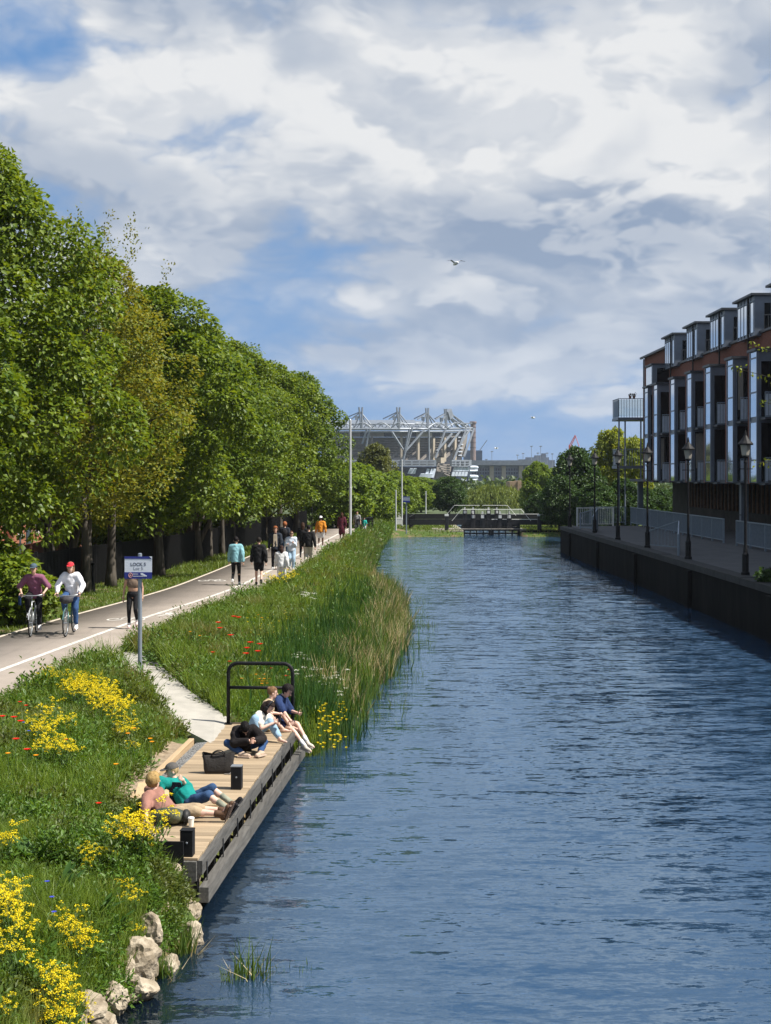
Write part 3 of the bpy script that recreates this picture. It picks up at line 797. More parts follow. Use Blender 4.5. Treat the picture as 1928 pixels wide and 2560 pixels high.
def bank_vegetation():
    g = []
    for (n, y0, y1, h0, h1, w) in ((26000, 10.5, 17, .14, .34, .0075), (34000, 16, 27, .15, .38, .010), (52000, 25, 44, .30, .72, .015), (26000, 44, 70, .35, .75, .024), (12000, 70, 116, .35, .8, .04)):
        p = scatter_bank(n, y0, y1)
        hf = .55 + .75 * n2(p[:, 0], p[:, 1], 1.6, 1.0)
        xr = XR(p[:, 1]); hf *= .55 + .45 * np.clip((p[:, 0] - xr) / .8, 0, 1)
        g.append(blade_arrays(p, RNG.uniform(h0, h1, n) * hf, np.full(n, w) * RNG.uniform(.7, 1.3, n), RNG.uniform(.1, .75, n)))
    V, Ft = merge(g)
    o = link_mesh('meadow_grass', np_mesh('meadow_grass', V, Ft, M_GRASS, k=3), None)
    tag(o, 'tall green and straw coloured meadow grass on the canal bank', 'grass', kind='stuff')
    h = []
    for (n, per, y0, y1, r0, r1, h0, h1, L) in ((430, 70, 10.5, 17, .10, .22, .14, .32, .055), (900, 80, 16, 27, .13, .30, .16, .36, .06), (1750, 90, 25, 44, .18, .42, .30, .70, .075), (420, 80, 44, 70, .25, .5, .35, .7, .11), (170, 70, 70, 116, .4, .7, .4, .75, .18)):
        p = scatter_bank(n, y0, y1, .03, .92)
        hf = .6 + .7 * n2(p[:, 0], p[:, 1], 1.1, 4.0)
        h.append(clump_leaves(p, RNG.uniform(r0, r1, n), RNG.uniform(h0, h1, n) * hf, per, np.full(n, L) * RNG.uniform(.7, 1.4, n)))
    # a thick fringe grows up against the near end of the deck
    n = 210; x = RNG.uniform(-3.6, -2.2, n); y = RNG.uniform(14.7, 15.75, n); p = np.column_stack([x, y, gz(x, y) - .02])
    hh = np.interp(x, [-3.6, -2.55, -2.35, -2.15], [.50, .36, .22, .08]) * RNG.uniform(.7, 1.1, n)
    h.append(clump_leaves(p, RNG.uniform(.1, .2, n), hh, 85, np.full(n, .05) * RNG.uniform(.7, 1.3, n)))
    # plants lean over the inner edge of the deck
    n = 90; y = RNG.uniform(15.9, 18.6, n); x = dk_x(y) - DKW - RNG.uniform(-.16, .35, n) * np.interp(y, [15.9, 18.6], [1, .4]) - .05; p = np.column_stack([x, y, np.full(n, DECK_Z - .06)])
    h.append(clump_leaves(p, RNG.uniform(.10, .2, n), RNG.uniform(.16, .34, n), 85, np.full(n, .05)))
    # weeds hang down over the stones of the foreground edge
    n = 120; y = RNG.uniform(12.2, 15.6, n); x = XW(y) - RNG.uniform(.02, .42, n); p = np.column_stack([x, y, gz(x, y) + .02]); p = p[n2(x * 0, y, 3.2, 1.0) > .42]; n = len(p)
    h.append(clump_leaves(p, RNG.uniform(.08, .18, n), RNG.uniform(.10, .26, n), 80, np.full(n, .05)))
    V, Ft = merge(h)
    o = link_mesh('bank_herbs', np_mesh('bank_herbs', V, Ft, M_HERB, k=3), None)
    tag(o, 'dense low leafy wild plants covering the canal bank', 'wild plants', kind='stuff')
bank_vegetation()

def verge():
    n = 42000; y = 24 + 92 * RNG.random(n) ** 1.25; x = XL(y) - .12 - RNG.random(n) ** 1.2 * 3.4
    p = np.column_stack([x, y, gz(x, y, False) - .01])
    V, Ft = blade_arrays(p, RNG.uniform(.05, .15, n) * (1 + (y > 60)), np.clip(.016 * y / 36, .012, .05), RNG.uniform(.2, .8, n))
    tag(link_mesh('verge_grass', np_mesh('verge_grass', V, Ft, M_LAWN, k=3), None), 'mown grass verge between the towpath and the black fence', 'grass', kind='stuff')
    n = 16000; y = RNG.uniform(114, 149, n); x = RNG.uniform(-6, 16, n); ok = ((x < 6.3) | (x > 11.4)) & ((x > 2.0) | (y > 117)); x, y = x[ok], y[ok]; n = len(x)
    p = np.column_stack([x, y, gz(x, y, False) - .01])
    V, Ft = blade_arrays(p, RNG.uniform(.08, .2, n), np.full(n, .07), RNG.uniform(.2, .8, n))
    tag(link_mesh('lockside_grass', np_mesh('lockside_grass', V, Ft, M_LAWN, k=3), None), 'sunlit mown grass beside the lock gates', 'grass', kind='stuff')
verge()

def reeds():
    parts_g, parts_s, parts_i = [], [], []
    def edge(n, y0, y1, o0, o1):
        y = RNG.uniform(y0, y1, n); x = XW(y) + RNG.uniform(o0, o1, n)
        return np.column_stack([x, y, np.maximum(gz(x, y, False), -.35) - .02])
    p = edge(5200, 26.3, 62, -.75, .35); n = len(p)
    parts_g.append(blade_arrays(p, RNG.uniform(.45, 1.2, n) * (.35 + .95 * n2(p[:, 0], p[:, 1], 1.9)), np.full(n, .022), RNG.uniform(.08, .5, n)))
    p = edge(2600, 62, 112, -.8, .25); n = len(p)
    parts_g.append(blade_arrays(p, RNG.uniform(.5, 1.0, n), np.full(n, .04), RNG.uniform(.1, .5, n)))
    p = edge(1000, 27, 62, .25, 1.1); p = p[n2(p[:, 0] * 0, p[:, 1], 1.1, 2.0) > .5]; n = len(p)
    parts_g.append(blade_arrays(p, RNG.uniform(.35, .8, n), np.full(n, .017), RNG.uniform(.05, .5, n)))
    p = edge(3400, 29, 58, -.85, .30); p = p[n2(p[:, 0] * 0, p[:, 1], 1.0, .4) > .42]; n = len(p)
    parts_s.append(blade_arrays(p, RNG.uniform(.55, 1.1, n), np.full(n, .022), RNG.uniform(.1, .6, n)))
    p = edge(900, 58, 105, -.7, .1); n = len(p)
    parts_s.append(blade_arrays(p, RNG.uniform(.5, .9, n), np.full(n, .035), RNG.uniform(.1, .6, n)))
    # dark sword leaves of iris in drifts
    for (yc, off, sy, so, n) in ((31.5, -1.2, 1.8, .55, 1500), (36.5, -1.0, 2.6, .6, 1800), (27.2, -.45, .8, .35, 900), (44, -1.2, 3, .6, 1300), (50, -1.0, 2, .5, 700)):
        y = RNG.normal(yc, sy, n); x = XW(y) + RNG.normal(off, so, n); p = np.column_stack([x, y, gz(x, y, False) - .02])
        parts_i.append(blade_arrays(p, RNG.uniform(.55, 1.0, n), np.full(n, .03), RNG.uniform(.05, .3, n)))
    tag(link_mesh('green_reeds', np_mesh('green_reeds', *merge(parts_g), M_REED, k=3), None), 'green reeds growing in the shallows along the bank', 'reeds', kind='stuff')
    tag(link_mesh('dry_reeds', np_mesh('dry_reeds', *merge(parts_s), M_STRAW, k=3), None), 'straw coloured dry reeds at the edge of the water', 'reeds', kind='stuff')
    tag(link_mesh('iris_leaves', np_mesh('iris_leaves', *merge(parts_i), M_IRIS, k=3), None), 'dark green drifts of sword shaped iris leaves on the bank', 'iris leaves', kind='stuff')
reeds()
def water_tuft(px, py, n, h, spread, label, name='reed_tuft'):
    c = PZ(px, py, 0.0); t = thing(name, label, 'reeds', c)
    a = RNG.uniform(0, 6.28, n); r = spread * np.sqrt(RNG.random(n))
    base = np.stack([r * np.cos(a) * 1.3, r * np.sin(a), np.full(n, -.25)], 1)
    V, Ft = blade_arrays(base, RNG.uniform(.5, 1, n) * h + .25, np.full(n, .016), RNG.uniform(.03, .38, n))
    tag(link_mesh('blade_cluster', np_mesh('blades', V, Ft, M_REED, k=3), None, t), kind='stuff')
    V, Ft = blade_arrays(base[:n // 4] * 1.05, RNG.uniform(.3, .7, n // 4) * h + .25, np.full(n // 4, .013), RNG.uniform(.3, .95, n // 4))
    tag(link_mesh('bent_blade_cluster', np_mesh('bent_blades', V, Ft, M_STRAW, k=3), None, t), kind='stuff')
water_tuft(628, 2440, 46, .44, .16, 'tuft of green reeds standing alone in the open shallow water')
water_tuft(578, 2450, 18, .26, .08, 'small thin tuft of reeds beside the taller reed tuft')
water_tuft(740, 2425, 14, .10, .20, 'low wisps of dead reed floating past the reed tuft')
water_tuft(395, 2530, 40, .05, .16, 'flat mat of pale floating weed beside the boulders')
water_tuft(800, 1950, 30, .16, .55, 'floating broken reeds on the water past the deck end')
water_tuft(430, 2380, 190, .42, .17, 'thick leafy water plants under the near deck corner', 'water_plant')
water_tuft(405, 2440, 90, .30, .10, 'clump of water plants beside the cracked boulder', 'water_plant')

# ------------------------------------------------------------------ flowering plants
def petals(c, r, n, L, rng):
    d = rand_dirs(n, rng); d[:, 2] = np.abs(d[:, 2]) * .9
    p = np.repeat(np.array([c]), n, 0) + d * r * rng.uniform(.3, 1, (n, 1))
    return leaf_arrays(p, d + rand_dirs(n, rng) * .6, d * .5 + [0, 0, .8] + rand_dirs(n, rng) * .4, np.full(n, L), np.full(n, L * .9), .1)
def rape_template(seed, H):
    rng = np.random.default_rng(seed); ns = rng.integers(6, 9); stems = MB(); fl, lv = [], []
    for i in range(ns):
        a = rng.uniform(0, 6.28); sp = rng.uniform(.04, .2); h = H * rng.uniform(.72, 1.08)
        tip = np.array([math.cos(a) * sp, math.sin(a) * sp, h])
        stems.path([(0, 0, -.03), tuple(tip * [.35, .35, .5]), tuple(tip)], [.005, .004, .002], 4)
        for q in range(3):
            off = rng.normal(size=3) * [.035, .035, .02]; fl.append(petals(tip + off, .024, 12, .017, rng))
        k = 7; z = rng.uniform(.1, .8, k)[:, None]; pos = np.concatenate([tip[:2] * .35 + (tip[:2] * .65) * z, z * h], 1)
        lv.append(leaf_arrays(pos, rand_dirs(k, rng) + [0, 0, .2], np.tile([0, 0, 1.0], (k, 1)) + rand_dirs(k, rng) * .3, rng.uniform(.04, .09, k), rng.uniform(.015, .03, k)))
    return stems.mesh('stem_cluster'), np_mesh('foliage', *merge(lv), M_HERB, k=3), np_mesh('blossom', *merge(fl), M_YELL, k=3)
RAPE = [rape_template(50 + i, h) for i, h in enumerate((.42, .5, .46, .55))]
for q in RAPE: q[0].materials.append(M_STEM)
def rape_plant(pos, label, group, s=1.0):
    k = random.randrange(4); t = thing('rapeseed_plant', label, 'flowering plant', pos, random.uniform(0, 6.28), group)
    t.scale = (s, s, s * random.uniform(.9, 1.1))
    for nm, me in zip(('stem_cluster', 'foliage', 'blossom'), RAPE[k]):
        tag(link_mesh(nm, me, None, t), kind='stuff')
def rape_clump(n, pts, label, s=1.0):
    """plants spread over the photo polygon given by base-line corners (x0,y0,x1,y1,dy)"""
    for _ in range(n):
        x0, y0, x1, y1, dy = random.choice(pts); u = random.random()
        p = G(x0 + (x1 - x0) * u, y0 + (y1 - y0) * u + random.uniform(-dy, dy)); p.z -= .02
        rape_plant(p, label, label.replace('yellow flowering rapeseed plant ', 'yellow rapeseed '), s * random.uniform(.85, 1.15))
rape_clump(44, [(105, 1750, 260, 1760, 22), (180, 1785, 325, 1850, 20), (250, 1790, 320, 1840, 25)], 'yellow flowering rapeseed plant in the big clump by the towpath', 1.0)
rape_clump(15, [(75, 1880, 175, 1900, 45)], 'yellow flowering rapeseed plant beside the red poppies', 1.0)
rape_clump(4, [(300, 1860, 335, 1890, 10)], 'yellow flowering rapeseed plant trailing from the big clump', .7)
rape_clump(9, [(312, 2168, 385, 2174, 8)], 'yellow flowering rapeseed plant in front of the reclining person', 1.2)
rape_clump(27, [(0, 2480, 150, 2560, 60), (60, 2420, 190, 2560, 60), (0, 2560, 180, 2640, 60), (150, 2360, 215, 2450, 30)], 'yellow flowering rapeseed plant in the foreground clump above the boulders', .72)
rape_clump(12, [(0, 2150, 20, 2300, 40), (0, 2300, 45, 2420, 40)], 'yellow flowering rapeseed plant by the broad dock leaves', .85)
rape_clump(9, [(205, 2170, 280, 2190, 25), (300, 2240, 345, 2330, 30)], 'yellow flowering rapeseed plant among dry grass over the stones', .5)
rape_clump(4, [(660, 1480, 720, 1486, 6)], 'yellow flowering rapeseed plant at the path edge by the walkers', 1.5)
rape_clump(5, [(425, 2200, 470, 2225, 10)], 'yellow flowering rapeseed plant beside the near deck end', .45)

def flower_template(kind):
    rng = np.random.default_rng(len(kind)); s = MB(); H = .45
    s.path([(0, 0, -.05), (.01, .005, H * .5), (0, 0, H)], [.004, .0035, .003], 4); st = s.mesh('stem'); st.materials.append(M_STEM)
    n = {'poppy': 6, 'marigold': 12, 'umbel': 60, 'cornflower': 12, 'iris': 8}[kind]
    a = np.arange(n) * 2 * np.pi / n
    if kind == 'umbel':
        r = .055 * np.sqrt(rng.random(n)); a = rng.uniform(0, 6.28, n)
        c = np.stack([r * np.cos(a), r * np.sin(a), H + .012 - r * .25], 1)
        V, Ft = leaf_arrays(c, rand_dirs(n, rng) * [1, 1, .2], np.tile([0, 0, 1.0], (n, 1)), np.full(n, .02), np.full(n, .02), .1)
    else:
        L = {'poppy': .052, 'marigold': .038, 'cornflower': .032, 'iris': .042}[kind]
        c = np.tile([0, 0, H], (n, 1)); ax = np.stack([np.cos(a), np.sin(a), np.full(n, .55 if kind != 'iris' else 1.8)], 1)
        V, Ft = leaf_arrays(c, ax, np.tile([0, 0, 1.0], (n, 1)), np.full(n, L), np.full(n, L * (.95 if kind == 'poppy' else .55)), .2)
    m = {'poppy': M_RED, 'marigold': M_ORANGE, 'umbel': M_WFL, 'cornflower': M_BLUE, 'iris': M_YELL}[kind]
    return st, np_mesh('flower_head', V, Ft, m, k=3)
FT = {k: flower_template(k) for k in ('poppy', 'marigold', 'umbel', 'cornflower', 'iris')}
def flower(kind, px, py, label, group, s=1.0, name=None, hz=.45):
    p = G(px, py, hz * s); t = thing(name or kind, label, 'flower', p, random.uniform(0, 6), group); t.scale = (s,) * 3
    for nm, me in zip(('stem', 'flower_head'), FT[kind]): link_mesh(nm, me, None, t)
for px, py in ((35, 1795), (52, 1805), (40, 1850), (68, 1876), (6, 1793)):
    flower('poppy', px, py, 'large scarlet poppy beside the yellow rapeseed on the near bank', 'scarlet poppies on the near bank', 1.15)
for px, py in ((65, 1765), (50, 1756), (190, 1657), (165, 1850)):
    flower('poppy', px, py, 'small scarlet poppy at the edge of the big yellow clump', 'poppies round the yellow clump', .8)
flower('poppy', 247, 2010, 'single scarlet poppy among dry grass on the near bank', None, .85)
for px, py in ((585, 1543), (597, 1545), (546, 1558), (550, 1572), (626, 1608), (650, 1612), (618, 1622), (645, 1630), (615, 1636), (577, 1590)):
    flower('poppy', px, py, 'scarlet poppy in the meadow beyond the guard rail', 'poppies in the meadow beyond the guard rail', 1.6)
for px, py in ((675, 1658), (676, 1672), (716, 1691), (724, 1676), (532, 1632), (575, 1655)):
    flower('poppy', px, py, 'scarlet poppy seen through the guard rail', 'poppies just behind the guard rail', 1.1)
for px, py in ((640, 1687), (660, 1687), (648, 1698), (661, 1698), (673, 1698), (656, 1704), (665, 1704), (655, 1710), (667, 1709), (605, 1697)):
    flower('marigold', px, py, 'orange marigold in the bunch behind the guard rail', 'orange marigolds behind the guard rail', 1.1)
for px, py in ((476, 1580), (500, 1590), (646, 1538), (655, 1545), (290, 1912), (320, 1835), (335, 1822), (376, 1848), (380, 1856), (90, 1890), (20, 1885)):
    flower('marigold', px, py, 'orange flower scattered in the green bank', 'scattered orange flowers', 1.1)
for px, py in [(int(RNG.uniform(610, 720)), int(RNG.uniform(1528, 1592))) for _ in range(34)]:
    flower('marigold', px, py, 'small yellow wildflower in the meadow near the towpath', 'yellow wildflowers in the meadow', .9, 'wildflower') if False else flower('iris', px, py, 'small yellow wildflower in the meadow near the towpath', 'yellow wildflowers in the meadow', 1.0, 'wildflower')
for _ in range(46):
    u = random.random(); px = 740 + 110 * u + random.gauss(0, 12); py = 1640 + 75 * u + random.gauss(0, 16)
    flower('umbel', px, py, 'white lacy flower head in the drift beside the guard rail', 'white lacy flowers beside the guard rail', 1.2, 'white_umbel')
for _ in range(12):
    flower('umbel', random.uniform(750, 790), random.uniform(1478, 1505), 'white lacy flower head on the far bank by the reeds', 'white lacy flowers by the reeds', 1.2, 'white_umbel')
for px, py in ((118, 2242), (130, 2282), (135, 2320), (72, 1852), (60, 1830)):
    flower('cornflower', px, py, 'small blue cornflower on the near bank', 'blue cornflowers', .9, hz=.3)
for _ in range(85):
    flower('iris', random.uniform(795, 868), random.uniform(1740, 1865), 'yellow flag iris bloom among green reeds beyond the deck', 'yellow flag irises beyond the deck', 1.2, 'flag_iris', .5)
for _ in range(26):
    flower('iris', random.uniform(690, 960), random.uniform(1350, 1500), 'tiny yellow flower on the far stretch of bank', 'yellow flowers on the far bank', 1.2, 'wildflower')

def dock(px, py, n, L, label):
    p = G(px, py); t = thing('dock_plant', label, 'plant', p, 0, None); p0 = Vector((0, 0, 0))
    for i in range(n):
        a = random.uniform(0, 6.28); tilt = random.uniform(.25, .95); l = L * random.uniform(.65, 1.1); w = l * .13
        d = Vector((math.cos(a) * tilt, math.sin(a) * tilt, 1.0)).normalized(); s = Vector((-math.sin(a), math.cos(a), 0))
        b = MB(); m = 7; vs = []
        for k in range(m):
            u = k / (m - 1); c = d * l * u + Vector((math.cos(a), math.sin(a), 0)) * l * .28 * u * u - Vector((0, 0, 1)) * l * .30 * u * u * tilt
            ww = w * (math.sin(math.pi * min(1, u * .93 + .07)) ** .8) * (1 + .12 * math.sin(k * 2.7 + i)); up = d.cross(s).normalized()
            vs += [c - s * ww + up * ww * .35, c, c + s * ww + up * ww * .35]
        fs = []
        for k in range(m - 1): fs += [(3 * k, 3 * k + 1, 3 * k + 4, 3 * k + 3), (3 * k + 1, 3 * k + 2, 3 * k + 5, 3 * k + 4)]
        b.add(vs, fs); b.build('leaf', M_DOCK, t, local=True, smooth=True)
dock(85, 2175, 13, .42, 'large dock plant with dark upright leaves among dry grass')
dock(160, 2235, 10, .30, 'dock plant with broad arching leaves beside the cornflowers')
dock(70, 2300, 9, .30, 'dock plant with pale midribs near the foreground rapeseed')
dock(250, 2300, 12, .30, 'dock plant with upright leaves just above the boulders')
dock(290, 2330, 9, .26, 'bright green dock plant leaning towards the boulders')
dock(455, 2235, 8, .26, 'dock plant growing between stones by the deck corner')
# ------------------------------------------------------------------ trees
def m_bark(name, c, c2):
    return mat(name, c, .9, scale=3.0, c2=c2, bump=.9, bscale=7, stretch=(2.2, 2.2, .35), spec=.2, detail=7)
M_BARK = m_bark('grey_bark', (.03, .026, .021), (.115, .10, .083))
M_SYC = leaf_mat('sycamore_leaf', (.058, .108, .010), (.185, .245, .026), .38, .45, .28)
M_SYC2 = leaf_mat('lime_leaf', (.046, .094, .010), (.150, .212, .025), .36, .45, .28)
M_BRZ = leaf_mat('bronze_leaf', (.10, .145, .014), (.24, .245, .030), .42, .5, .3, (1.5, 1.15, .4))
M_FARL = leaf_mat('far_tree_leaf', (.075, .135, .016), (.19, .265, .034), .40, .5, .3)
M_OLIVE = leaf_mat('olive_leaf', (.07, .085, .026), (.14, .155, .045), .3, .5, .3)
M_DARKL = leaf_mat('dark_tree_leaf', (.022, .055, .012), (.055, .105, .02), .3, .5, .3)
M_WILLOW = leaf_mat('willow_leaf', (.10, .145, .03), (.19, .23, .05), .38, .5, .25)
M_YGL = leaf_mat('yellow_green_leaf', (.14, .19, .02), (.27, .30, .035), .42, .5, .25)

def crown_arrays(seed, H, Rc, base, ncl, per, leaf, rc=(.58, 1.12), asp=.75, spray=0, droop=.25, fill=.2):
    rng = np.random.default_rng(seed); hh = H - base
    u = (np.arange(ncl) + rng.random(ncl)) / ncl; u = u ** .9
    ang = np.arange(ncl) * 2.39996 + rng.normal(0, .35, ncl)
    prof = np.sin(np.pi * np.clip(u * .90 + .09, 0, 1) ** .82) ** .55
    lob = 1 + .14 * np.sin(ang * 3 + seed) + rng.normal(0, .07, ncl)
    rad = Rc * prof * lob * np.where(rng.random(ncl) < fill, rng.uniform(.25, .7, ncl), rng.uniform(.74, 1.0, ncl))
    rcl = rng.uniform(*rc, ncl) * np.clip(.55 + .6 * prof, .5, 1)
    cen = np.stack([np.cos(ang) * (rad - rcl * .4), np.sin(ang) * (rad - rcl * .4), base + .3 + u * (hh - .9)], 1)
    N = ncl * per
    d = rand_dirs(N, rng); d[:, 2] = np.where(d[:, 2] < -.35, -d[:, 2], d[:, 2])
    rr = rng.uniform(.45, 1.08, N) ** .5
    c = np.repeat(cen, per, 0); r = np.repeat(rcl, per)
    # sub-clusters: leaves gather on twig ends
    k = 14; sub = unit(rng.normal(size=(ncl, k, 3))); pick = rng.integers(0, k, N)
    sd_ = sub[np.repeat(np.arange(ncl), per), pick]; sd_[:, 2] = np.where(sd_[:, 2] < -.4, -sd_[:, 2], sd_[:, 2])
    d = unit(sd_ + rng.normal(size=(N, 3)) * .34)
    p = c + d * (r * rr)[:, None] * [1, 1, .72]
    ax = unit(d * [1, 1, .4] + rng.normal(size=(N, 3)) * .45 - [0, 0, droop])
    nr = d * .55 + [0, 0, .75] + rng.normal(size=(N, 3)) * .35
    l = leaf * rng.uniform(.65, 1.25, N)
    parts = [leaf_arrays(p, ax, nr, l, l * asp, .18)]
    if spray:                                                # thin shoots standing out of the top
        for _ in range(spray):
            a = rng.uniform(0, 6.28); q = rng.uniform(.1, .75) * Rc; b0 = np.array([math.cos(a) * q, math.sin(a) * q, base + hh * (.97 - .25 * (q / Rc) ** 2)])
            dr = unit(np.array([[math.cos(a) * .4, math.sin(a) * .4, 1.0]]) + rng.normal(size=(1, 3)) * .2)[0]; m = 46
            s = rng.random(m)[:, None] * rng.uniform(.9, 1.7); pp = b0 + dr * s + rng.normal(size=(m, 3)) * .10
            parts.append(leaf_arrays(pp, rand_dirs(m, rng) + dr, rand_dirs(m, rng) + [0, 0, .6], np.full(m, leaf * .8), np.full(m, leaf * .5), .15))
    V, Ft = merge(parts); return V, Ft, cen
def trunk_mesh(seed, H, base, cen, r0, lean=0.0, limbs=9, fork=False):
    rng = random.Random(seed); b = MB(); top = base + (H - base) * .55
    pts, rs = [], []
    for i in range(9):
        u = i / 8; z = -.15 + u * (top + .15)
        pts.append(Vector((lean * u * u * 1.6 + .07 * math.sin(u * 5 + seed), .07 * math.cos(u * 4 + seed), z)))
        rs.append(r0 * ((1.55 if i == 0 else 1.12 if i == 1 else 1.0) * (1 - .66 * u)))
    b.path(pts, rs, 10)
    order = sorted(range(len(cen)), key=lambda k: rng.random())[:limbs]
    for k in order:
        e = Vector(cen[k]); zs = min(top * .98, max(base * .72, e.z - Vector((e.x, e.y)).length * .75)); u = (zs + .15) / (top + .15); i = min(7, int(u * 8))
        s = pts[i].lerp(pts[i + 1], u * 8 - i); m = s.lerp(e, .5) + Vector((0, 0, .25))
        r = max(.03, r0 * .36 * (1 - .5 * u)); b.path([s, m, e], [r, r * .65, r * .25], 6)
    if fork:
        b.path([pts[1], pts[1] + Vector((.55, -.1, 1.2)), pts[1] + Vector((.95, -.2, 3.0))], [r0 * .62, r0 * .5, r0 * .3], 8)
    return b.mesh('trunk', smooth=True)
def tree_template(seed, H, Rc, base, ncl, per, leaf, m, r0=.2, **kw):
    tk = {k: kw.pop(k) for k in ('lean', 'limbs', 'fork') if k in kw}
    V, Ft, cen = crown_arrays(seed, H, Rc, base, ncl, per, leaf, **kw)
    cm = np_mesh('crown', V, Ft, m, k=3); tm = trunk_mesh(seed, H, base, cen, r0, **tk); tm.materials.append(M_BARK)
    return cm, tm
def place_tree(tpl, x, y, label, group=None, name='tree', rz=None, s=1.0, sz=None, z=None, cat='tree'):
    t = thing(name, label, cat, (x, y, float(gz(x, y, False)) - .03 if z is None else z), random.uniform(0, 6.28) if rz is None else rz, group)
    t.scale = (s, s, sz or s)
    link_mesh('crown', tpl[0], None, t); link_mesh('trunk', tpl[1], None, t); return t
SY1 = tree_template(1, 12.0, 3.9, 2.1, 112, 500, .155, M_SYC, .24, rc=(.68, 1.22), fill=.3)
SY2 = tree_template(2, 11.0, 3.6, 2.0, 98, 370, .185, M_SYC2, .22, fork=True)
SY3 = tree_template(3, 11.0, 3.6, 1.8, 98, 370, .185, M_SYC, .20, lean=.5)
BRZ = tree_template(4, 12.0, 3.4, 2.3, 125, 250, .13, M_BRZ, .2, spray=26, rc=(.55, 1.0), droop=.1, fill=.35)
# the row between towpath and fence
place_tree(SY1, -11.6, 40.0, 'tallest broad sycamore overhanging the two cyclists', None, 'sycamore_tree', .3, 1.05, 1.13)
place_tree(SY2, -13.4, 35.0, 'dense sycamore standing behind the tallest tree at the fence', None, 'sycamore_tree', 1.2, 1.05, 1.05)
place_tree(BRZ, -10.15, 48.6, 'bronze tinted maple with thin upright shoots beside the tallest sycamore', None, 'maple_tree', .4, 1.0, 1.0)
place_tree(SY3, -9.0, 56.0, 'bright green sycamore next to the bronze tinted maple', None, 'sycamore_tree', 2.0, 1.02, 1.06)
RW = ('sycamore second along the fence from the bronze maple', 'sycamore third along the fence from the bronze maple', 'sycamore fourth along the fence from the bronze maple', 'sycamore at the far end of the fence row by the tallest pale pole'); RG = 'sycamores along the black fence'
for RW_, (tpl, x, y, s, sz, rz) in zip(RW, ((SY2, -8.6, 64.5, 1.0, 1.0, .5), (SY1, -7.9, 73.5, .95, .93, 3.3), (SY3, -7.1, 84.0, .98, 1.0, 4.4), (SY2, -6.05, 95.5, 1.02, 1.02, 1.9))):
    place_tree(tpl, x, y, RW_, RG, 'sycamore_tree', rz, s, sz)
BK = 'sycamore filling the gap behind the fence row'; BG = 'trees behind the black fence'
for tpl, x, y, s in ((SY2, -14.6, 47, .95), (SY1, -13.2, 58, .86), (SY3, -12.6, 69, .9), (SY2, -11.5, 80, .92), (SY1, -10.2, 92, .86), (SY3, -9.3, 104, .85)):
    place_tree(tpl, x, y, BK, BG, 'sycamore_tree', None, s)
# extra bare trunks that show in the shade under the crowns
def leaning_trunk(px, py, r, lean, h, label):
    p = PZ(px, py, 1.0); t = thing('bare_tree', label, 'tree', p)
    pts = [Vector((lean * (k / 6) ** 1.6, .03 * math.sin(k), -.1 + h * k / 6)) for k in range(7)]
    MB().path(pts, [r * (1.5 if k == 0 else 1.12 if k == 1 else 1 - .05 * k) for k in range(7)], 10).build('trunk', M_BARK, t, local=True, smooth=True)
    MB().path([pts[4], pts[4] + Vector((-.3, 0, .6)), pts[4] + Vector((-.7, .1, 1.5))], [r * .5, r * .4, r * .2], 7).build('branch', M_BARK, t, local=True, smooth=True)
    return t
leaning_trunk(168, 1472, .17, .75, 3.6, 'grey trunk leaning towards the path behind the red cap')
leaning_trunk(216, 1482, .14, -.1, 3.4, 'slim upright grey trunk on the verge behind the cyclists')
leaning_trunk(277, 1468, .17, .08, 3.4, 'upright grey trunk with a flared foot on the verge grass')
leaning_trunk(128, 1465, .24, -.35, 3.6, 'thick dark trunk rising behind the leafy shrub')
for px, py, r in ((474, 1404, .22), (524, 1398, .13), (556, 1393, .12), (672, 1352, .2), (700, 1346, .2)):
    leaning_trunk(px, py, r, random.uniform(-.1, .1), 3.8, 'dark upright trunk in the shaded row by the fence')['group'] = 'shaded trunks by the fence'

# leafy shrub at the verge beside the cyclists
SHR = tree_template(9, 2.3, 1.15, .1, 46, 150, .17, M_SYC, .05, rc=(.32, .55), limbs=14)
place_tree(SHR, -9.95, 37.8, 'leafy green shrub on the verge behind the plum shirted cyclist', None, 'shrub', .2, 1.0, .95, cat='shrub')
place_tree(SHR, -11.2, 39.6, 'tall dark shrub against the fence by the thick trunk', None, 'shrub', 2.2, 1.25, 1.2, cat='shrub')
place_tree(SHR, -11.6, 36.0, 'shaded shrub at the near end of the fence', None, 'shrub', 4.2, 1.2, 1.1, cat='shrub')

# ------------------------------------------------------------------ trees farther along the canal
FT1 = tree_template(11, 6.0, 2.6, .5, 90, 170, .24, M_FARL, .14, rc=(.5, .85))
FT2 = tree_template(12, 6.0, 2.6, .5, 90, 160, .24, M_DARKL, .14, rc=(.5, .8))
FT3 = tree_template(13, 6.0, 2.4, .8, 80, 170, .22, M_OLIVE, .12, rc=(.45, .7), fill=.4)
FT4 = tree_template(14, 6.0, 2.4, .4, 95, 170, .20, M_YGL, .12, rc=(.4, .65), fill=.4, droop=.6)
def far_tree(tpl, px, pytop, Rpx, D, label, group=None, name='tree', z0=None, hmax=None):
    x = (px - CX) * D / F; zt = ZC - (pytop - CY) * D / F; z0 = .4 if z0 is None else z0
    s = Rpx * D / F / 2.5
    place_tree(tpl, x, D, label, group, name, random.uniform(0, 6), s, (zt - z0) / 6.0, z=z0)
LF = 'leafy green tree in the hedge line past the pale poles'; LG = 'hedge line trees past the pale poles'
for px, pt, r, D in ((842, 1140, 88, 108), (895, 1150, 78, 120), (935, 1172, 66, 132), (985, 1172, 62, 146), (1022, 1186, 50, 160), (1052, 1202, 44, 178), (1078, 1226, 36, 196)):
    far_tree(FT1, px, pt, r, D, LF, LG)
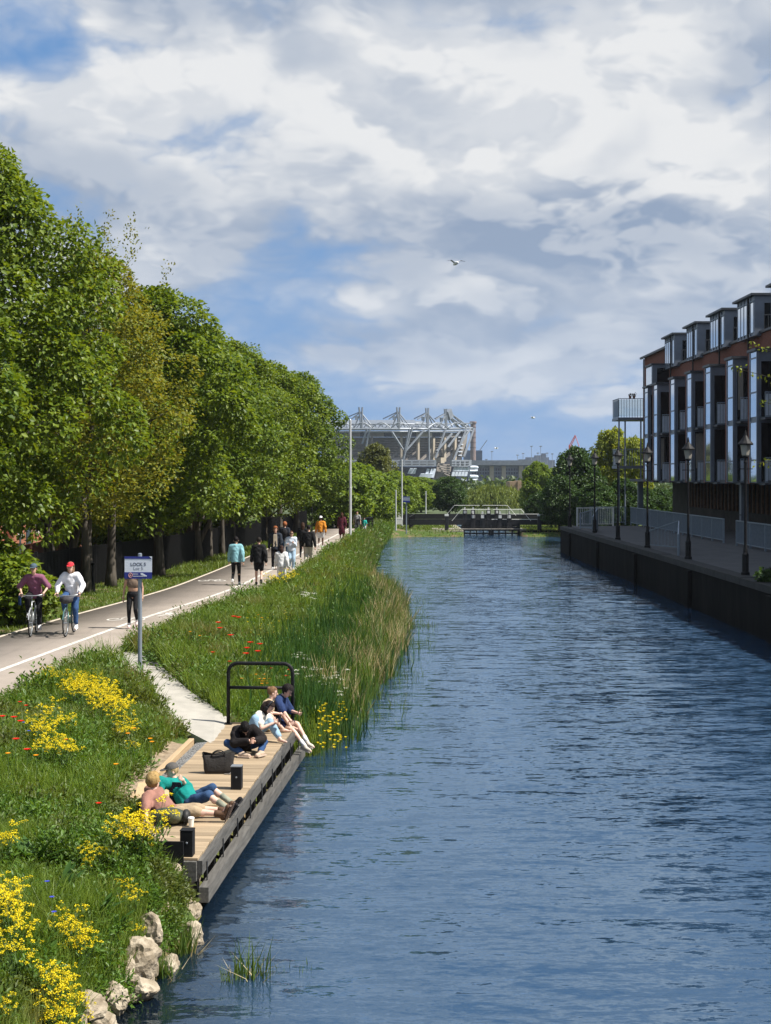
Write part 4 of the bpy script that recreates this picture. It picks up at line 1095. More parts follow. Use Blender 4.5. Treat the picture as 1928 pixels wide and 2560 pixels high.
for px, D in ((800, 112), (870, 100.5), (905, 112)):
    far_tree(SHR, px, 1290, 40, D, 'low leafy bush at the bend of the towpath', 'bushes at the bend of the towpath', 'bush')
far_tree(FT3, 940, 1098, 66, 158, 'olive green tree rising in front of the stadium')
far_tree(FT2, 1122, 1186, 44, 168, 'round dark green tree standing left of the lock gates' .replace('left of', 'behind'))
far_tree(FT1, 1345, 1148, 46, 165, 'yellow green tree behind the lock on the quay side')
far_tree(FT2, 1352, 1225, 40, 140, 'dark bush beside the lock on the quay side', None, 'bush')
far_tree(FT2, 1440, 1106, 66, 124, 'big dark green tree beyond the end of the quay')
far_tree(FT2, 1400, 1180, 50, 118, 'dark lower tree crowding the end of the quay')
far_tree(FT4, 1535, 1052, 72, 132, 'yellow green willow like tree behind the corner balconies')
far_tree(FT4, 1590, 1075, 55, 128, 'yellow green tree touching the corner of the apartment block')
far_tree(FT2, 1490, 1200, 60, 116, 'dark shaded shrub mass at the end of the quay', None, 'bush')
far_tree(FT2, 1560, 1190, 60, 118, 'dark shaded hedge under the corner balconies', None, 'bush')
for px, pt, r, D in ((1395, 1165, 55, 210), (1300, 1235, 40, 230), (1050, 1190, 60, 260)):
    far_tree(FT1, px, pt, r, D, 'distant green tree past the lock', 'distant trees past the lock')

for px, D in ((1608, 122), (1645, 124), (1690, 126), (1735, 125)):
    far_tree(FT2, px, 1215, 55, D, 'dark hedge bush glimpsed under the raised apartment block', 'hedge under the apartment block', 'bush')
def willow(px, pytop, Wpx, D):
    x = (px - CX) * D / F; zt = ZC - (pytop - CY) * D / F; W = Wpx * D / F / 2
    t = thing('willow_tree', 'wide weeping willow spreading behind the lock gates', 'tree', (x, D, .4)); rng = np.random.default_rng(21)
    n = 520; a = rng.uniform(0, 6.28, n); r = W * np.sqrt(rng.random(n)); H = zt - .4
    top = H * np.sqrt(np.clip(1 - (r / (W * 1.06)) ** 2, .06, 1)) * rng.uniform(.82, 1.02, n) * (1 + .12 * np.sin(a * 4))
    per = 26; s = np.tile(np.linspace(0, 1, per), n); L = np.repeat(rng.uniform(.9, 2.2, n), per)
    ax = np.repeat(np.stack([np.cos(a), np.sin(a), a * 0], 1), per, 0)
    p = np.repeat(np.stack([r * np.cos(a), r * np.sin(a), top], 1), per, 0) + ax * (s * .45)[:, None] - np.stack([s * 0, s * 0, s * L], 1) + rng.normal(size=(n * per, 3)) * .14
    V, Ft = leaf_arrays(p, ax * .3 - [0, 0, 1.0] + rng.normal(size=p.shape) * .3, rng.normal(size=p.shape) + ax, np.full(len(p), .5), np.full(len(p), .13), .1)
    link_mesh('crown', np_mesh('crown', V, Ft, M_WILLOW, k=3), None, t)
    MB().path([(0, 0, -.3), (.1, 0, H * .4), (0, 0, H * .75)], [.4, .3, .15], 9).build('trunk', M_BARK, t, local=True)
willow(1235, 1212, 185, 205)

# overhanging branch of a young tree on the quay
def quay_branch():
    t = thing('young_tree', 'young tree with yellow green leaves reaching in over the quay', 'tree', (14.35, 42.0, QUAY_Z))
    b = MB(); b.path([(0, 0, 0), (0, 0, 3), (-.2, 0, 6.6)], [.09, .07, .03], 8); rng = np.random.default_rng(5); parts = []
    for z0, dx, dz in ((4.9, -3.9, 1.6), (5.3, -3.4, 1.9), (4.2, -3.1, 1.3), (3.0, -2.9, .6), (3.4, -3.3, .3), (5.8, -2.0, 2.0)):
        e = Vector((dx, .3, z0 + dz)); s = Vector((-.05, 0, z0)); m = s.lerp(e, .55) + Vector((0, 0, .25)); b.path([s, m, e], [.03, .018, .006], 6)
        n = 44; u = rng.uniform(.5, 1.03, n)[:, None]; s_, m_, e_ = (np.array(v) for v in (s, m, e))
        p = (1 - u) ** 2 * s_ + 2 * u * (1 - u) * m_ + u * u * e_ + rng.normal(size=(n, 3)) * .07
        parts.append(leaf_arrays(p, rng.normal(size=(n, 3)) * .8 - [0.4, 0, .3], rng.normal(size=(n, 3)) * .5 + [0, 0, .8], rng.uniform(.09, .15, n), rng.uniform(.05, .09, n), .15))
    b.build('trunk', M_BARK, t, local=True); link_mesh('crown', np_mesh('crown', *merge(parts), M_YGL, k=3), None, t)
quay_branch()
# ------------------------------------------------------------------ apartment block on the right bank
def m_brick(name, c1, c2, mortar, scale=1.0):
    m, N, b = new_mat(name); MATS[name] = m
    co = N.node('ShaderNodeTexCoord').outputs['Object']
    sep = N.node('ShaderNodeSeparateXYZ'); N.l.new(co, sep.inputs[0])
    cb_ = N.node('ShaderNodeCombineXYZ'); N.l.new(N.math('ADD', sep.outputs[0], sep.outputs[1]), cb_.inputs[0]); N.l.new(sep.outputs[2], cb_.inputs[1])
    br = N.node('ShaderNodeTexBrick'); N.l.new(cb_.outputs[0], br.inputs['Vector'])
    br.inputs['Color1'].default_value = (*c1, 1); br.inputs['Color2'].default_value = (*c2, 1); br.inputs['Mortar'].default_value = (*mortar, 1)
    br.inputs['Scale'].default_value = 1.0; br.inputs['Brick Width'].default_value = .225; br.inputs['Row Height'].default_value = .075; br.inputs['Mortar Size'].default_value = .008
    col = N.mix(N.math('MULTIPLY', N.noise(co, .9, 5, .6), .5), br.outputs[0], tuple(k * .5 for k in c1))
    N.l.new(col, b.inputs['Base Color']); b.inputs['Roughness'].default_value = .9; b.inputs['Specular IOR Level'].default_value = .2; return m
M_BRICK = m_brick('red_brick', (.23, .068, .038), (.17, .052, .032), (.17, .14, .12))
M_GLASSB = None
def m_glass(name, tint, rough=.04, ior=2.0):
    m, N, b = new_mat(name); MATS[name] = m
    b.inputs['Base Color'].default_value = (*tint, 1); b.inputs['Roughness'].default_value = rough; b.inputs['IOR'].default_value = ior
    co = N.node('ShaderNodeTexCoord').outputs['Object']
    bn = N.node('ShaderNodeBump'); bn.inputs['Strength'].default_value = .05; bn.inputs['Distance'].default_value = .05
    N.l.new(N.noise(co, .7, 2), bn.inputs['Height']); N.l.new(bn.outputs[0], b.inputs['Normal']); return m
M_GLASS = m_glass('coated_glass', (.62, .68, .74), .04, 1.5); M_GLASS.node_tree.nodes['Principled BSDF'].inputs['Metallic'].default_value = .9
def m_clear(name, tint):
    m, N, b = new_mat(name); MATS[name] = m; N.n.remove(b)
    g = N.node('ShaderNodeBsdfGlossy'); g.inputs['Roughness'].default_value = .03
    t = N.node('ShaderNodeBsdfTransparent'); t.inputs[0].default_value = (*tint, 1)
    fr = N.node('ShaderNodeFresnel'); fr.inputs[0].default_value = 1.6
    x = N.node('ShaderNodeMixShader'); N.l.new(fr.outputs[0], x.inputs[0]); N.l.new(t.outputs[0], x.inputs[1]); N.l.new(g.outputs[0], x.inputs[2])
    N.l.new(x.outputs[0], N.n['Material Output'].inputs[0]); return m
M_CGLASS = m_clear('clear_balcony_glass', (.86, .9, .9))
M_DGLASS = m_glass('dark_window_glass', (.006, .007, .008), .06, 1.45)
M_FROST = mat('frosted_balcony_panel', (.55, .62, .70), .35, var=.06)
M_ZINC = mat('zinc_cladding', (.15, .175, .215), .45, .3, var=.12, scale=2)
M_RAILP = mat('pale_blue_rail_paint', (.20, .25, .30), .5, var=.12)
M_SLATE = mat('slate_roof', (.05, .052, .058), .6, var=.3, scale=4, bump=.3, bscale=18)
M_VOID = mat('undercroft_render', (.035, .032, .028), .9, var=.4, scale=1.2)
M_DGREY = mat('dark_grey_metal', (.045, .05, .058), .5, .2, var=.2)
FX = 19.0                                                  # face of the brick wall
apt = thing('apartment_building', 'red brick apartment block with grey glass bays and balconies over the quay', 'building', (23, 80, QUAY_Z))
MB().bbox((FX, 22, 4.75), (30, 95.4, 12.25)).build('wall', M_BRICK, apt)
MB().bbox((FX - .02, 95.4, 4.75), (30, 104.2, 13.65)).build('end_wall', M_BRICK, apt)
b = MB(); b.add([(FX - .25, 95.3, 13.65), (FX - .25, 104.5, 13.65), (30, 104.5, 13.65), (30, 95.3, 13.65), (22.2, 96.0, 15.1), (22.2, 103.2, 15.1), (28, 103.2, 15.1), (28, 96, 15.1)],
    [(0, 1, 5, 4), (1, 2, 6, 5), (2, 3, 7, 6), (3, 0, 4, 7), (4, 5, 6, 7), (3, 2, 1, 0)])
rf = b.build('roof', M_SLATE, apt)
MB().bbox((FX - .30, 95.2, 13.52), (FX - .16, 104.6, 13.66)).build('gutter', M_DGREY, rf)
b = MB(); b.add([(FX, 22, 12.25), (FX, 95.3, 12.25), (30, 95.3, 12.25), (30, 22, 12.25), (21.5, 22, 13.6), (21.5, 95.3, 13.6), (30, 95.3, 13.8), (30, 22, 13.8)], [(0, 1, 5, 4), (4, 5, 6, 7), (0, 4, 7, 3), (1, 2, 6, 5)])
rf2 = b.build('roof', M_SLATE, apt)
MB().bbox((FX - .12, 22, 12.16), (FX - .003, 95.2, 12.28)).build('gutter', M_DGREY, rf2)
MB().bbox((17.9, 22, 4.56), (30, 104.2, 4.745)).build('soffit_slab', M_DGREY, apt)
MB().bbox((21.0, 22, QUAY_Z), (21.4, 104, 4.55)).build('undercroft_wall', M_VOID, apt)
for i in range(26):                                        # timber slat screen at the back of the undercroft
    yy = 74 + i * .95
    MB().bbox((20.86, yy, QUAY_Z + 1.2), (20.96, yy + .28, 4.5)).build('undercroft_slat', mat('brown_slat', (.12, .065, .03), .8, var=.4), apt)
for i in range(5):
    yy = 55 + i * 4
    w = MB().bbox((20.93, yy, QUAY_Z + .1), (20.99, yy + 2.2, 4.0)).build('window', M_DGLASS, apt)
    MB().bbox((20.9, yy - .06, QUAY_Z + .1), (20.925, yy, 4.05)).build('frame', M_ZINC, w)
for yy in (54.5, 73.8, 104.0 - .2):
    cpt = MB().bbox((18.42, yy - .19, QUAY_Z), (18.80, yy + .19, 4.555)).build('column', M_ZINC, apt)
    MB().bbox((18.40, yy - .21, 2.9), (18.417, yy + .21, 2.96)).build('column_band', M_DGREY, cpt)

def vbar_rail(parent, p0, p1, z0, z1, n, m, glass=None, w=.022):
    """balcony railing: two rails, upright bars, optional glass behind"""
    p0, p1 = Vector((*p0, 0)), Vector((*p1, 0)); d = p1 - p0
    r = MB().bar(p0 + Vector((0, 0, z1)), p1 + Vector((0, 0, z1)), .06, .05).build('railing', m, parent)
    b = MB(); b.bar(p0 + Vector((0, 0, z0 + .03)), p1 + Vector((0, 0, z0 + .03)), .06, .06); b.build('bottom_rail', m, r)
    b = MB()
    for i in range(n + 1):
        q = p0 + d * (i / n); b.bar(q + Vector((0, 0, z0 + .05)), q + Vector((0, 0, z1 - .02)), w * 1.6, w)
    tag(b.build('baluster_row', m, r), kind='stuff')
    if glass:
        nv = Vector((-d.y, d.x, 0)).normalized() * .05
        MB().bar(p0 + nv + Vector((0, 0, (z0 + z1) / 2)), p1 + nv + Vector((0, 0, (z0 + z1) / 2)), .012, z1 - z0 - .14).build('glass_panel', glass, r)
    return r
def bay(Yc, top=11.0, L=1.4, first=False):
    """projecting glazed bay: front glass faces the canal, side opening has a balcony rail"""
    xf = 17.6; zb = 4.62
    bx = MB()
    bx.bbox((xf + .06, Yc + .06, zb), (FX + .3, Yc + L, top - .1))
    body = bx.build('bay_window', M_ZINC, apt)
    MB().bbox((xf - .10, Yc - .12, top - .1), (FX + .05, Yc + L + .1, top + .02)).build('cap', M_DGREY, body)
    for yy in (Yc, Yc + L - .09):
        MB().bbox((xf, yy, zb), (xf + .12, yy + .09, top - .1)).build('post', M_ZINC, body)
    for z0, z1 in ((zb + .05, 5.66), (5.74, 7.5), (7.78, 8.9), (8.98, 10.55), (10.6, top - .13)):
        g = MB().bbox((xf + .03, Yc + .095, z0), (xf + .055, Yc + L - .095, z1)).build('pane', M_GLASS, body)
        MB().bbox((xf + .01, Yc + .09, z1), (xf + .055, Yc + L - .09, z1 + .07)).build('transom', M_ZINC, g)
    for z0, z1 in ((zb + .06, 7.48), (7.78, 10.4)):          # side openings
        f = MB().bbox((xf + .22, Yc + .035, z0), (FX, Yc + .052, z1)).build('balcony_door', M_DGLASS, body)
        MB().bbox((xf + .15, Yc + .0, z0), (xf + .215, Yc + .05, z1)).build('frame', M_ZINC, f)
        MB().bbox((xf + .15, Yc + .0, z1), (FX, Yc + .05, z1 + .07)).build('frame_head', M_ZINC, f)
    if random.random() < .6:
        z1 = random.choice((7.4, 10.3)); MB().bbox((xf + .26, Yc + .018, z1 - 2.0), (xf + .26 + random.uniform(.2, .5), Yc + .030, z1)).build('curtain', mat('curtain', (.22, .20, .17), .9, var=.3, scale=14, stretch=(6, 6, .2)), body)
    for z0 in (zb, 7.7):
        MB().bbox((xf + .14, Yc - .95, z0 - .10), (FX + .1, Yc + .02, z0)).build('balcony_slab', M_DGREY, body)
        vbar_rail(apt, (xf + .16, Yc - .9), (FX, Yc - .9), z0 + .02, z0 + 1.18, 8, M_RAILP, M_FROST)
    MB().bbox((xf + .02, Yc + L + .005, zb - .05), (FX + .1, Yc + L + .32, top + .0)).build('brick_fin', M_BRICK, apt)
for Yc in (95.4, 92.1, 86.6, 81.8, 77.0, 72.0, 67.4, 62.6, 57.8, 53.0): bay(Yc)
ub = MB().bbox((17.9, 95.3, 11.03), (FX + .2, 97.6, 12.4)).build('bay_window', M_ZINC, apt)
MB().bbox((17.8, 95.2, 12.4), (FX + .2, 97.75, 12.5)).build('cap', M_DGREY, ub)
MB().bbox((17.865, 95.45, 11.15), (17.895, 97.45, 12.3)).build('pane', M_GLASS, ub)
MB().bbox((18.2, 95.262, 11.15), (19.0, 95.295, 12.2)).build('pane', M_DGLASS, ub)
def dormer(Y0, Y1):
    x0 = 18.6; zb, zt = 12.05, 14.15
    d = MB().bbox((x0 + .05, Y0 + .05, zb), (21.8, Y1 - .05, zt - .08)).build('dormer', M_ZINC, apt)
    MB().bbox((x0 - .18, Y0 - .2, zt - .08), (21.9, Y1 + .15, zt + .03)).build('flat_roof', M_DGREY, d)
    n = 5
    for i in range(n):
        y0 = Y0 + .18 + i * (Y1 - Y0 - .36) / n; y1 = y0 + (Y1 - Y0 - .36) / n - .12
        MB().bbox((x0 + .015, y0, zb + .18), (x0 + .045, y1, zt - .42)).build('pane', M_GLASS, d)
        MB().bbox((x0 + .0, y1 + .02, zb + .05), (x0 + .06, y1 + .10, zt - .1)).build('mullion', M_ZINC, d)
    MB().bbox((x0 + .01, Y0 + .1, zt - .36), (x0 + .044, Y1 - .1, zt - .3)).build('transom', M_RAILP, d)
    for xx in (.55, 1.25):
        MB().bbox((x0 + xx, Y0 + .02, zb + .05), (x0 + xx + .55, Y0 + .045, zt - .45)).build('side_window', M_DGLASS, d)
    MB().bbox((x0 + 1.12, Y0 + .0, zb + .05), (x0 + 1.22, Y0 + .05, zt - .4)).build('window_post', M_WHITE if False else M_RAILP, d)
    vbar_rail(apt, (x0 + .3, Y0 - .85), (x0 + 2.4, Y0 - .85), zb + .1, zb + .95, 10, M_DGREY)
    MB().tube((x0 - .03, Y0 + 1.0, 4.8), (x0 - .03, Y0 + 1.0, zt - .1), .045, n=6).build('downpipe', M_BLACK, apt)
for Y0, Y1 in ((91.6, 94.9), (84.9, 88.1), (78.1, 81.7), (71.8, 75.4), (65.2, 68.8), (58.5, 62.1)): dormer(Y0, Y1)
MB().tube((FX - .1, 104.05, 4.8), (FX - .1, 104.05, 13.5), .05, n=6).build('downpipe', M_BLACK, apt)
# corner balconies on posts
for z0, zr in ((9.25, 10.62), (5.7, 6.92)):
    s = MB().bbox((17.05, 104.25, z0 - .2), (19.4, 107.0, z0)).build('corner_balcony', M_ZINC, apt)
    for a, c, n in (((17.1, 104.3), (18.9, 104.3), 9), ((17.1, 104.3), (17.1, 106.9), 9)):
        p0, p1 = Vector((*a, 0)), Vector((*c, 0)); b = MB(); d = p1 - p0
        b.bar(p0 + Vector((0, 0, zr)), p1 + Vector((0, 0, zr)), .06, .05)
        for i in range(n + 1): b.bar(p0 + d * (i / n) + Vector((0, 0, z0)), p0 + d * (i / n) + Vector((0, 0, zr)), .035, .03)
        tag(b.build('railing', M_RAILP, s), kind='stuff')
        nv = Vector((0, .05, 0)) if abs(d.x) > .1 else Vector((.05, 0, 0))
        MB().bar(p0 + nv + Vector((0, 0, (z0 + zr) / 2)), p1 + nv + Vector((0, 0, (z0 + zr) / 2)), .012, zr - z0 - .15).build('glass_panel', M_CGLASS, s)
for x, yy in ((17.15, 104.4), (18.0, 106.8), (18.75, 104.4)):
    MB().tube((x, yy, QUAY_Z), (x, yy, 9.05), .06, n=8).build('balcony_post', M_ZINC, apt)
for x in (18.0, 18.28):
    t = thing('potted_plant', 'small pot of dark red flowers on the top corner balcony rail', 'plant', (x, 104.6, 10.66), 0, 'pots of flowers on the corner balcony')
    MB().lathe([(.08, 0), (.11, .18)], (x, 104.6, 10.66), 10).build('pot', mat('terracotta', (.22, .08, .04), .8), t)
    n = 46; p = RNG.normal(size=(n, 3)) * [.08, .08, .05] + [0, 0, .26]
    link_mesh('foliage', np_mesh('foliage', *leaf_arrays(p, rand_dirs(n), rand_dirs(n) + [0, 0, 1], np.full(n, .1), np.full(n, .07)), leaf_mat('dark_red_leaf', (.10, .012, .015), (.05, .04, .01), .2), k=3), None, t)

# ------------------------------------------------------------------ quay furniture
def fence_run(p0, p1, label, zt0=1.18, zt1=1.18, m=None, per=2.4, gap=.12, zb=None):
    """steel bar fence: posts, rails and bars between p0 and p1"""
    p0, p1 = Vector((*p0, QUAY_Z if zb is None else zb)), Vector((*p1, QUAY_Z if zb is None else zb)); d = p1 - p0; L = d.length; m = m or M_RAILP
    t = thing('railing', label, 'railing', p0); n = max(1, round(L / per)); Z = Vector((0, 0, 1))
    zt = lambda u: zt0 + (zt1 - zt0) * u
    for i in range(n + 1):
        u = i / n; MB().box(p0 + d * u + Z * zt(u) / 2, (.08, .08, zt(u) + .06), 0).build('post', m, t)
    for i in range(n):
        a, c = i / n, (i + 1) / n
        MB().bar(p0 + d * a + Z * zt(a), p0 + d * c + Z * zt(c), .06, .05).build('top_rail', m, t)
        MB().bar(p0 + d * a + Z * .14, p0 + d * c + Z * .14, .05, .04).build('bottom_rail', m, t)
        b = MB(); k = int(L / n / gap)
        for j in range(1, k):
            u = a + (c - a) * j / k; b.bar(p0 + d * u + Z * .14, p0 + d * u + Z * zt(u), .022, .022)
        tag(b.build('bar_panel', m, t), kind='stuff')
    return t
fence_run((16.65, 70.0), (16.65, 96.4), 'long pale blue bar railing in front of the dark undercroft')
fence_run((16.65, 52.0), (16.65, 67.4), 'pale blue bar railing past the grey column')
fence_run((16.4, 97.2), (14.0, 97.2), 'short pale railing under the corner balconies')
fence_run((12.15, 59.0), (13.0, 63.0), 'pale blue access railing sloping up at the quay edge', .86, 1.3)
fence_run((13.0, 63.0), (12.1, 65.6), 'pale blue access railing sloping down at the quay edge', 1.3, .75)
fence_run((12.1, 83.0), (12.7, 85.2), 'pale access railing sloping up near the end of the quay', .9, 1.35)
fence_run((12.7, 85.2), (12.0, 87.6), 'pale access railing sloping down near the end of the quay', 1.35, 1.0)
fence_run((12.6, 93.5), (15.0, 93.7), 'white railing across the end of the quay', 1.2, 1.2, M_WHITE)
def lamp_post(x, y, label=None):
    t = thing('street_lamp', label or 'black heritage lamp post on the quay', 'street lamp', (x, y, QUAY_Z), 0, 'heritage lamps along the quay')
    MB().lathe([(.17, 0), (.17, .12), (.13, .16), (.13, .75), (.09, .82), (.075, .95), (.055, 1.1), (.048, 3.9), (.07, 3.95), (.05, 4.02), (.05, 4.15)], (0, 0, 0), 12).build('post', M_BLACK, t, local=True)
    MB().bar((-.28, 0, 3.72), (.28, 0, 3.72), .03, .03).build('ladder_bar', M_BLACK, t, local=True)
    b = MB(); b.lathe([(.08, 4.15), (.14, 4.2), (.20, 4.55)], (0, 0, 0), 8); ln = b.build('lantern_glass', m_glass('lamp_glass', (.35, .33, .28), .2, 1.45) if 'lamp_glass' not in MATS else MATS['lamp_glass'], t, local=True)
    MB().lathe([(.30, 4.55), (.31, 4.60), (.20, 4.70), (.12, 4.80), (.06, 4.88), (.05, 4.95), (.015, 5.08)], (0, 0, 0), 12).build('lantern_hood', M_BLACK, t, local=True)
    MB().lathe([(.10, 4.10), (.15, 4.16), (.10, 4.19)], (0, 0, 0), 8).build('collar', M_BLACK, t, local=True)
    return t
for od, (px, py) in zip(('sixth', 'fifth', 'fourth', 'third', 'second', 'first'), ((1848, 1440), (1721, 1400), (1619, 1371), (1545, 1350), (1487, 1332), (1420, 1318))):
    p = PZ(px, py, QUAY_Z); t_ = lamp_post(max(p.x, QX + .28), min(p.y, 92.3), od + ' black heritage lamp along the quay from its white end railing'); t_.scale = (.85, .85, .95)
weed = tree_template(31, .7, .5, .05, 20, 60, .12, M_DARKL, .02, rc=(.12, .22), limbs=6)
place_tree(weed, QX + .4, 44.0, 'dark weeds growing on the edge of the quay wall', None, 'weed', .5, 1, 1, z=QUAY_Z, cat='plant')
# ------------------------------------------------------------------ lock gates at the end of the pound
M_GATE = mat('black_gate_timber', (.010, .010, .012), .55, var=.4, scale=5, bump=.3, bscale=20)
M_LWHITE = mat('lock_white_paint', (.72, .72, .70), .6, var=.10, scale=4)
def lock_pair(Y, dx, label_l, label_r, beam_z=1.30, open_below=True):
    xl, xr = 6.45 + dx, 11.25 + dx; xm = (xl + xr) / 2
    for sgn, heel, lab in ((-1, xl, label_l), (1, xr, label_r)):
        t = thing('lock_gate', lab, 'lock gate', (heel, Y, 0))
        m0 = xm + sgn * .02; lo, hi = min(heel, m0), max(heel, m0)
        for z0, z1 in ((.36, .52), (.54, .70), (.72, .88), (.90, 1.06)):
            MB().bbox((lo, Y - .05, z0), (hi, Y + .07, z1)).build('plank', M_GATE, t)
        for k in range(5):
            x = lo + .09 + (hi - lo - .18) * k / 4
            w = .20 if k in (0, 4) else .10
            MB().bbox((x - w / 2, Y - .13, -.6), (x + w / 2, Y + .09, 1.22 if k in (0, 4) else 1.06)).build('gate_post', M_GATE, t)
        MB().bbox((lo, Y - .11, .08), (hi, Y - .04, .20)).build('gate_rail', M_GATE, t)
        e = heel + sgn * 5.0
        bl, bh = sorted((m0 - sgn * .02, e))
        MB().bbox((bl, Y - .17, beam_z - .44), (bh, Y + .17, beam_z)).build('balance_beam', M_GATE, t)
        MB().bbox((min(m0, e) + .02, Y - .175, beam_z + .002), (max(m0, e) - .02, Y + .1, beam_z + .035)).build('beam_top_stripe', M_LWHITE if sgn > 0 else M_GATE, t)
        el, eh = sorted((e, e + sgn * .6))
        MB().bbox((el, Y - .2, beam_z - .4), (eh, Y + .2, beam_z + .06)).build('beam_end', M_LWHITE, t)
        MB().bbox((el + .05, Y - .21, beam_z + .065), (eh - .05, Y + .21, beam_z + .12)).build('beam_cap', M_LWHITE, t)
        for k in (.3, .62):                               # paddle gear racks
            x = m0 + (heel - m0) * k
            r = MB().bbox((x - .2, Y - .30, .5), (x + .2, Y - .14, 1.75)).build('paddle_gear', M_GATE, t)
            MB().bbox((x - .13, Y - .36, 1.42), (x + .13, Y - .305, 1.68)).build('gear_plate', M_LWHITE, r)
            MB().bbox((x - .07, Y - .27, 1.755), (x + .07, Y - .16, 1.98)).build('rack_top', M_LWHITE, r)
        b = MB(); zr = beam_z + .85; Yr = Y - .4
        b.path([(heel + sgn * .9, Yr, beam_z - .1), (heel + sgn * .1, Yr, zr), (m0 + sgn * .1, Yr, zr)], .021, 6); b.build('handrail', M_LWHITE, t)
        for k in (.1, .55, .95):
            x = m0 + (heel - m0) * k + sgn * .1; MB().tube((x, Yr, .6), (x, Yr, zr), .022, n=6).build('stanchion', M_GATE, t)
        MB().bbox((lo - .5 * (sgn < 0), Y - .62, .50), (hi + .5 * (sgn > 0), Y - .15, .55)).build('footboard', mat('pale_footboard', (.30, .28, .25), .8), t)
lock_pair(119.2, 0, 'black lock gate with white beam end on the towpath side of the near pair', 'black lock gate with white striped beam on the quay side of the near pair')
lock_pair(134.5, .15, 'black lock gate farther back with white beam end on the towpath side', 'black lock gate farther back with white striped beam on the quay side', 1.33)
for px, lab in ((1117, 'black mooring post with white top on the towpath side of the lock'), (1349, 'black mooring post with white top on the quay side of the lock')):
    x = (px - CX) * 118 / F; t = thing('mooring_post', lab, 'post', (x, 118, .4))
    MB().bbox((x - .16, 117.85, .1), (x + .16, 118.15, 1.62)).build('post', M_GATE, t, bevel=.02)
    MB().bbox((x - .165, 117.84, 1.625), (x + .165, 118.16, 1.78)).build('white_top', M_LWHITE, t)
# stone edges of the lock and of the basin end
for name, x0, x1, y0, y1, lab in (('lock_wall', 1.2, 6.46, 117.3, 117.95, 'low rough stone wall edging the grass left of the lock'.replace('left of', 'on the towpath side of')), ('lock_wall', 11.24, 15.2, 117.3, 117.95, 'low dark stone wall on the quay side of the lock')):
    t = thing(name, lab, 'wall', ((x0 + x1) / 2, y0, 0)); MB().bbox((x0, y0 + .08, -.9), (x1, y1, .30)).build('wall_core', M_QWALL if x0 > 9 else M_STONE, t)
    x = x0
    while x < x1 - .2:
        w = min(random.uniform(.5, .95), x1 - x)
        for r in range(2):
            MB().bbox((x + .01, y0 - random.uniform(0, .04), -.3 + r * .36), (x + w - .01, y1 + .02, .04 + r * .37 + random.uniform(0, .03))).build('stone', M_QWALL if x0 > 9 else M_STONE, t)
        x += w
for xx, lab in ((6.46, 'stone wall of the lock chamber on the towpath side'), (11.24, 'stone wall of the lock chamber on the quay side')):
    t = thing('chamber_wall', lab, 'wall', (xx, 134, 0)); s = -1 if xx < 9 else 1
    a, c = sorted((xx, xx + s * .5)); MB().bbox((a, 118.0, -.95), (c, 150, .46)).build('wall', M_STONE, t)
# steps of pale paving up from the water by the towpath
t = thing('lockside_paving', 'pale stone paving strip beside the lock gate', 'paving', (4.6, 119, .45))
for i in range(4):
    MB().bbox((3.9 + .0, 118.1 + i * .85, .40), (6.2, 118.9 + i * .85, .475 + .012 * i)).build('slab', mat('pale_slab', (.36, .32, .27), .9, var=.2, scale=4), t)

# ------------------------------------------------------------------ pale poles, signs, railings on the left bank
def pole(px, pyb, pyt, z, r, label, group=None):
    p = PZ(px, pyb, z); h = (pyb - pyt) * p.y / F; t = thing('lighting_pole', label, 'pole', p, 0, group)
    MB().lathe([(r * 1.0, 0), (r, h * .45), (r * .92, h * .452), (r * .8, h)], (0, 0, 0), 10).build('shaft', M_POLE, t, local=True, smooth=False)
    MB().lathe([(r * 1.7, 0), (r * 1.7, .03), (r * 1.1, .05)], (0, 0, 0), 10).build('base_collar', M_GALV, t, local=True)
    MB().lathe([(r * .82, h), (r * .5, h + .05)], (0, 0, 0), 10).build('cap', M_GALV, t, local=True)
pole(876, 1357, 1050, .97, .085, 'tallest pale steel pole at the edge of the towpath by the burgundy dress')
pole(1005, 1314, 1150, .7, .075, 'slim pale steel pole on the grass near the lock')
pole(990, 1326, 1226, .8, .06, 'short pale pole next to the slim pole near the lock')
pole(1065, 1292, 1229, .45, .07, 'distant short pale pole in front of the hedge line')
def text_mesh(body, size, m, parent, loc, name='lettering', rx=math.pi / 2, bold=0.0, sx=1.0):
    cu = bpy.data.curves.new(name, 'FONT'); cu.body = body; cu.size = size; cu.align_x = 'CENTER'; cu.align_y = 'CENTER'; cu.extrude = .0015; cu.offset = bold
    o = bpy.data.objects.new(name, cu); COL.objects.link(o); dg = bpy.context.evaluated_depsgraph_get(); dg.update()
    me = bpy.data.meshes.new_from_object(o.evaluated_get(dg)); bpy.data.objects.remove(o); me.materials.clear()
    r = link_mesh(name, me, m, parent); r.location = loc; r.rotation_euler = (rx, 0, 0); r.scale = (sx, 1, 1); return r
M_NAVY = mat('navy_sign_paint', (.018, .028, .20), .4, var=.08)
M_SIGNW = mat('sign_white', (.62, .66, .74), .45, var=.05)
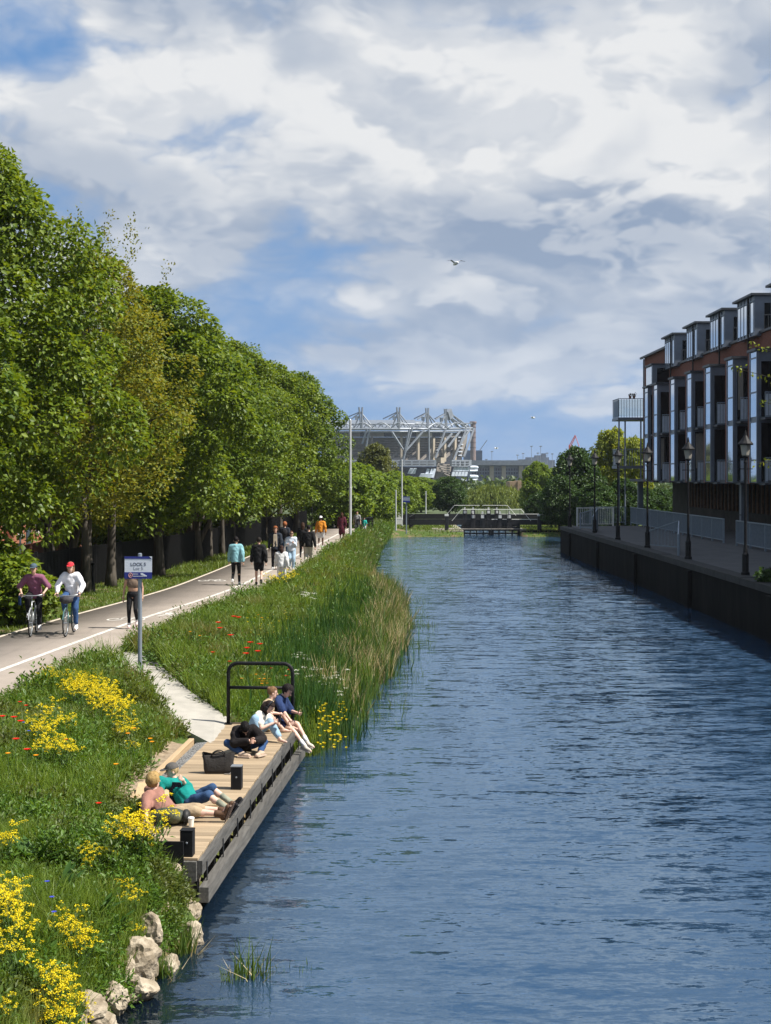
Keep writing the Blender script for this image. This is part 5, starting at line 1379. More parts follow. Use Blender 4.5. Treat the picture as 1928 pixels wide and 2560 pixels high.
def lock_sign():
    p = G(350, 1716); t = thing('lock_sign', 'white and navy sign reading LOCK 5 on a grey pole', 'sign', p)
    D = p.y; s = D / F; H = (1716 - 1384) * s
    MB().lathe([(.040, -.2), (.040, H), (.02, H + .01)], (0, 0, 0), 12).build('pole', mat('grey_sign_pole', (.22, .25, .29), .5, .3, var=.1), t, local=True, smooth=False)
    top, bot = (1716 - 1391) * s, (1716 - 1446) * s; w = 68 * s; cx = (347 - 350) * s; yf = -.06
    pl = MB().bbox((cx - w / 2, yf, bot), (cx + w / 2, yf + .014, top)).build('sign_board', M_SIGNW, t, local=True)
    MB().bbox((cx - w / 2 - .003, yf - .004, top - .045), (cx + w / 2 + .003, yf - .0005, top + .002)).build('navy_band', M_NAVY, pl, local=True)
    MB().bbox((cx - w / 2 - .003, yf - .004, bot - .002), (cx + w / 2 + .003, yf - .0005, bot + .125)).build('navy_band', M_NAVY, pl, local=True)
    MB().slab([(cx + w / 2 - .05, yf - .006, top + .003), (cx + w / 2 + .005, yf - .006, top + .003), (cx + w / 2 + .005, yf - .006, top - .05)], .003).build('corner_mark', M_SIGNW, pl, local=True)
    mt = mat('sign_grey_letter', (.10, .11, .16), .5)
    text_mesh('LOCK 5', .088, mt, t, (cx + .0, yf - .001, bot + .275), bold=.0022)
    text_mesh('Loc 5', .085, mat('sign_grey_letter_light', (.20, .21, .26), .5), t, (cx, yf - .001, bot + .195))
    lg = MB(); pr = M_SIGNW
    lg.path([(cx - .15 + .036 * math.cos(a), yf - .006, bot + .066 + .042 * math.sin(a)) for a in [2 * math.pi * k / 16 for k in range(16)]], .006, 5, closed=True)
    lg.build('emblem_ring', mat('emblem_pink', (.62, .32, .28), .5), pl, local=True)
    MB().slab([(cx - .17, yf - .006, bot + .05), (cx - .13, yf - .006, bot + .05), (cx - .14, yf - .006, bot + .088), (cx - .16, yf - .006, bot + .088)], .003).build('emblem_centre', MATS['emblem_pink'], pl, local=True)
    MB().slab([(cx + .04, yf - .006, bot + .10), (cx + .075, yf - .006, bot + .112), (cx + .17, yf - .006, bot + .055), (cx + .16, yf - .006, bot + .038), (cx + .06, yf - .006, bot + .07)], .003).build('emblem_swoosh', M_SIGNW, pl, local=True)
    for z, x0, x1 in ((.088, -.10, .0), (.045, -.10, .13)):
        x = x0
        while x < x1:
            l = random.uniform(.008, .016); MB().bbox((cx + x, yf - .0065, bot + z - .007), (cx + x + l, yf - .0045, bot + z + .009)).build('small_print_mark', M_SIGNW, pl, local=True); x += l + .006
    for z in (top - .09, bot + .06):
        MB().bbox((-.06, yf + .0145, z - .015), (.06, .045, z + .015)).build('bracket', M_GALV, t, local=True)
lock_sign()
def far_sign():
    D = 109.0; x = (1016 - CX) * D / F; t = thing('lock_sign', 'small grey and navy sign board on a pole near the lock', 'sign', (x, D, .7)); s = D / F
    MB().tube((x, D, .5), (x, D, ZC - (1243 - CY) * s), .05, n=8).build('pole', MATS['grey_sign_pole'], t)
    z0, z1 = ZC - (1256 - CY) * s, ZC - (1241 - CY) * s
    pl = MB().bbox((x - .27, D - .09, z0), (x + .27, D - .06, z1)).build('sign_board', mat('sign_grey_face', (.25, .29, .36), .5), t)  # the board face itself is plain grey
    MB().bbox((x - .275, D - .095, z0), (x + .275, D - .0905, z0 + .13)).build('navy_band', M_NAVY, pl); MB().bbox((x - .275, D - .095, z1 - .05), (x + .275, D - .0905, z1)).build('navy_band', M_NAVY, pl)
far_sign()
for (a, c, lab) in (((-1.9, 95.0), (-.9, 100.5), 'low black railing at the bend of the towpath'), ((2.0, 118.6), (2.6, 127), 'black bar railing beside the towpath at the lock')):
    fence_run(a, c, lab, 1.05, 1.05, M_BLACK, 1.4, .14, zb=float(gz(a[0], a[1], False)))

# ------------------------------------------------------------------ black fence behind the trees
def palisade():
    t = thing('palisade_fence', 'tall black steel fence running behind the row of trees', 'fence', (-10.9, 49, 1.0))
    pts = [(-13.6, 31), (-12.6, 38), (-10.95, 49), (-9.2, 59), (-8.15, 69.5), (-7.5, 78), (-6.7, 90), (-5.8, 104)]
    P2 = [Vector((x, y, 1.0)) for x, y in pts]; Z = Vector((0, 0, 1)); mB = mat('fence_black', (.008, .008, .009), .7, var=.3)
    for a, c in zip(P2[:-1], P2[1:]):
        L = (c - a).length; n = max(1, round(L / 2.7)); d = (c - a) / n
        for i in range(n):
            q = a + d * i; MB().box(q + Z * .74, (.09, .09, 1.5), 0).build('post', mB, t)
            for zz in (.25, 1.28): MB().bar(q + Z * zz, q + d + Z * zz, .045, .05).build('rail', mB, t)
            b = MB(); k = int(d.length / .125)
            for j in range(k):
                u = q + d * ((j + .5) / k); b.bar(u + Z * .05 + Vector((.03, 0, 0)), u + Z * 1.44 + Vector((.03, 0, 0)), .012, .085)
            tag(b.build('pale_panel', mB, t), kind='stuff')
palisade()
def notice():
    p = P(50, 1368, 42.0); t = thing('notice_board', 'small white notice plate on a post by the fence', 'sign', (p.x, p.y, 1.0))
    MB().tube((p.x, p.y + .03, .9), (p.x, p.y + .03, p.z + .45), .03, n=6).build('post', M_GALV, t)
    MB().bbox((p.x - .12, p.y - .02, p.z - .11), (p.x + .12, p.y - .005, p.z + .11)).build('plate', M_WHITE, t)
    for k in range(4):
        MB().bbox((p.x - .09, p.y - .024, p.z + .06 - k * .045), (p.x + .09 - .02 * (k % 2), p.y - .0205, p.z + .075 - k * .045)).build('print_line', mat('sign_ink', (.06, .06, .07), .6), t)
notice()
def black_post(px, pyb, h, label, r=.045, top=None):
    p = PZ(px, pyb, 1.0); t = thing('lamp_standard', label, 'post', p)
    MB().lathe([(r * 1.5, -.05), (r * 1.5, .25), (r, .3), (r, h - .1), (r * 1.6, h - .08), (r * 1.6, h - .03), (r * .6, h)], (0, 0, 0), 10).build('shaft', M_BLACK, t, local=True)
    if top: MB().lathe([(.05, h), (.07, h + .05), (.05, h + .16), (.01, h + .2)], (0, 0, 0), 10).build('lantern', top, t, local=True)
black_post(233, 1480, 1.0, 'short black post with a knob on the verge')
black_post(447, 1412, 2.6, 'slim black post with a pale lantern against the fence', .035, M_WHITE)
black_post(780, 1330, 2.9, 'slim dark lamp post among the far trunks', .04, M_DGREY)

# ------------------------------------------------------------------ brick houses behind the fence
M_HB = m_brick('orange_brick', (.42, .14, .07), (.34, .11, .06), (.3, .24, .2))
M_SASH = mat('white_sash', (.6, .6, .58), .6, var=.05)
for i in range(9):
    y0 = 44 + i * 7.2; x1 = -20.5 + i * .35
    t = thing('brick_house', 'terraced red brick house behind the trees and fence', 'house', (x1 - 4, y0 + 3.6, .9), 0, 'brick terrace behind the fence')
    MB().bbox((x1 - 8, y0, .9), (x1, y0 + 7.15, 6.6)).build('wall', M_HB, t)
    b = MB(); b.add([(x1 + .3, y0, 6.55), (x1 + .3, y0 + 7.15, 6.55), (x1 - 8.3, y0 + 7.15, 6.55), (x1 - 8.3, y0, 6.55), (x1 - 4, y0, 9.2), (x1 - 4, y0 + 7.15, 9.2)], [(0, 1, 5, 4), (2, 3, 4, 5), (0, 4, 3), (1, 2, 5), (3, 2, 1, 0)])
    r = b.build('roof', M_SLATE, t); MB().bbox((x1 - 4.5, y0 + .3, 8.6), (x1 - 3.5, y0 + 1.2, 10.2)).build('chimney', M_HB, r)
    for zz in (1.9, 4.5):
        for yy in (1.0, 2.6, 4.6):
            if zz < 3 and yy == 2.6: continue
            w = MB().bbox((x1 + .0, y0 + yy, zz), (x1 + .04, y0 + yy + .9, zz + 1.5)).build('window', M_SASH, t)
            for q in (0, 1):
                MB().bbox((x1 + .042, y0 + yy + .06, zz + .06 + q * .73), (x1 + .05, y0 + yy + .84, zz + .70 + q * .73)).build('pane', M_DGLASS, w)
            MB().bbox((x1 + .0, y0 + yy - .08, zz - .12), (x1 + .12, y0 + yy + .98, zz - .01)).build('sill', M_CONC, w)
    dr = MB().bbox((x1 + .0, y0 + 2.7, .95), (x1 + .05, y0 + 3.65, 3.1)).build('door', mat('dark_door', (.04, .06, .08), .5), t)
    MB().ell((x1 + .08, y0 + 3.5, 2.0), .04, 6, 4).build('handle', M_GALV, dr)
    MB().bbox((x1 + 2.6, y0, .9), (x1 + 2.75, y0 + 7.1, 1.75)).build('garden_wall', M_HB, t)
for i, (x, y) in enumerate(((-14.0, 68), (-13.4, 76), (-12.2, 86), (-11.2, 97))):
    place_tree(SHR, x, y, 'garden shrub between the fence and the brick houses', 'garden shrubs behind the fence', 'shrub', None, 1.4, 1.3, cat='shrub')
# ------------------------------------------------------------------ the stadium on the skyline
M_STEEL = mat('stadium_steel', (.20, .225, .26), .5, .2, var=.15, scale=.3)
M_SROOF = mat('stadium_roof_sheet', (.16, .185, .22), .5, .2, var=.2, scale=.5)
M_SCONC = mat('stadium_concrete', (.20, .18, .16), .9, var=.25, scale=.2)
M_SCREAM = mat('stadium_cream', (.36, .31, .24), .9, var=.15, scale=.3)
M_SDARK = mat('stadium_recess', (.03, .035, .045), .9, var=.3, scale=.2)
M_SNAVY = mat('stadium_navy_glass', (.015, .03, .075), .15, var=.2, scale=.3)
M_SPANEL = mat('stadium_white_panel', (.50, .56, .66), .5, var=.1, scale=.3)
dep = lambda px: 790 + (max(0, px - 980) / 190.0) ** 2 * 45
def Q(px, py, back=0.0):
    D = dep(px); p = P(px, py, D); return Vector((p.x, p.y + back, p.z))
def stadium():
    t = thing('stadium', 'large grey football stadium with steel masts above the trees', 'stadium', (Q(1010, 1190).x, 800, .38))
    xs = list(range(800, 1181, 20))
    # sloping roof sheets, one per bay
    for a, c in zip(xs[:-1], xs[1:]):
        if c > 1120: break
        f = 1 - max(0, c - 1040) / 200
        MB().slab([Q(a, 1072), Q(c - .4, 1072), Q(c - .4, 1072 - 26 * f, 26), Q(a, 1072 - 26 * f, 26)], .35).build('roof_sheet', M_SROOF, t)
    for py, r in ((1072.5, .75), (1079, .6), (1060, .35)):
        MB().path([Q(p, py + (max(0, p - 1100) / 80) * -2) for p in xs], r, 6).build('rim_beam', M_STEEL, t)
    b = MB()                                                # lattice between the rim chords
    for i, p in enumerate(range(800, 1170, 9)):
        b.tube(Q(p, 1060 if i % 2 else 1072), Q(p + 9, 1072 if i % 2 else 1060), .22, n=4)
    tag(b.build('truss_lattice', M_STEEL, t), kind='stuff')
    for k in range(7):                                      # bowed secondary trusses
        x0 = 836 + k * 47; MB().path([Q(x0 + q * 5.2, 1070 - 13 * math.sin(math.pi * q / 9), -3) for q in range(10)], .3, 5).build('arched_truss', M_STEEL, t)
    for i, (px, top, w) in enumerate(((902, 1018, 4), (996, 1018, 3.4), (1068, 1020, 3), (1114, 1022, 2.4))):
        for s in (-1, 1):
            MB().tube(Q(px + s * w, top), Q(px + s * .8 + 2, 1074), .55, .6, 6).build('mast', M_STEEL, t)
        for ex, ey in ((-24, 1048), (-17, 1072), (17, 1067), (32, 1070)):
            if px + ex < 800: continue
            MB().tube(Q(px, top + 12), Q(px + ex, ey), .38, n=5).build('stay', M_STEEL, t)
        MB().tube(Q(px - 3, top + 12), Q(px - 44 + 6 * i, 1045, 10), .32, n=5).build('back_stay', M_STEEL, t)
        for q in (8, 12): MB().bar(Q(px - q - 1, top + 22), Q(px - q, top + 32), .8, .8).build('stay_node', M_STEEL, t)
    MB().slab([Q(1116, 1030), Q(1124, 1022), Q(1130, 1040), Q(1122, 1050)], 2.5).build('end_frame', M_STEEL, t)
    for (a, b_, c, d) in ((1122, 1030, 1170, 1072), (1127, 1034, 1176, 1070), (1122, 1040, 1150, 1070), (1114, 1040, 1098, 1064), (1130, 1046, 1160, 1066)):
        MB().tube(Q(a, b_), Q(c, d), .5, n=5).build('end_truss', M_STEEL, t)
    b = MB()
    for q in range(6): b.tube(Q(1124 + q * 8, 1026 + q * 7.5), Q(1127 + q * 7, 1036 + q * 6.6), .25, n=4)
    tag(b.build('end_lattice', M_STEEL, t), kind='stuff')
    # upper tier: fascia, stepped underside, raking frames
    for a, c in zip(xs[:-1], xs[1:]):
        if a >= 1160: break
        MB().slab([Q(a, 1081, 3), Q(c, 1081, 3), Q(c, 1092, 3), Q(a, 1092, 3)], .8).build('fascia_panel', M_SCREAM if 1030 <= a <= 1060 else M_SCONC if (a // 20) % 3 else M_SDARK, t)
    for k in range(8):                                      # seating steps seen from outside, each lower one set farther in
        py = 1093 + k * 6.2; x1 = 1150 - k * 5; back = 4 + k * 2.4
        MB().slab([Q(800, py, back), Q(x1, py, back), Q(x1, py + 5.4, back + .6), Q(800, py + 5.4, back + .6)], .6).build('seating_step', M_SCONC, t)
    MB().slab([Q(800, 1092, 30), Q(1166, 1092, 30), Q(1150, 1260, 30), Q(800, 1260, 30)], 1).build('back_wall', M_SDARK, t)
    for px in (880, 930, 1004, 1046, 1084, 1112, 1138):
        MB().slab([Q(px - 2.4, 1092, 4), Q(px + 2.4, 1092, 4), Q(px + 2.0, 1154, 4), Q(px - 2.8, 1154, 4)], 1.4).build('raking_column', M_SCREAM if px > 1000 else M_SCONC, t)
        MB().slab([Q(px - 3, 1120, 8), Q(px - 3, 1128, 8), Q(px - 32, 1154, 8), Q(px - 38, 1154, 8)], 1.0).build('raking_beam', M_SCONC, t)
    for (a, b_, c, d) in ((925, 1072, 914, 1125), (918, 1072, 906, 1110), (1031, 1070, 1008, 1150), (980, 1080, 1008, 1124), (1024, 1072, 1012, 1130), (1072, 1073, 1073, 1152), (1114, 1073, 1088, 1146), (1130, 1084, 1092, 1128), (1166, 1073, 1134, 1150), (1185, 1071, 1160, 1142), (1150, 1078, 1120, 1118), (1176, 1072, 1146, 1118), (1060, 1076, 1016, 1126)):
        MB().tube(Q(a, b_, -2), Q(c, d, -1), .6, n=5).build('strut', M_STEEL, t)
    MB().slab([Q(1150, 1078, 6), Q(1166, 1078, 6), Q(1158, 1142, 6), Q(1144, 1142, 6)], 3).build('stair_tower', M_SCONC, t)
    for q in range(6): MB().slab([Q(1146, 1092 + q * 9, 2), Q(1160 - q, 1092 + q * 9, 2), Q(1160 - q, 1094 + q * 9, 2), Q(1146, 1094 + q * 9, 2)], .5).build('stair_landing', M_SPANEL, t)
    # terrace band with slots
    for x0, x1, n in ((860, 1089, 12), (1126, 1175, 4)):
        band = MB().slab([Q(x0, 1150, -8), Q(x1, 1150, -8), Q(x1, 1166, -8), Q(x0, 1166, -8)], 1.2).build('terrace_band', M_STEEL, t)
        for i in range(n):
            a = x0 + 3 + (x1 - x0 - 4) * i / n; w = (x1 - x0) / n - 5
            for py in (1154, 1160): MB().slab([Q(a, py, -9), Q(a + w, py, -9), Q(a + w, py + 2.4, -9), Q(a, py + 2.4, -9)], .4).build('slot', M_SDARK, band)
    MB().slab([Q(1095, 1144, -2), Q(1104, 1144, -2), Q(1104, 1158, -2), Q(1095, 1158, -2)], 4).build('plant_box', M_SCREAM, t)
    MB().slab([Q(1089, 1160, 4), Q(1126, 1160, 4), Q(1126, 1240, 4), Q(1089, 1240, 4)], 2).build('core_wall', M_SCONC, t)
    for q in range(5): MB().slab([Q(1092 + q * 4, 1158 + q * 6, -3), Q(1122, 1164 + q * 6, -3), Q(1122, 1167 + q * 6, -3), Q(1092 + q * 4, 1161 + q * 6, -3)], 1.5).build('stair_flight', M_SCONC, t)
    # leaning glass base
    MB().slab([Q(860, 1166.5, -4), Q(1090, 1166.5, -4), Q(1068, 1240, 6), Q(860, 1240, 6)], 1).build('glass_base', M_SNAVY, t)
    MB().slab([Q(1130, 1166.5, -4), Q(1174, 1166.5, -4), Q(1158, 1240, 6), Q(1122, 1240, 6)], 1).build('glass_base', M_SNAVY, t)
    def panel(a, y0, w, y1, sl=6): MB().slab([Q(a, y0, -6), Q(a + w, y0, -6), Q(a + w - sl * .6, y1, -5), Q(a - sl, y1, -5)], .4).build('pale_panel', M_SPANEL, t)
    for a in (1025, 1034): panel(a, 1171, 7, 1184)
    for a in (1052, 1062, 1072): panel(a, 1184, 9, 1194)
    for a, y0 in ((1068, 1172), (1078, 1172), (1066, 1200), (1072, 1200), (1084, 1172)): panel(a, y0, 5, y0 + 22, 9)
    for i in range(5):
        panel(1134 + i * 8, 1168, 6, 1178, 3); panel(1130 + i * 8, 1180, 6, 1190, 3)
        if i % 2: panel(1150 + i * 3, 1196, 6, 1206, 3)
    panel(1150, 1208, 16, 1214, 4)
    for py in (1168, 1191):
        MB().path([Q(1172, py, -4), Q(1184, py, -6), Q(1192, py + 1, -2), Q(1192, py + 1, 6)], 1.1, 6).build('corner_gallery', M_SPANEL, t)
        MB().path([Q(1172, py + 9, -4), Q(1184, py + 9, -6), Q(1192, py + 8, -2), Q(1192, py + 8, 6)], .7, 6).build('corner_gallery', M_SPANEL, t)
stadium()
def chimney():
    D = 980; s = D / F; x = (1183 - CX) * s; z0 = ZC - (1129 - CY) * s; z1 = ZC - (1054 - CY) * s
    t = thing('industrial_chimney', 'tall brown industrial chimney beside the stadium', 'chimney', (x, D, .4))
    MB().lathe([(7.0 * s, .2), (7.0 * s, z0), (6.4 * s, z0 + (z1 - z0) * .9), (8.6 * s, z0 + (z1 - z0) * .95), (8.8 * s, z1), (6.5 * s, z1 + .2)], (x, D, 0), 16).build('shaft', mat('brown_chimney', (.20, .15, .14), .9, var=.25, scale=.2), t)
    for q in range(5): MB().lathe([(7.5 * s, 0), (7.5 * s, .7)], (x, D, z0 + (z1 - z0) * (.12 + .17 * q)), 16).build('hoop', mat('chimney_hoop', (.13, .10, .10), .9), t)
    MB().bbox(((1162 - CX) * s, D + 8, .2), ((1208 - CX) * s, D + 16, z0 + 1)).build('plant_block', mat('navy_block', (.045, .075, .13), .8, var=.2, scale=.1), t)
    MB().bar((x + 5, D + 6, z0 + 1), (x + 10, D + 6, z0 + 8), .5, .5).build('crane_arm', M_STEEL, t)
chimney()
def far_stand():
    D = 900; s = D / F; X = lambda px: (px - CX) * s; Z = lambda py: ZC - (py - CY) * s
    t = thing('distant_stand', 'long low grey stand with pale pillars next to the stadium', 'building', (X(1256), D, .4))
    MB().bbox((X(1172), D - 6, Z(1163)), (X(1342), D + 18, Z(1151))).build('roof', M_SROOF, t)
    MB().bbox((X(1176), D, .2), (X(1338), D + 14, Z(1163.2))).build('facade', mat('blue_grey_facade', (.15, .20, .28), .7, var=.3, scale=.15), t)
    for px in (1229, 1259, 1302): MB().bbox((X(px - 5), D - 3, .2), (X(px + 5), D - .3, Z(1165))).build('pillar', M_SCREAM, t)
    for r in range(3):
        for k in range(24):
            px = 1180 + k * 6.5; MB().bbox((X(px), D - .6, Z(1177 + r * 9)), (X(px + 4.4), D - .05, Z(1171 + r * 9))).build('window', M_SNAVY, t)
    MB().bbox((X(1166), D - 40, .2), (X(1233), D - 20, Z(1201))).build('low_block', M_SDARK, t)
far_stand()
def skyline():
    D = 1500; s = D / F; X = lambda px: (px - CX) * s; Z = lambda py: ZC - (py - CY) * s
    for px, top in ((1230, 1130), (1294, 1139), (1308, 1135), (1329, 1117), (1345, 1134), (1352, 1117), (1368, 1134), (1381, 1136), (1216, 1150)):
        t = thing('floodlight_mast', 'thin distant floodlight mast on the skyline', 'mast', (X(px), D, .4), 0, 'distant floodlight masts')
        MB().tube((X(px), D, .2), (X(px), D, Z(top)), .35, .25, 5).build('mast', M_STEEL, t); MB().bbox((X(px) - 1.3, D - .4, Z(top)), (X(px) + 1.3, D + .4, Z(top) + 1.0)).build('lamp_bar', M_STEEL, t)
    t = thing('distant_works', 'distant dark rooftop plant on the skyline beyond the low stand', 'building', (X(1350), D, .4))
    for a, c, py in ((1300, 1345, 1148), (1318, 1375, 1143), (1358, 1368, 1133), (1340, 1356, 1138), (1372, 1390, 1150)):
        MB().bbox((X(a), D - 5 + a * .01, .2), (X(c), D + 5 + c * .01, Z(py))).build('block', mat('hazy_block', (.10, .13, .19), .9, var=.3, scale=.05), t)
    D2 = 700; s2 = D2 / F; X2 = lambda px: (px - CX) * s2; Z2 = lambda py: ZC - (py - CY) * s2
    t = thing('tower_crane', 'red lattice crane jib rising behind the trees', 'crane', (X2(1432), D2, .4)); mr = mat('crane_red', (.55, .10, .07), .6)
    for a, b_, c, d, r in ((1424, 1150, 1424, 1112, .4), (1424, 1114, 1438, 1088, .22), (1427, 1116, 1440, 1090, .22), (1438, 1088, 1448, 1116, .16)):
        MB().tube((X2(a), D2, Z2(b_)), (X2(c), D2, Z2(d)), r, n=5).build('lattice_arm', mr, t)
    D3 = 250; s3 = D3 / F; X3 = lambda px: (px - CX) * s3; Z3 = lambda py: ZC - (py - CY) * s3
    t = thing('gabled_house', 'tan brick house with dark gable window past the lock', 'house', (X3(1300), D3, .4))
    MB().bbox((X3(1275), D3, .2), (X3(1326), D3 + 8, Z3(1204))).build('wall', mat('tan_brick', (.36, .25, .16), .9, var=.2, scale=1), t)
    MB().bbox((X3(1294), D3 - .5, .2), (X3(1330), D3 + 7, Z3(1202))).build('gable_block', mat('tan_brick', (.36, .25, .16)), t)
    w = MB().slab([(X3(1301), D3 - .6, Z3(1240)), (X3(1301), D3 - .6, Z3(1224)), (X3(1326), D3 - .6, Z3(1224))], .1).build('window', M_DGLASS, t)
    MB().bar((X3(1302), D3 - .8, Z3(1243)), (X3(1330), D3 - .8, Z3(1222)), .25, .25).build('bargeboard', M_WHITE, t)
skyline()
def far_wood():
    n = 900; rng = np.random.default_rng(77); parts = []
    x = rng.uniform(-160, 170, n); y = rng.uniform(300, 380, n); cen = np.column_stack([x, y, np.full(n, .4)])
    parts.append(clump_leaves(cen, rng.uniform(2, 4, n), rng.uniform(2.2, 4.3, n), 60, np.full(n, 1.1), rng, .7))
    tag(link_mesh('far_wood', np_mesh('far_wood', *merge(parts), leaf_mat('far_wood_leaf', (.04, .075, .025), (.08, .12, .035), .3), k=3), None), 'far belt of trees and gardens below the stadium', 'wood', kind='stuff')
far_wood()
def gull(px, py, D, w, label, rz=0.3):
    p = P(px, py, D); t = thing('gull', label, 'bird', p, rz); b = MB()
    b.path([(0, -.28, 0), (0, -.16, .02), (0, .05, .02), (0, .2, .0), (0, .3, -.02)], [.02, .06, .085, .05, .012], 8); b.build('body', M_WHITE, t, local=True, smooth=True)
    for s in (-1, 1):
        MB().slab([(s * .05, .10, .03), (s * w * .5, .14, .16), (s * w, -.06, .10), (s * w * .5, -.04, .14), (s * .05, -.08, .02)], .02).build('wing', mat('gull_grey', (.45, .46, .48), .8, var=.15), t, local=True)
    t.scale = (1, 1, 1)
gull(1140, 659, 60, .40, 'white gull gliding with spread wings under the clouds')
gull(1333, 1045, 160, .6, 'small white gull flying above the lock', 1.0)
gull(1241, 1121, 190, .6, 'tiny gull beside the stadium chimney', 2.0)
# ------------------------------------------------------------------ people
def V3(*a): return Vector(a)
def ik(a, b, l1, l2, hint):
    """elbow / knee position for a limb from a to b; returns (mid, end)"""
    d = b - a; L = d.length; mx = (l1 + l2) * .995
    if L > mx: b = a + d * (mx / L); d = b - a; L = mx
    L = max(L, abs(l1 - l2) + .02); u = d.normalized()
    x = (l1 * l1 - l2 * l2 + L * L) / (2 * L); h = math.sqrt(max(l1 * l1 - x * x, 0))
    v = hint - u * hint.dot(u)
    if v.length < 1e-4: v = V3(0, 0, 1) - u * u.z
    return a + u * x + v.normalized() * h, b
def capsule(b, p, q, r0, r1, n=10):
    b.path([p, q], [r0, r1], n, True); b.ell(p, r0, n, 6); b.ell(q, r1, n, 6)
REMESH = []
def remeshed(b, name, voxel, smooth, mtl, parent, wrinkle=0.0, seed=0, weld=None):
    """a part whose shapes are fused into one skin; all are finished together by finish_remesh()"""
    o = link_mesh(name, b.mesh(name), mtl, parent)
    m = o.modifiers.new('r', 'REMESH'); m.mode = 'VOXEL'; m.voxel_size = voxel
    s = o.modifiers.new('s', 'SMOOTH'); s.iterations = smooth; s.factor = .5
    REMESH.append((o, wrinkle, seed, weld)); return o
def finish_remesh():
    dg = bpy.context.evaluated_depsgraph_get(); dg.update()
    done = [bpy.data.meshes.new_from_object(o.evaluated_get(dg)) for o, *_ in REMESH]
    for (o, wrinkle, seed, weld), r in zip(REMESH, done):
        if wrinkle:
            n = len(r.vertices); co = np.empty(n * 3, np.float32); no = np.empty(n * 3, np.float32)
            r.vertices.foreach_get('co', co); r.vertices.foreach_get('normal', no); c = co.reshape(-1, 3).astype(float); q = c * [9, 9, 6] + seed * 1.7
            f = np.sin(q[:, 0] * 2.1 + 2.2 * np.sin(q[:, 2] * 1.3)) * np.cos(q[:, 2] * 2.6 + 1.7 * np.sin(q[:, 1] * 1.9)) + .6 * np.sin(q[:, 2] * 5.1 + 2.5 * np.sin(q[:, 0] * 2.7 + q[:, 1] * 1.6))
            r.vertices.foreach_set('co', (co.reshape(-1, 3) + no.reshape(-1, 3) * (f * wrinkle * .55)[:, None]).astype(np.float32).ravel())
        if weld:
            x = bmesh.new(); x.from_mesh(r); tmp = weld.mesh('tmp', smooth=True); x.from_mesh(tmp); x.to_mesh(r); x.free(); bpy.data.meshes.remove(tmp)
        r.polygons.foreach_set('use_smooth', [True] * len(r.polygons)); r.update()
        mt = list(o.data.materials); r.materials.clear()
        for m in mt: r.materials.append(m)
        o.modifiers.clear(); old = o.data; o.data = r; bpy.data.meshes.remove(old)
M_SKIN = {}
def skin(c):
    k = str(c)
    if k not in M_SKIN:
        m, N, b = new_mat('skin'); co = N.node('ShaderNodeTexCoord').outputs['Object']
        N.l.new(N.mix(N.noise(co, 14, 3), tuple(x * .88 for x in c), tuple(min(1, x * 1.1) for x in c)), b.inputs['Base Color'])
        b.inputs['Roughness'].default_value = .5; b.inputs['Subsurface Weight'].default_value = .08; b.inputs['Subsurface Radius'].default_value = (.02, .008, .005); b.inputs['Subsurface Scale'].default_value = .3
        M_SKIN[k] = m
    return M_SKIN[k]
def cloth(name, c, rough=.85, var=.18): return mat('cloth_' + name, c, rough, var=var, scale=9, bump=.35, bscale=38, spec=.2)
M_EYE = mat('dark_eye', (.02, .015, .012), .3); M_LIP = mat('lip', (.40, .15, .12), .5)
PALE, FAIR, TAN, BROWN = (.62, .40, .31), (.56, .35, .26), (.42, .25, .17), (.13, .065, .04)
def fingers(b, w, d, pn, k, curl):
    """five fingers of different lengths from the palm at w, pointing along d, palm facing pn"""
    d = d.normalized(); pn = (pn - d * pn.dot(d)).normalized(); s = d.cross(pn)
    for i, (o, L) in enumerate(((-.030, .062), (-.010, .072), (.011, .068), (.031, .052))):
        a = w + (d * .088 + s * o) * k; m = a + (d * math.cos(curl * .5) + pn * math.sin(curl * .5)) * L * .55 * k; e = m + (d * math.cos(curl * 1.4) + pn * math.sin(curl * 1.4)) * L * .5 * k
        b.path([a, m, e], [.0095 * k, .0088 * k, .0065 * k], 6)
    a = w + (d * .03 - s * .03) * k; m = a + (d * .030 - s * .032 + pn * .015) * k; e = m + (d * .034 - s * .006 + pn * .014) * k
    b.path([a, m, e], [.0115 * k, .010 * k, .0075 * k], 6)

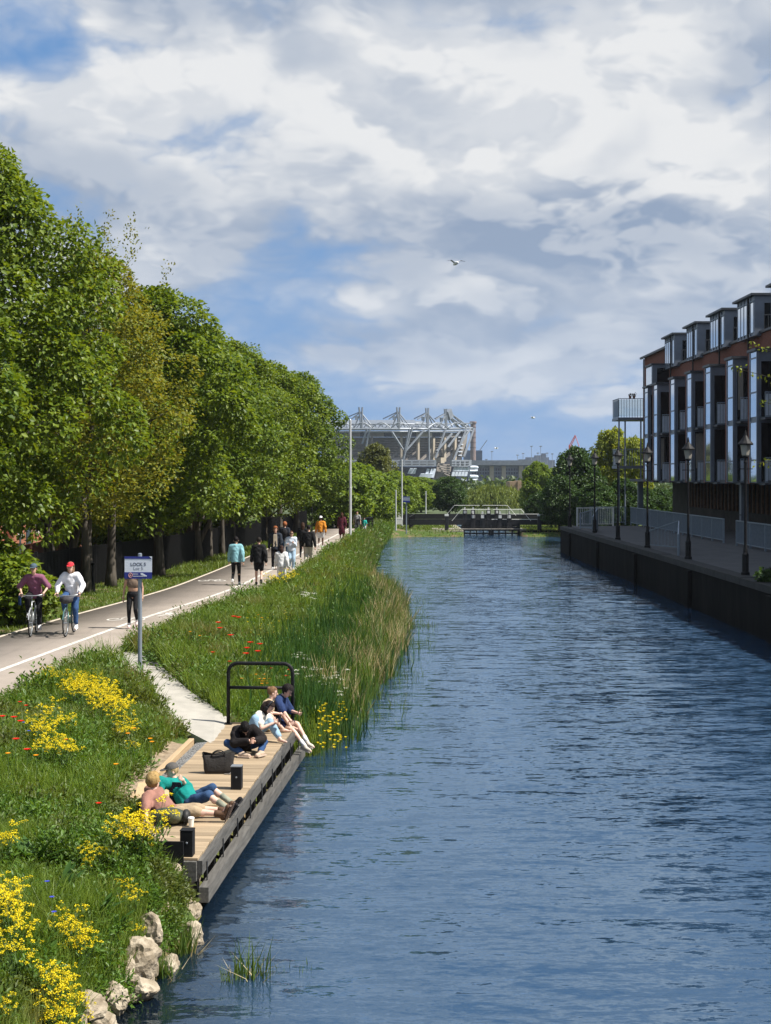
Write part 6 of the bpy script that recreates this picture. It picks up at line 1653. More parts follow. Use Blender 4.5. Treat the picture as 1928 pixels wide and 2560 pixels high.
def person(label, loc, rz=0.0, H=1.75, pel=None, tdir=(0, 0, 1), hips=(1, 0, 0), shs=(1, 0, 0), look=(0, 1, 0), hup=(0, 0, 1),
           hands=None, elb=((.3, -1, 0), (-.3, -1, 0)), feet=None, knee=((0, 1, 0), (0, 1, 0)), toe=((0, 1, 0), (0, 1, 0)),
           skin_c=FAIR, hair=('short', (.04, .025, .015)), top=None, bottom=None, shoe=None, cap=None, voxel=.017, extras=None, belly=1.0, curl=.5, palm=None, seed=0, world=False, socks=None, crop=0.0, bare_neck=True):
    """top = (colour name, colour, sleeve 0..2, length below the pelvis), bottom = (name, colour, leg 0..2, looseness), right side is index 0 (+X when facing +Y)"""
    k = H / 1.75; t = thing('person', label, 'person', loc, rz)
    W = (lambda p: Vector(p) - Vector(loc)) if world else Vector
    pel = W(pel) if pel is not None else V3(0, 0, .93 * k)
    td = Vector(tdir).normalized(); hx = Vector(hips).normalized(); sx = Vector(shs).normalized()
    nk = pel + td * .50 * k; chest = pel + td * .30 * k; waist = pel + td * .14 * k
    lk = Vector(look).normalized(); up = Vector(hup); up = (up - lk * up.dot(lk)).normalized(); rt = lk.cross(up)
    hd = nk + (up * .165 + lk * .035) * k
    sh = [nk - td * .045 * k + sx * .175 * k, nk - td * .045 * k - sx * .175 * k]
    hp = [pel + hx * .092 * k, pel - hx * .092 * k]
    fwd = hx.cross(td) * -1 if False else td.cross(hx)      # forward of the trunk
    feet = [W(f) for f in feet] if feet else [hp[0] * 1 + V3(.02, 0, -.86 * k), hp[1] + V3(-.02, 0, -.86 * k)]
    hands = [W(h) for h in hands] if hands else [sh[0] + V3(.08, .05, -.56 * k), sh[1] + V3(-.08, .05, -.56 * k)]
    kn, an, el, wr = [], [], [], []
    for i in (0, 1):
        m, e = ik(hp[i], feet[i], .43 * k, .42 * k, Vector(knee[i])); kn.append(m); an.append(e)
        m, e = ik(sh[i], hands[i], .295 * k, .255 * k, Vector(elb[i])); el.append(m); wr.append(e)
    # --- the body: one continuous skin
    b = MB(); bel = belly
    def torso(b, g):
        Mt = Matrix((sx, td.cross(sx), td)).transposed(); Mh = Matrix((hx, td.cross(hx), td)).transposed()
        b.ell(pel, (.158 * k + g, .112 * k + g, .12 * k + g), 14, 9, Mh)
        b.ell(waist + td * .02 * k, (.138 * k * bel + g, .098 * k * bel + g, .14 * k), 14, 9, Mt)
        b.ell(chest, (.162 * k + g, .11 * k + g, .17 * k + g), 14, 9, Mt)
        capsule(b, sh[0] - sx * .02 * k, sh[1] + sx * .02 * k, .062 * k + g, .062 * k + g, 10)
        b.ell(nk - td * .02 * k, (.10 * k + g, .07 * k + g, .05 * k + g), 10, 6, Mt)
    torso(b, 0)
    capsule(b, nk - td * .03 * k, hd - up * .05 * k, .052 * k, .050 * k)
    Mhd = Matrix((rt, lk, up)).transposed()
    b.ell(hd + up * .035 * k, (.076 * k, .094 * k, .092 * k), 16, 11, Mhd)                      # skull
    b.ell(hd - up * .035 * k + lk * .022 * k, (.060 * k, .066 * k, .078 * k), 14, 9, Mhd)        # jaw and cheeks
    b.ell(hd - up * .095 * k + lk * .058 * k, (.026 * k, .022 * k, .022 * k), 8, 6, Mhd)         # chin
    for i in (0, 1):
        capsule(b, sh[i], el[i], .050 * k, .039 * k); capsule(b, el[i], wr[i], .040 * k, .027 * k)
        d = (wr[i] - el[i]).normalized(); b.ell(wr[i] + d * .045 * k, .036 * k, 10, 7, None)
        capsule(b, hp[i], kn[i], .086 * k, .056 * k); capsule(b, kn[i], an[i], .056 * k, .036 * k)
        c = kn[i].lerp(an[i], .3); b.ell(c - (Vector(knee[i]).normalized()) * .012 * k, .057 * k, 10, 7)
        tv = Vector(toe[i]).normalized(); b.ell(an[i] + tv * .06 * k - V3(0, 0, .035 * k), (.036 * k,) * 3, 8, 6); capsule(b, an[i] - tv * .03 * k - V3(0, 0, .03 * k), an[i] + tv * .15 * k - V3(0, 0, .05 * k), .034 * k, .028 * k, 8)
    # nose, ears and fingers are welded into the same mesh
    fb = MB()
    fb.path([hd + up * .022 * k + lk * .086 * k, hd - up * .012 * k + lk * .112 * k, hd - up * .022 * k + lk * .092 * k], [.008 * k, .014 * k, .012 * k], 8)
    for s in (-1, 1): fb.ell(hd + rt * s * .078 * k - lk * .005 * k, (.012 * k, .022 * k, .032 * k), 8, 6, Mhd)
    for i in (0, 1):
        d = (wr[i] - el[i]).normalized(); pn = Vector(palm[i]) if palm else (chest - wr[i])
        if pn.cross(d).length < 1e-3: pn = V3(0, 1, .3)
        fingers(fb, wr[i], d, pn, k, curl)
    body = remeshed(b, 'body', voxel, 3, skin(skin_c), t, weld=fb)
    # --- face
    for s in (-1, 1):
        MB().ell(hd + up * .018 * k + rt * s * .031 * k + lk * .082 * k, (.012 * k, .008 * k, .007 * k), 8, 5, Mhd).build('eye', M_EYE, t, local=True)
        MB().ell(hd + up * .042 * k + rt * s * .032 * k + lk * .084 * k, (.019 * k, .008 * k, .0045 * k), 8, 5, Mhd).build('eyebrow', mat('brow', (.05, .03, .02), .8), t, local=True)
    MB().ell(hd - up * .058 * k + lk * .083 * k, (.024 * k, .008 * k, .006 * k), 8, 5, Mhd).build('mouth', M_LIP, t, local=True)
    # --- clothes
    if top:
        nm, c, sl, drop = top[:4]; g = top[4] if len(top) > 4 else .016; b = MB()
        Mt = Matrix((sx, td.cross(sx), td)).transposed(); Mh = Matrix((hx, td.cross(hx), td)).transposed()
        b.ell(chest, (.166 * k + g, .113 * k + g, .165 * k + g), 14, 9, Mt)
        capsule(b, sh[0] - sx * .02 * k, sh[1] + sx * .02 * k, .064 * k + g, .064 * k + g, 10); b.ell(nk - td * .035 * k, (.095 * k + g, .072 * k + g, .045 * k), 10, 6, Mt)
        if not crop:
            b.ell(waist + td * .02 * k, (.142 * k * bel + g, .104 * k * bel + g, .15 * k), 14, 9, Mt)
            b.path([waist + td * .1 * k, pel - td * (drop - .02) * k, pel - td * drop * k], [.13 * k + g, .155 * k + g, .15 * k + g], 14); b.ell(pel, (.163 * k + g, .118 * k + g, .08 * k), 14, 9, Mh)
        for i in (0, 1):
            if sl > 0:
                e = sh[i].lerp(el[i], min(1, sl)); capsule(b, sh[i], e, .054 * k + g, .05 * k + g)
                if sl > 1: capsule(b, el[i], el[i].lerp(wr[i], (sl - 1) * .97), .046 * k + g, .035 * k + g * .8)
        remeshed(b, top[5] if len(top) > 5 else 'shirt', voxel, 3, cloth(nm, c), t, .012 if g > .02 else .007, seed)
    if bottom:
        nm, c, lg, g = bottom[:4]; b = MB(); Mh = Matrix((hx, td.cross(hx), td)).transposed()
        b.ell(pel + td * .02 * k, (.163 * k + .008, .117 * k + .008, .12 * k), 14, 9, Mh)
        for i in (0, 1):
            e = hp[i].lerp(kn[i], min(1, lg)); capsule(b, hp[i], e, .092 * k + g * .6, .064 * k + g)
            if lg > 1:
                a2 = kn[i].lerp(an[i], (lg - 1) * .97); capsule(b, kn[i], a2, .062 * k + g, .044 * k + g)
        remeshed(b, bottom[4] if len(bottom) > 4 else 'trousers', voxel, 3, cloth(nm, c), t, .009 if g > .01 else .004, seed + 5)
    for i in (0, 1):
        tv = Vector(toe[i]).normalized(); zs = V3(0, 0, 1)
        if abs(tv.z) > .6: zs = (V3(0, 0, 1) - tv * tv.z).normalized()
        leg = (an[i] - kn[i]).normalized()
        if socks:
            b = MB(); capsule(b, kn[i].lerp(an[i], socks[2]), an[i], .048 * k, .044 * k); link_mesh('sock', b.mesh('sock', smooth=True), cloth(*socks[:2]), t)
        if shoe:
            b = MB(); dn = (leg - tv * leg.dot(tv)).normalized()
            capsule(b, an[i] - tv * .045 * k + dn * .025 * k, an[i] + tv * .13 * k + dn * .04 * k, .048 * k, .040 * k, 10); b.ell(an[i], .050 * k, 10, 6)
            if len(shoe) > 2: capsule(b, kn[i].lerp(an[i], 1 - shoe[2]), an[i], .054 * k, .05 * k)
            so = remeshed(b, 'shoe', .014, 2, cloth(shoe[0], shoe[1], .6), t)
            MB().bar(an[i] - tv * .08 * k + dn * .072 * k, an[i] + tv * .16 * k + dn * .074 * k, .075 * k, .022 * k).build('sole', cloth('sole_' + shoe[0], tuple(min(.7, x * 1.0 + .05) for x in shoe[1])), so, local=True)
    # --- hair and hats
    if hair:
        st, hc = hair; hm = mat('hair_' + str(hc), hc, .7, var=.4, scale=30, bump=.5, bscale=60, stretch=(1, 1, .3), spec=.12)
        bm_ = bmesh.new(); bmesh.ops.create_uvsphere(bm_, u_segments=20, v_segments=14, radius=1)
        vol = {'short': 1.0, 'curly': 1.22, 'long': 1.06, 'bun': 1.0, 'bob': 1.08}[st]; rnd = random.Random(seed + 3)
        for f in [f for f in bm_.faces if (lambda c: (c.y > .30 and c.z < .42) or (c.z < (-.55 if st in ('short', 'bun') else -.8)) or (c.y > .05 and c.z < -.25))(f.calc_center_median())]: bm_.faces.remove(f)
        for v in bm_.verts:
            f = 1 + (.10 if st == 'curly' else .035) * mnoise.noise(v.co * (7 if st == 'curly' else 4) + Vector((seed, 0, 0)))
            c = v.co * f; v.co = hd + Mhd @ Vector((c.x * .088 * k * vol, c.y * .106 * k * vol - .006, c.z * .105 * k * vol + .038 * k))
        mh = bpy.data.meshes.new('hair'); bm_.to_mesh(mh); bm_.free(); mh.polygons.foreach_set('use_smooth', [True] * len(mh.polygons)); link_mesh('hair', mh, hm, t)
        if st in ('long', 'bob'):
            L = .30 if st == 'long' else .14; b = MB(); dn = (V3(0, 0, -1) * .8 - td * .2).normalized(); b0 = hd - lk * .055 * k
            b.path([b0 + up * .05 * k, b0 - up * .05 * k, b0 - up * .06 * k + dn * L * .5, b0 - up * .06 * k - lk * .02 + dn * L], [.085 * k, .095 * k, .085 * k, .04 * k], 12); link_mesh('hair_length', b.mesh('hair_length', smooth=True), hm, t)
        if st == 'bun':
            b = MB(); b.ell(hd + up * .085 * k - lk * .085 * k, .042 * k, 10, 8); link_mesh('hair_bun', b.mesh('hair_bun', smooth=True), hm, t)
    if cap:
        cm = cloth('cap_' + cap[0], cap[1]); b = MB(); n = 14; rings = []
        for a in (0, .35, .7, 1.05, 1.35):
            rings.append([hd + Mhd @ Vector((.092 * k * math.cos(a) * math.cos(q), .112 * k * math.cos(a) * math.sin(q) - .004, .062 * k + .088 * k * math.sin(a))) for q in [2 * math.pi * j / n for j in range(n)]])
        b.add([p for r in rings for p in r], [(i * n + j, i * n + (j + 1) % n, (i + 1) * n + (j + 1) % n, (i + 1) * n + j) for i in range(4) for j in range(n)] + [tuple(4 * n + j for j in range(n))])
        cp_ = link_mesh('cap', b.mesh('cap', smooth=True), cm, t)
        b = MB(); sgn = -1 if len(cap) > 2 else 1
        pts = [Vector((x, sgn * y, z)) for x, y, z in ((-.075, .07, .062), (-.06, .16, .052), (0, .19, .05), (.06, .16, .052), (.075, .07, .062))]
        b.slab([hd + Mhd @ (p * k) for p in pts], .008); link_mesh('cap_brim', b.mesh('cap_brim'), cm, cp_)
    if extras: extras(t, dict(k=k, pel=pel, nk=nk, hd=hd, sh=sh, el=el, wr=wr, kn=kn, an=an, lk=lk, up=up, rt=rt, td=td, chest=chest, Mhd=Mhd))
    return t

def walker(label, px, py, face, H=1.75, phase=.22, **kw):
    """somebody on the towpath, face +1 walking away, -1 walking towards us"""
    p = PZ(px, py, PATH_Z); k = H / 1.75; s = phase
    feet = kw.pop('feet', None) or [(.10 * k, s * k, .085 * k + (.0 if s > 0 else .10) * k), (-.10 * k, -s * k, .085 * k + (.11 if s > 0 else 0) * k)]
    swing = kw.pop('swing', .16)
    hands = kw.pop('hands', None) or [(.27 * k, -swing * k + .04, .86 * k), (-.27 * k, swing * k + .04, .86 * k)]
    toes = ((0, 1, .15 if s > 0 else -.55), (0, 1, -.55 if s > 0 else .15))
    return person(label, (p.x, p.y, PATH_Z), 0 if face > 0 else math.pi, H, pel=(0, 0, .915 * k), feet=feet, hands=hands, toe=toes, tdir=(0, .05, 1), voxel=.020, **kw)
def W_EXTRA(fn): return fn
walker('man in pale teal jacket and black trousers walking away along the towpath', 590, 1463, 1, 1.78, .2, top=('pale_teal', (.20, .40, .45), 2, .10, .034, 'jacket'), bottom=('black', (.010, .010, .012), 2, .004), shoe=('white', (.62, .62, .62)), hair=('short', (.012, .010, .010)), skin_c=TAN, seed=1)
walker('man in black hoodie and black shorts walking away along the towpath', 647, 1463, 1, 1.76, -.16, top=('black_hood', (.008, .008, .009), 2, .12, .04, 'hoodie'), bottom=('black', (.010, .010, .012), .85, .02, 'shorts'), shoe=('black', (.02, .02, .02)), hair=('short', (.015, .012, .010)), skin_c=FAIR, seed=2)
walker('girl with long dark hair in white jacket and white trousers', 704, 1466, 1, 1.48, .06, top=('white', (.66, .64, .62), 2, .10, .034, 'jacket'), bottom=('white_b', (.66, .66, .72), 2, .03), shoe=('white', (.62, .62, .62)), hair=('long', (.035, .018, .014)), seed=3)
walker('man with curly red hair in open dark jacket walking towards us', 689, 1423, -1, 1.84, .16, top=('dark_jacket', (.022, .028, .040), 2, .12, .034, 'jacket'), bottom=('black', (.010, .010, .012), 2, .008), shoe=('white', (.62, .62, .62)), hair=('curly', (.22, .075, .03)), skin_c=FAIR, seed=4,
       extras=lambda t, J: MB().slab([J['chest'] + Vector((x, .150, z)) for x, z in ((-.075, .2), (.075, .2), (.085, -.32), (-.085, -.32))], .03).build('cream_shirt', cloth('cream', (.55, .47, .36)), t, local=True, bevel=.008))
walker('red haired person in dark jacket with a backpack behind the curly haired man', 712, 1394, 1, 1.75, .15, top=('navy_jacket', (.018, .022, .032), 2, .1, .03, 'jacket'), bottom=('jeans', (.05, .11, .20), 2, .01), shoe=('black', (.02, .02, .02)), hair=('curly', (.28, .10, .04)), seed=5,
       extras=lambda t, J: (MB().ell(J['chest'] + Vector((0, -.2, -.02)), (.15, .10, .2), 12, 9).build('backpack', cloth('bpblack', (.012, .012, .014)), t, local=True, smooth=True)))
walker('woman in pale denim with sunglasses walking towards us', 729, 1424, -1, 1.66, -.10, top=('pale_denim', (.52, .58, .66), 2, .08, .03, 'jacket'), bottom=('pale_jeans', (.30, .42, .54), 2, .03), shoe=('white', (.62, .62, .62)), hair=('bun', (.07, .035, .02)), seed=6, hands=[(.16, .22, 1.08), (-.10, .24, 1.12)],
       extras=lambda t, J: MB().bar(J['hd'] + Vector((-.07, .09, .02)), J['hd'] + Vector((.07, .09, .02)), .03, .035).build('sunglasses', M_BLACK, t, local=True))
walker('man in black sweater and beige trousers walking away', 772, 1417, 1, 1.84, .2, top=('black_sw', (.008, .008, .009), 2, .10, .03, 'sweater'), bottom=('beige', (.48, .44, .37), 2, .03), shoe=('grey', (.22, .22, .22)), hair=('short', (.012, .010, .010)), skin_c=FAIR, seed=7)
walker('person in black half hidden by the man in beige trousers', 757, 1396, 1, 1.74, .12, top=('black_sw', (.008, .008, .009), 2, .10, .03, 'sweater'), bottom=('black', (.010, .010, .012), 2, .01), shoe=('black', (.02, .02, .02)), hair=('long', (.04, .02, .012)), seed=8)
walker('person in orange sweater, white shorts and white cap walking away', 802, 1370, 1, 1.78, .18, top=('orange', (.50, .19, .02), 2, .06, .03, 'sweater'), bottom=('white_s', (.62, .63, .66), .75, .03, 'shorts'), shoe=('white', (.62, .62, .62)), hair=('short', (.012, .010, .010)), cap=('white', (.7, .7, .7), -1), skin_c=BROWN, seed=9)
def skirt(t, J):
    k = J['k']; MB().lathe([(.16, .95 * k), (.2, .7 * k), (.21, .34 * k), (.2, .33 * k)], (0, 0, 0), 14).build('skirt', cloth('burg', (.07, .012, .022)), t, local=True, smooth=True)
walker('woman in long burgundy dress walking by the tall pale pole', 855, 1348, 1, 1.68, .14, top=('burg', (.07, .012, .022), 2, .10, .03, 'dress_top'), bottom=('burg2', (.16, .012, .03), 1.7, .03), shoe=('black', (.02, .02, .02)), hair=('long', (.05, .02, .012)), skin_c=TAN, extras=skirt, seed=10)
walker('person in grey shirt standing by the low black railing', 893, 1336, -1, 1.60, .04, top=('grey', (.20, .19, .18), 1, .1, .025), bottom=('grey_t', (.10, .10, .11), 2, .02), shoe=('black', (.02, .02, .02)), hair=('short', (.03, .02, .015)), seed=11)
walker('child in bright teal top and pale trousers by the low black railing', 911, 1334, -1, 1.12, .04, top=('teal_c', (.02, .36, .30), 1.2, .1, .025), bottom=('pale_t', (.50, .52, .58), 2, .02), shoe=('white', (.62, .62, .62)), hair=('short', (.03, .02, .015)), seed=12)
walker('woman in taupe crop top and black leggings behind the lock sign', 333, 1571, -1, 1.66, .05, top=('taupe', (.16, .115, .085), 0, 0, .008, 'crop_top'), crop=1, bottom=('black', (.010, .010, .012), 1.93, .0, 'leggings'), shoe=('pinkwhite', (.64, .5, .48)), socks=('white_sock', (.6, .6, .6), .86), hair=('long', (.05, .025, .015)), skin_c=TAN, seed=13, swing=.05)

# ------------------------------------------------------------------ bicycles and riders
def bicycle(label, px, py, rz, frame_c, basket=False):
    p = PZ(px, py, PATH_Z); t = thing('bicycle', label, 'bicycle', (p.x, p.y, PATH_Z), rz)
    Rw, yr, yf = .34, -.47, .58; fm = mat('bike_' + frame_c[0], frame_c[1], .35, .3, var=.1); tyre = mat('tyre_rubber', (.015, .015, .016), .8)
    for y in (yr, yf):
        c = V3(0, y, Rw); ring = lambda r: [c + V3(0, r * math.cos(a), r * math.sin(a)) for a in [2 * math.pi * q / 28 for q in range(28)]]
        w = MB().path(ring(Rw - .018), .018, 8, closed=True).build('wheel', tyre, t, local=True, smooth=True)
        MB().path(ring(Rw - .042), .010, 6, closed=True).build('rim', M_GALV, w, local=True, smooth=True)
        b = MB()
        for q in range(18):
            a = 2 * math.pi * q / 18; b.tube(c + V3(.02 * (-1) ** q, 0, 0), c + V3(0, (Rw - .05) * math.cos(a), (Rw - .05) * math.sin(a)), .0022, n=4)
        tag(b.build('spoke_set', M_GALV, w, local=True), kind='stuff'); MB().tube(c - V3(.045, 0, 0), c + V3(.045, 0, 0), .02, n=8).build('hub', M_GALV, w, local=True)
        MB().path([c + V3(0, (Rw + .028) * math.cos(a), (Rw + .028) * math.sin(a)) for a in [(.1 + q * .2) * math.pi for q in range(5)]], .014, 6).build('mudguard', fm, t, local=True)
    bb, st, hb, ht = V3(0, -.02, .28), V3(0, -.2, .86), V3(0, .42, .62), V3(0, .36, .84)
    b = MB()
    for a, c in ((bb, st), (bb, hb), (st - V3(0, 0, .06), ht), (hb, ht)): b.tube(a, c, .016, n=8)
    for s in (-1, 1): b.tube(bb + V3(s * .03, 0, 0), V3(s * .055, yr, Rw), .010, n=6); b.tube(st + V3(s * .015, 0, -.05), V3(s * .055, yr, Rw), .009, n=6)
    b.build('frame', fm, t, local=True, smooth=True)
    b = MB()
    for s in (-1, 1): b.path([hb + V3(s * .035, .01, -.02), V3(s * .05, .5, .55), V3(s * .05, yf, Rw)], .012, 6)
    b.build('fork', fm, t, local=True, smooth=True)
    MB().tube(ht, ht + V3(0, -.02, .15), .013, n=8).build('stem', M_GALV, t, local=True)
    h = MB().path([V3(-.29, .24, 1.0), V3(-.24, .34, 1.01), V3(-.1, .37, .99), V3(.1, .37, .99), V3(.24, .34, 1.01), V3(.29, .24, 1.0)], .012, 8).build('handlebar', M_GALV, t, local=True, smooth=True)
    for s in (-1, 1):
        MB().tube(V3(s * .245, .335, 1.01), V3(s * .30, .22, 1.0), .018, n=8).build('grip', tyre, h, local=True); MB().tube(V3(s * .15, .36, .985), V3(s * .25, .42, .96), .006, n=5).build('brake_lever', M_GALV, h, local=True)
    MB().tube(st, st + V3(0, -.03, .1), .013, n=8).build('seat_post', M_GALV, t, local=True)
    b = MB(); b.ell(st + V3(0, -.06, .12), (.075, .13, .035), 12, 7); b.ell(st + V3(0, .07, .12), (.025, .1, .026), 10, 6); b.build('saddle', tyre, t, local=True, smooth=True)
    for s, dz, dy in ((1, .16, .05), (-1, -.16, -.05)):
        c = MB().tube(bb + V3(s * .06, 0, 0), bb + V3(s * .075, dy, dz), .011, n=6).build('crank', M_GALV, t, local=True); MB().box(bb + V3(s * .12, dy, dz), (.09, .08, .02)).build('pedal', tyre, c, local=True)
    MB().tube(bb + V3(.04, 0, 0), bb + V3(.048, 0, 0), .085, n=16).build('chainring', M_GALV, t, local=True)
    MB().ell(ht + V3(0, .06, .06), (.03, .04, .03), 8, 6).build('lamp', M_BLACK, t, local=True)
    if basket:
        b = MB(); b.ell(V3(0, .50, .90), (.17, .12, .10), 14, 9); b.build('front_bag', cloth('dark_bag', (.05, .048, .052), .8, .6), t, local=True, smooth=True)
    return t, p
def rider(label, px, py, rz, frame_c, blabel, basket, **kw):
    t, p = bicycle(blabel, px, py, rz, frame_c, basket)
    H = kw.pop('H', 1.74)
    return person(label, (p.x, p.y, PATH_Z), rz, H, pel=(0, -.20, 1.02), tdir=(0, kw.pop('lean', .42), 1), hands=[(.275, .22, 1.055), (-.275, .22, 1.055)], elb=((1, -.6, -.6), (-1, -.6, -.6)),
                  feet=[(.125, .03, .535), (-.125, -.07, .215)], knee=((.12, 1, .2), (-.12, 1, .2)), look=(0, 1, -.05), voxel=.020, curl=1.5, palm=((0, .2, -1), (0, .2, -1)), toe=((0, 1, -.1), (0, 1, -.15)), **kw)
rider('cyclist in plum shirt and dark cap riding towards us', 85, 1586, math.pi + .10, ('silver', (.45, .47, .48)), 'silver road bicycle under the cyclist in the plum shirt', False, top=('plum', (.20, .075, .125), 1.15, .08, .03), bottom=('black', (.010, .010, .012), 1.9, .016), shoe=('white', (.62, .62, .62)), hair=('short', (.03, .02, .015)), cap=('slate', (.06, .09, .12)), skin_c=FAIR, seed=20, lean=.52,
      extras=lambda t, J: MB().lathe([(.036, 0), (.036, .2), (.02, .23), (.02, .26)], J['wr'][0] + V3(.03, .06, -.30), 10).build('bottle', cloth('navy_bottle', (.012, .03, .09), .4), t, local=True))
rider('cyclist in white shirt and red cap riding towards us', 176, 1586, math.pi + .02, ('teal_f', (.10, .20, .20)), 'dark bicycle with a front bag under the cyclist in the red cap', True, top=('white_sh', (.70, .70, .74), 1.9, .10, .03), bottom=('blue_jeans', (.03, .07, .17), 1.85, .016), shoe=('white', (.62, .62, .62)), hair=('bob', (.22, .13, .07)), cap=('red', (.62, .035, .05)), skin_c=PALE, seed=21, lean=.32)

# ------------------------------------------------------------------ people sitting on the deck
PW = lambda px, py, D: P(px, py, D)
def on_deck(label, pel, **kw):
    return person(label, (pel[0], pel[1], DECK_Z), 0, kw.pop('H', 1.74) * .86, pel=pel, world=True, voxel=.014, **kw)
SHN = V3(1, -.25, 0).normalized()
# navy man on the end of the edge, legs over the water
pe = V3(-1.86, 24.35, .755)
on_deck('man in navy shirt sitting on the deck edge with legs over the water', pe, tdir=(.18, -.06, 1), hips=(-.25, -1, 0), shs=(-.3, -1, 0), look=(.75, -.3, -.62), feet=[(-1.36, 23.95, .40), (-1.33, 24.15, .43)], knee=((.6, -.2, 1), (.6, -.1, 1)), toe=((.8, -.5, -.25), (.85, -.4, -.25)),
        hands=[(-1.60, 23.85, .85), (-1.50, 24.30, .90)], elb=((-.6, -.8, -.1), (-.6, .8, -.1)), top=('navy', (.018, .035, .10), 1, .06, .026), bottom=('navy_short', (.016, .024, .075), .55, .02, 'shorts'), shoe=('cream_shoe', (.52, .46, .38)), socks=('white_sock', (.62, .62, .64), .70), hair=('curly', (.014, .011, .010)), skin_c=PALE, seed=30)
# tan shirt, cross-legged beside him
pe = V3(-2.06, 23.98, .745)
on_deck('person in tan shirt with a hair bun sitting cross legged', pe, tdir=(.22, .28, .90), hips=(-.1, -1, 0), shs=(-.2, -1, 0), look=(.95, .25, -.15), feet=[(-1.72, 23.80, .72), (-1.62, 24.12, .71)], knee=((.5, -1, .9), (.5, .4, 1)), toe=((.9, .3, 0), (.9, -.3, 0)),
        hands=[(-1.78, 23.75, .98), (-1.72, 24.1, .98)], elb=((-.2, -1, -.3), (-.2, 1, -.3)), top=('tan', (.42, .32, .20), 1.1, .08, .032), bottom=('black_short', (.012, .012, .013), .9, .02, 'shorts'), hair=('bun', (.17, .095, .05)), skin_c=PALE, seed=31, H=1.7)
# white t-shirt, headphones, phone
pe = V3(-2.18, 23.05, .735)
def phones(t, J):
    hd, rt, up, k = J['hd'], J['rt'], J['up'], J['k']
    b = MB(); b.path([hd + rt * .10 * math.cos(a) + up * (.05 + .115 * math.sin(a)) for a in [math.pi * q / 10 for q in range(11)]], .009, 6); h = b.build('headphones', M_DGREY, t, local=True)
    for s in (-1, 1): MB().ell(hd + rt * s * .098, (.026, .036, .042), 10, 7, J['Mhd']).build('ear_cup', M_BLACK, h, local=True)
    MB().box((J['wr'][0] + J['wr'][1]) / 2 + V3(.10, 0, .045), (.012, .075, .15), .2).build('phone', M_BLACK, t, local=True)
on_deck('person in white t-shirt with headphones reading a phone', pe, tdir=(.42, .10, .86), hips=(-.35, -1, 0), shs=(-.3, -1, 0), look=(.75, -.25, -.62), feet=[(-2.02, 22.80, .71), (-1.70, 22.90, .72)], knee=((.9, -.9, .25), (.8, .1, 1)), toe=((.5, -.8, 0), (.8, -.5, 0)),
        hands=[(-1.80, 22.85, .98), (-1.78, 22.95, .98)], elb=((-.1, -.8, -.8), (.1, .8, -.8)), top=('white_tee', (.66, .63, .56), .62, .08, .024), bottom=('light_jeans', (.24, .36, .47), 1.85, .022), hair=('bob', (.02, .013, .011)), skin_c=PALE, seed=32, H=1.68, extras=phones, curl=1.2)
# woman in black, head bowed
pe = V3(-2.24, 22.25, .735)
on_deck('woman in black jacket with long dark hair and head bowed', pe, tdir=(.16, -.62, .72), hips=(-.8, -.5, 0), shs=(-.85, -.4, 0), look=(.15, -.38, -.92), hup=(.1, -1, .3), feet=[(-2.18, 21.72, .71), (-1.92, 21.78, .71)], knee=((-.7, -.8, .45), (1, -.3, .4)), toe=((.8, -.2, 0), (-.6, -.8, 0)),
        hands=[(-2.12, 21.72, .90), (-1.98, 21.74, .90)], elb=((-.9, -.1, -.5), (.9, .0, -.5)), top=('black_j', (.010, .008, .008), 2, .10, .036, 'jacket'), bottom=('blue_jean2', (.025, .06, .15), 1.9, .014), shoe=('beige_shoe', (.42, .32, .24)), hair=('long', (.006, .005, .005)), skin_c=FAIR, seed=33, H=1.66)
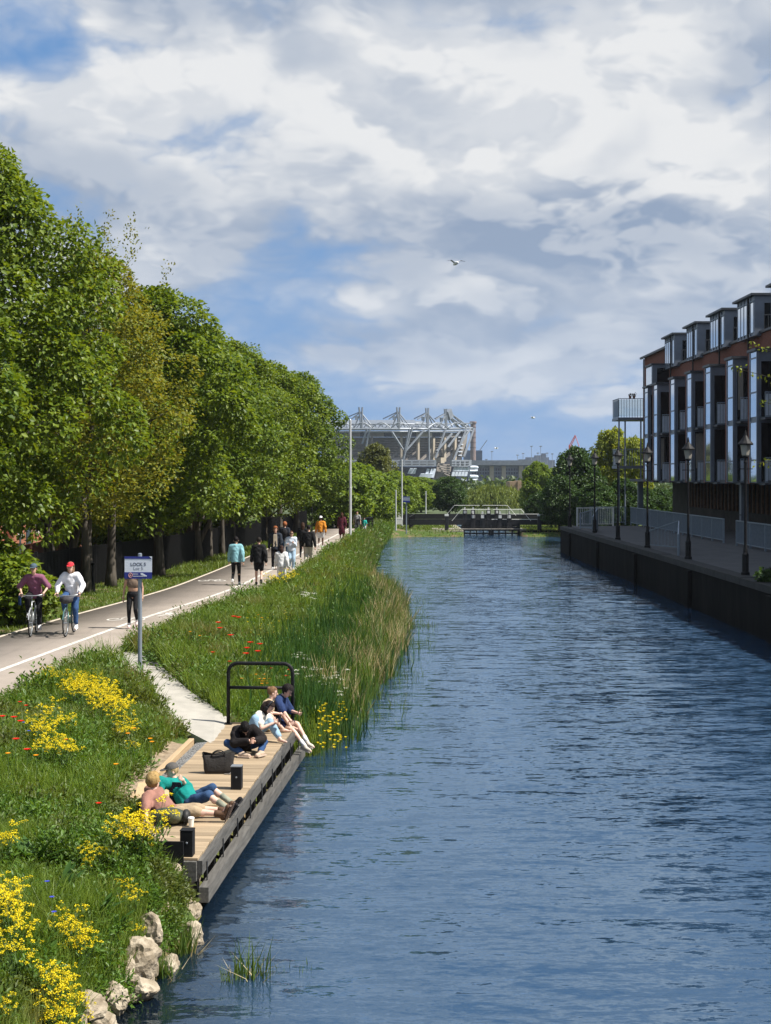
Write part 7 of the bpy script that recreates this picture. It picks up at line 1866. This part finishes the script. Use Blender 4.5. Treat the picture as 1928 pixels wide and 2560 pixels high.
# teal shirt and grey cap, leaning back
pe = V3(-2.55, 18.42, .735)
def book(t, J): pass
on_deck('person in teal shirt and grey cap sitting with legs stretched out', pe, tdir=(-.50, .70, .44), hips=(-.15, -1, 0), shs=(-.45, -.85, .1), look=(-.95, -.30, -.12), feet=[(-1.98, 18.05, .71), (-1.96, 18.28, .73)], knee=((.3, -.2, 1), (.3, -.1, 1)), toe=((.6, -.1, .8), (.6, .1, .8)),
        hands=[(-2.86, 18.35, .80), (-2.62, 18.42, 1.0)], elb=((-.4, -.9, .1), (.6, -.5, -.7)), top=('teal', (.006, .20, .175), 1.45, .10, .032), bottom=('denim_short', (.03, .065, .14), 1.02, .018, 'denim_shorts'), shoe=('black', (.02, .02, .02)), socks=('sage_sock', (.24, .25, .19), .45), hair=('short', (.38, .27, .14)), cap=('grey', (.085, .08, .075)), skin_c=PALE, seed=34, H=1.70, curl=1.1,
        extras=lambda t, J: MB().slab([J['chest'] + v for v in (V3(-.14, -.10, .12), V3(.02, -.135, .12), V3(.05, -.15, -.2), V3(-.12, -.13, -.2))], .02).build('dark_vest_front', cloth('vest', (.010, .012, .022)), t, local=True))
# reclining person with boots
pe = V3(-2.74, 17.78, .73)
on_deck('person in khaki trousers and brown boots reclining on the deck', pe, tdir=(-.50, .70, .40), hips=(-.1, -1, .1), shs=(-.35, -.9, 0), look=(.6, .7, .05), feet=[(-1.93, 17.66, .75), (-1.97, 17.90, .74)], knee=((0, -.2, 1), (0, .2, 1)), toe=((.35, -.1, 1), (.4, .1, 1)),
        hands=[(-2.93, 17.45, .70), (-3.0, 18.25, .73)], elb=((-.8, -.5, .2), (-.6, .8, .2)), top=('plaid', (.26, .13, .10), 1.2, .06, .028), bottom=('khaki', (.33, .25, .16), 1.18, .024), shoe=('brown_boot', (.085, .045, .025), .22), hair=('curly', (.30, .20, .08)), skin_c=PALE, seed=35, H=1.74)

finish_remesh()
# ------------------------------------------------------------------ the air between here and the skyline
hz = MB(); hz.bbox((-800, -30, -2.2), (800, 1740, 47))
m_h = bpy.data.materials.new('haze_air'); m_h.use_nodes = True; Nh = NT(m_h.node_tree); Nh.n.remove(Nh.n['Principled BSDF'])
pv = Nh.node('ShaderNodeVolumePrincipled'); pv.inputs['Color'].default_value = (.78, .87, 1.0, 1); pv.inputs['Density'].default_value = .00011; pv.inputs['Anisotropy'].default_value = .25
Nh.l.new(pv.outputs[0], Nh.n['Material Output'].inputs['Volume'])
tag(hz.build('haze', m_h), 'thin bluish haze filling the air over the canal', 'haze', kind='stuff')
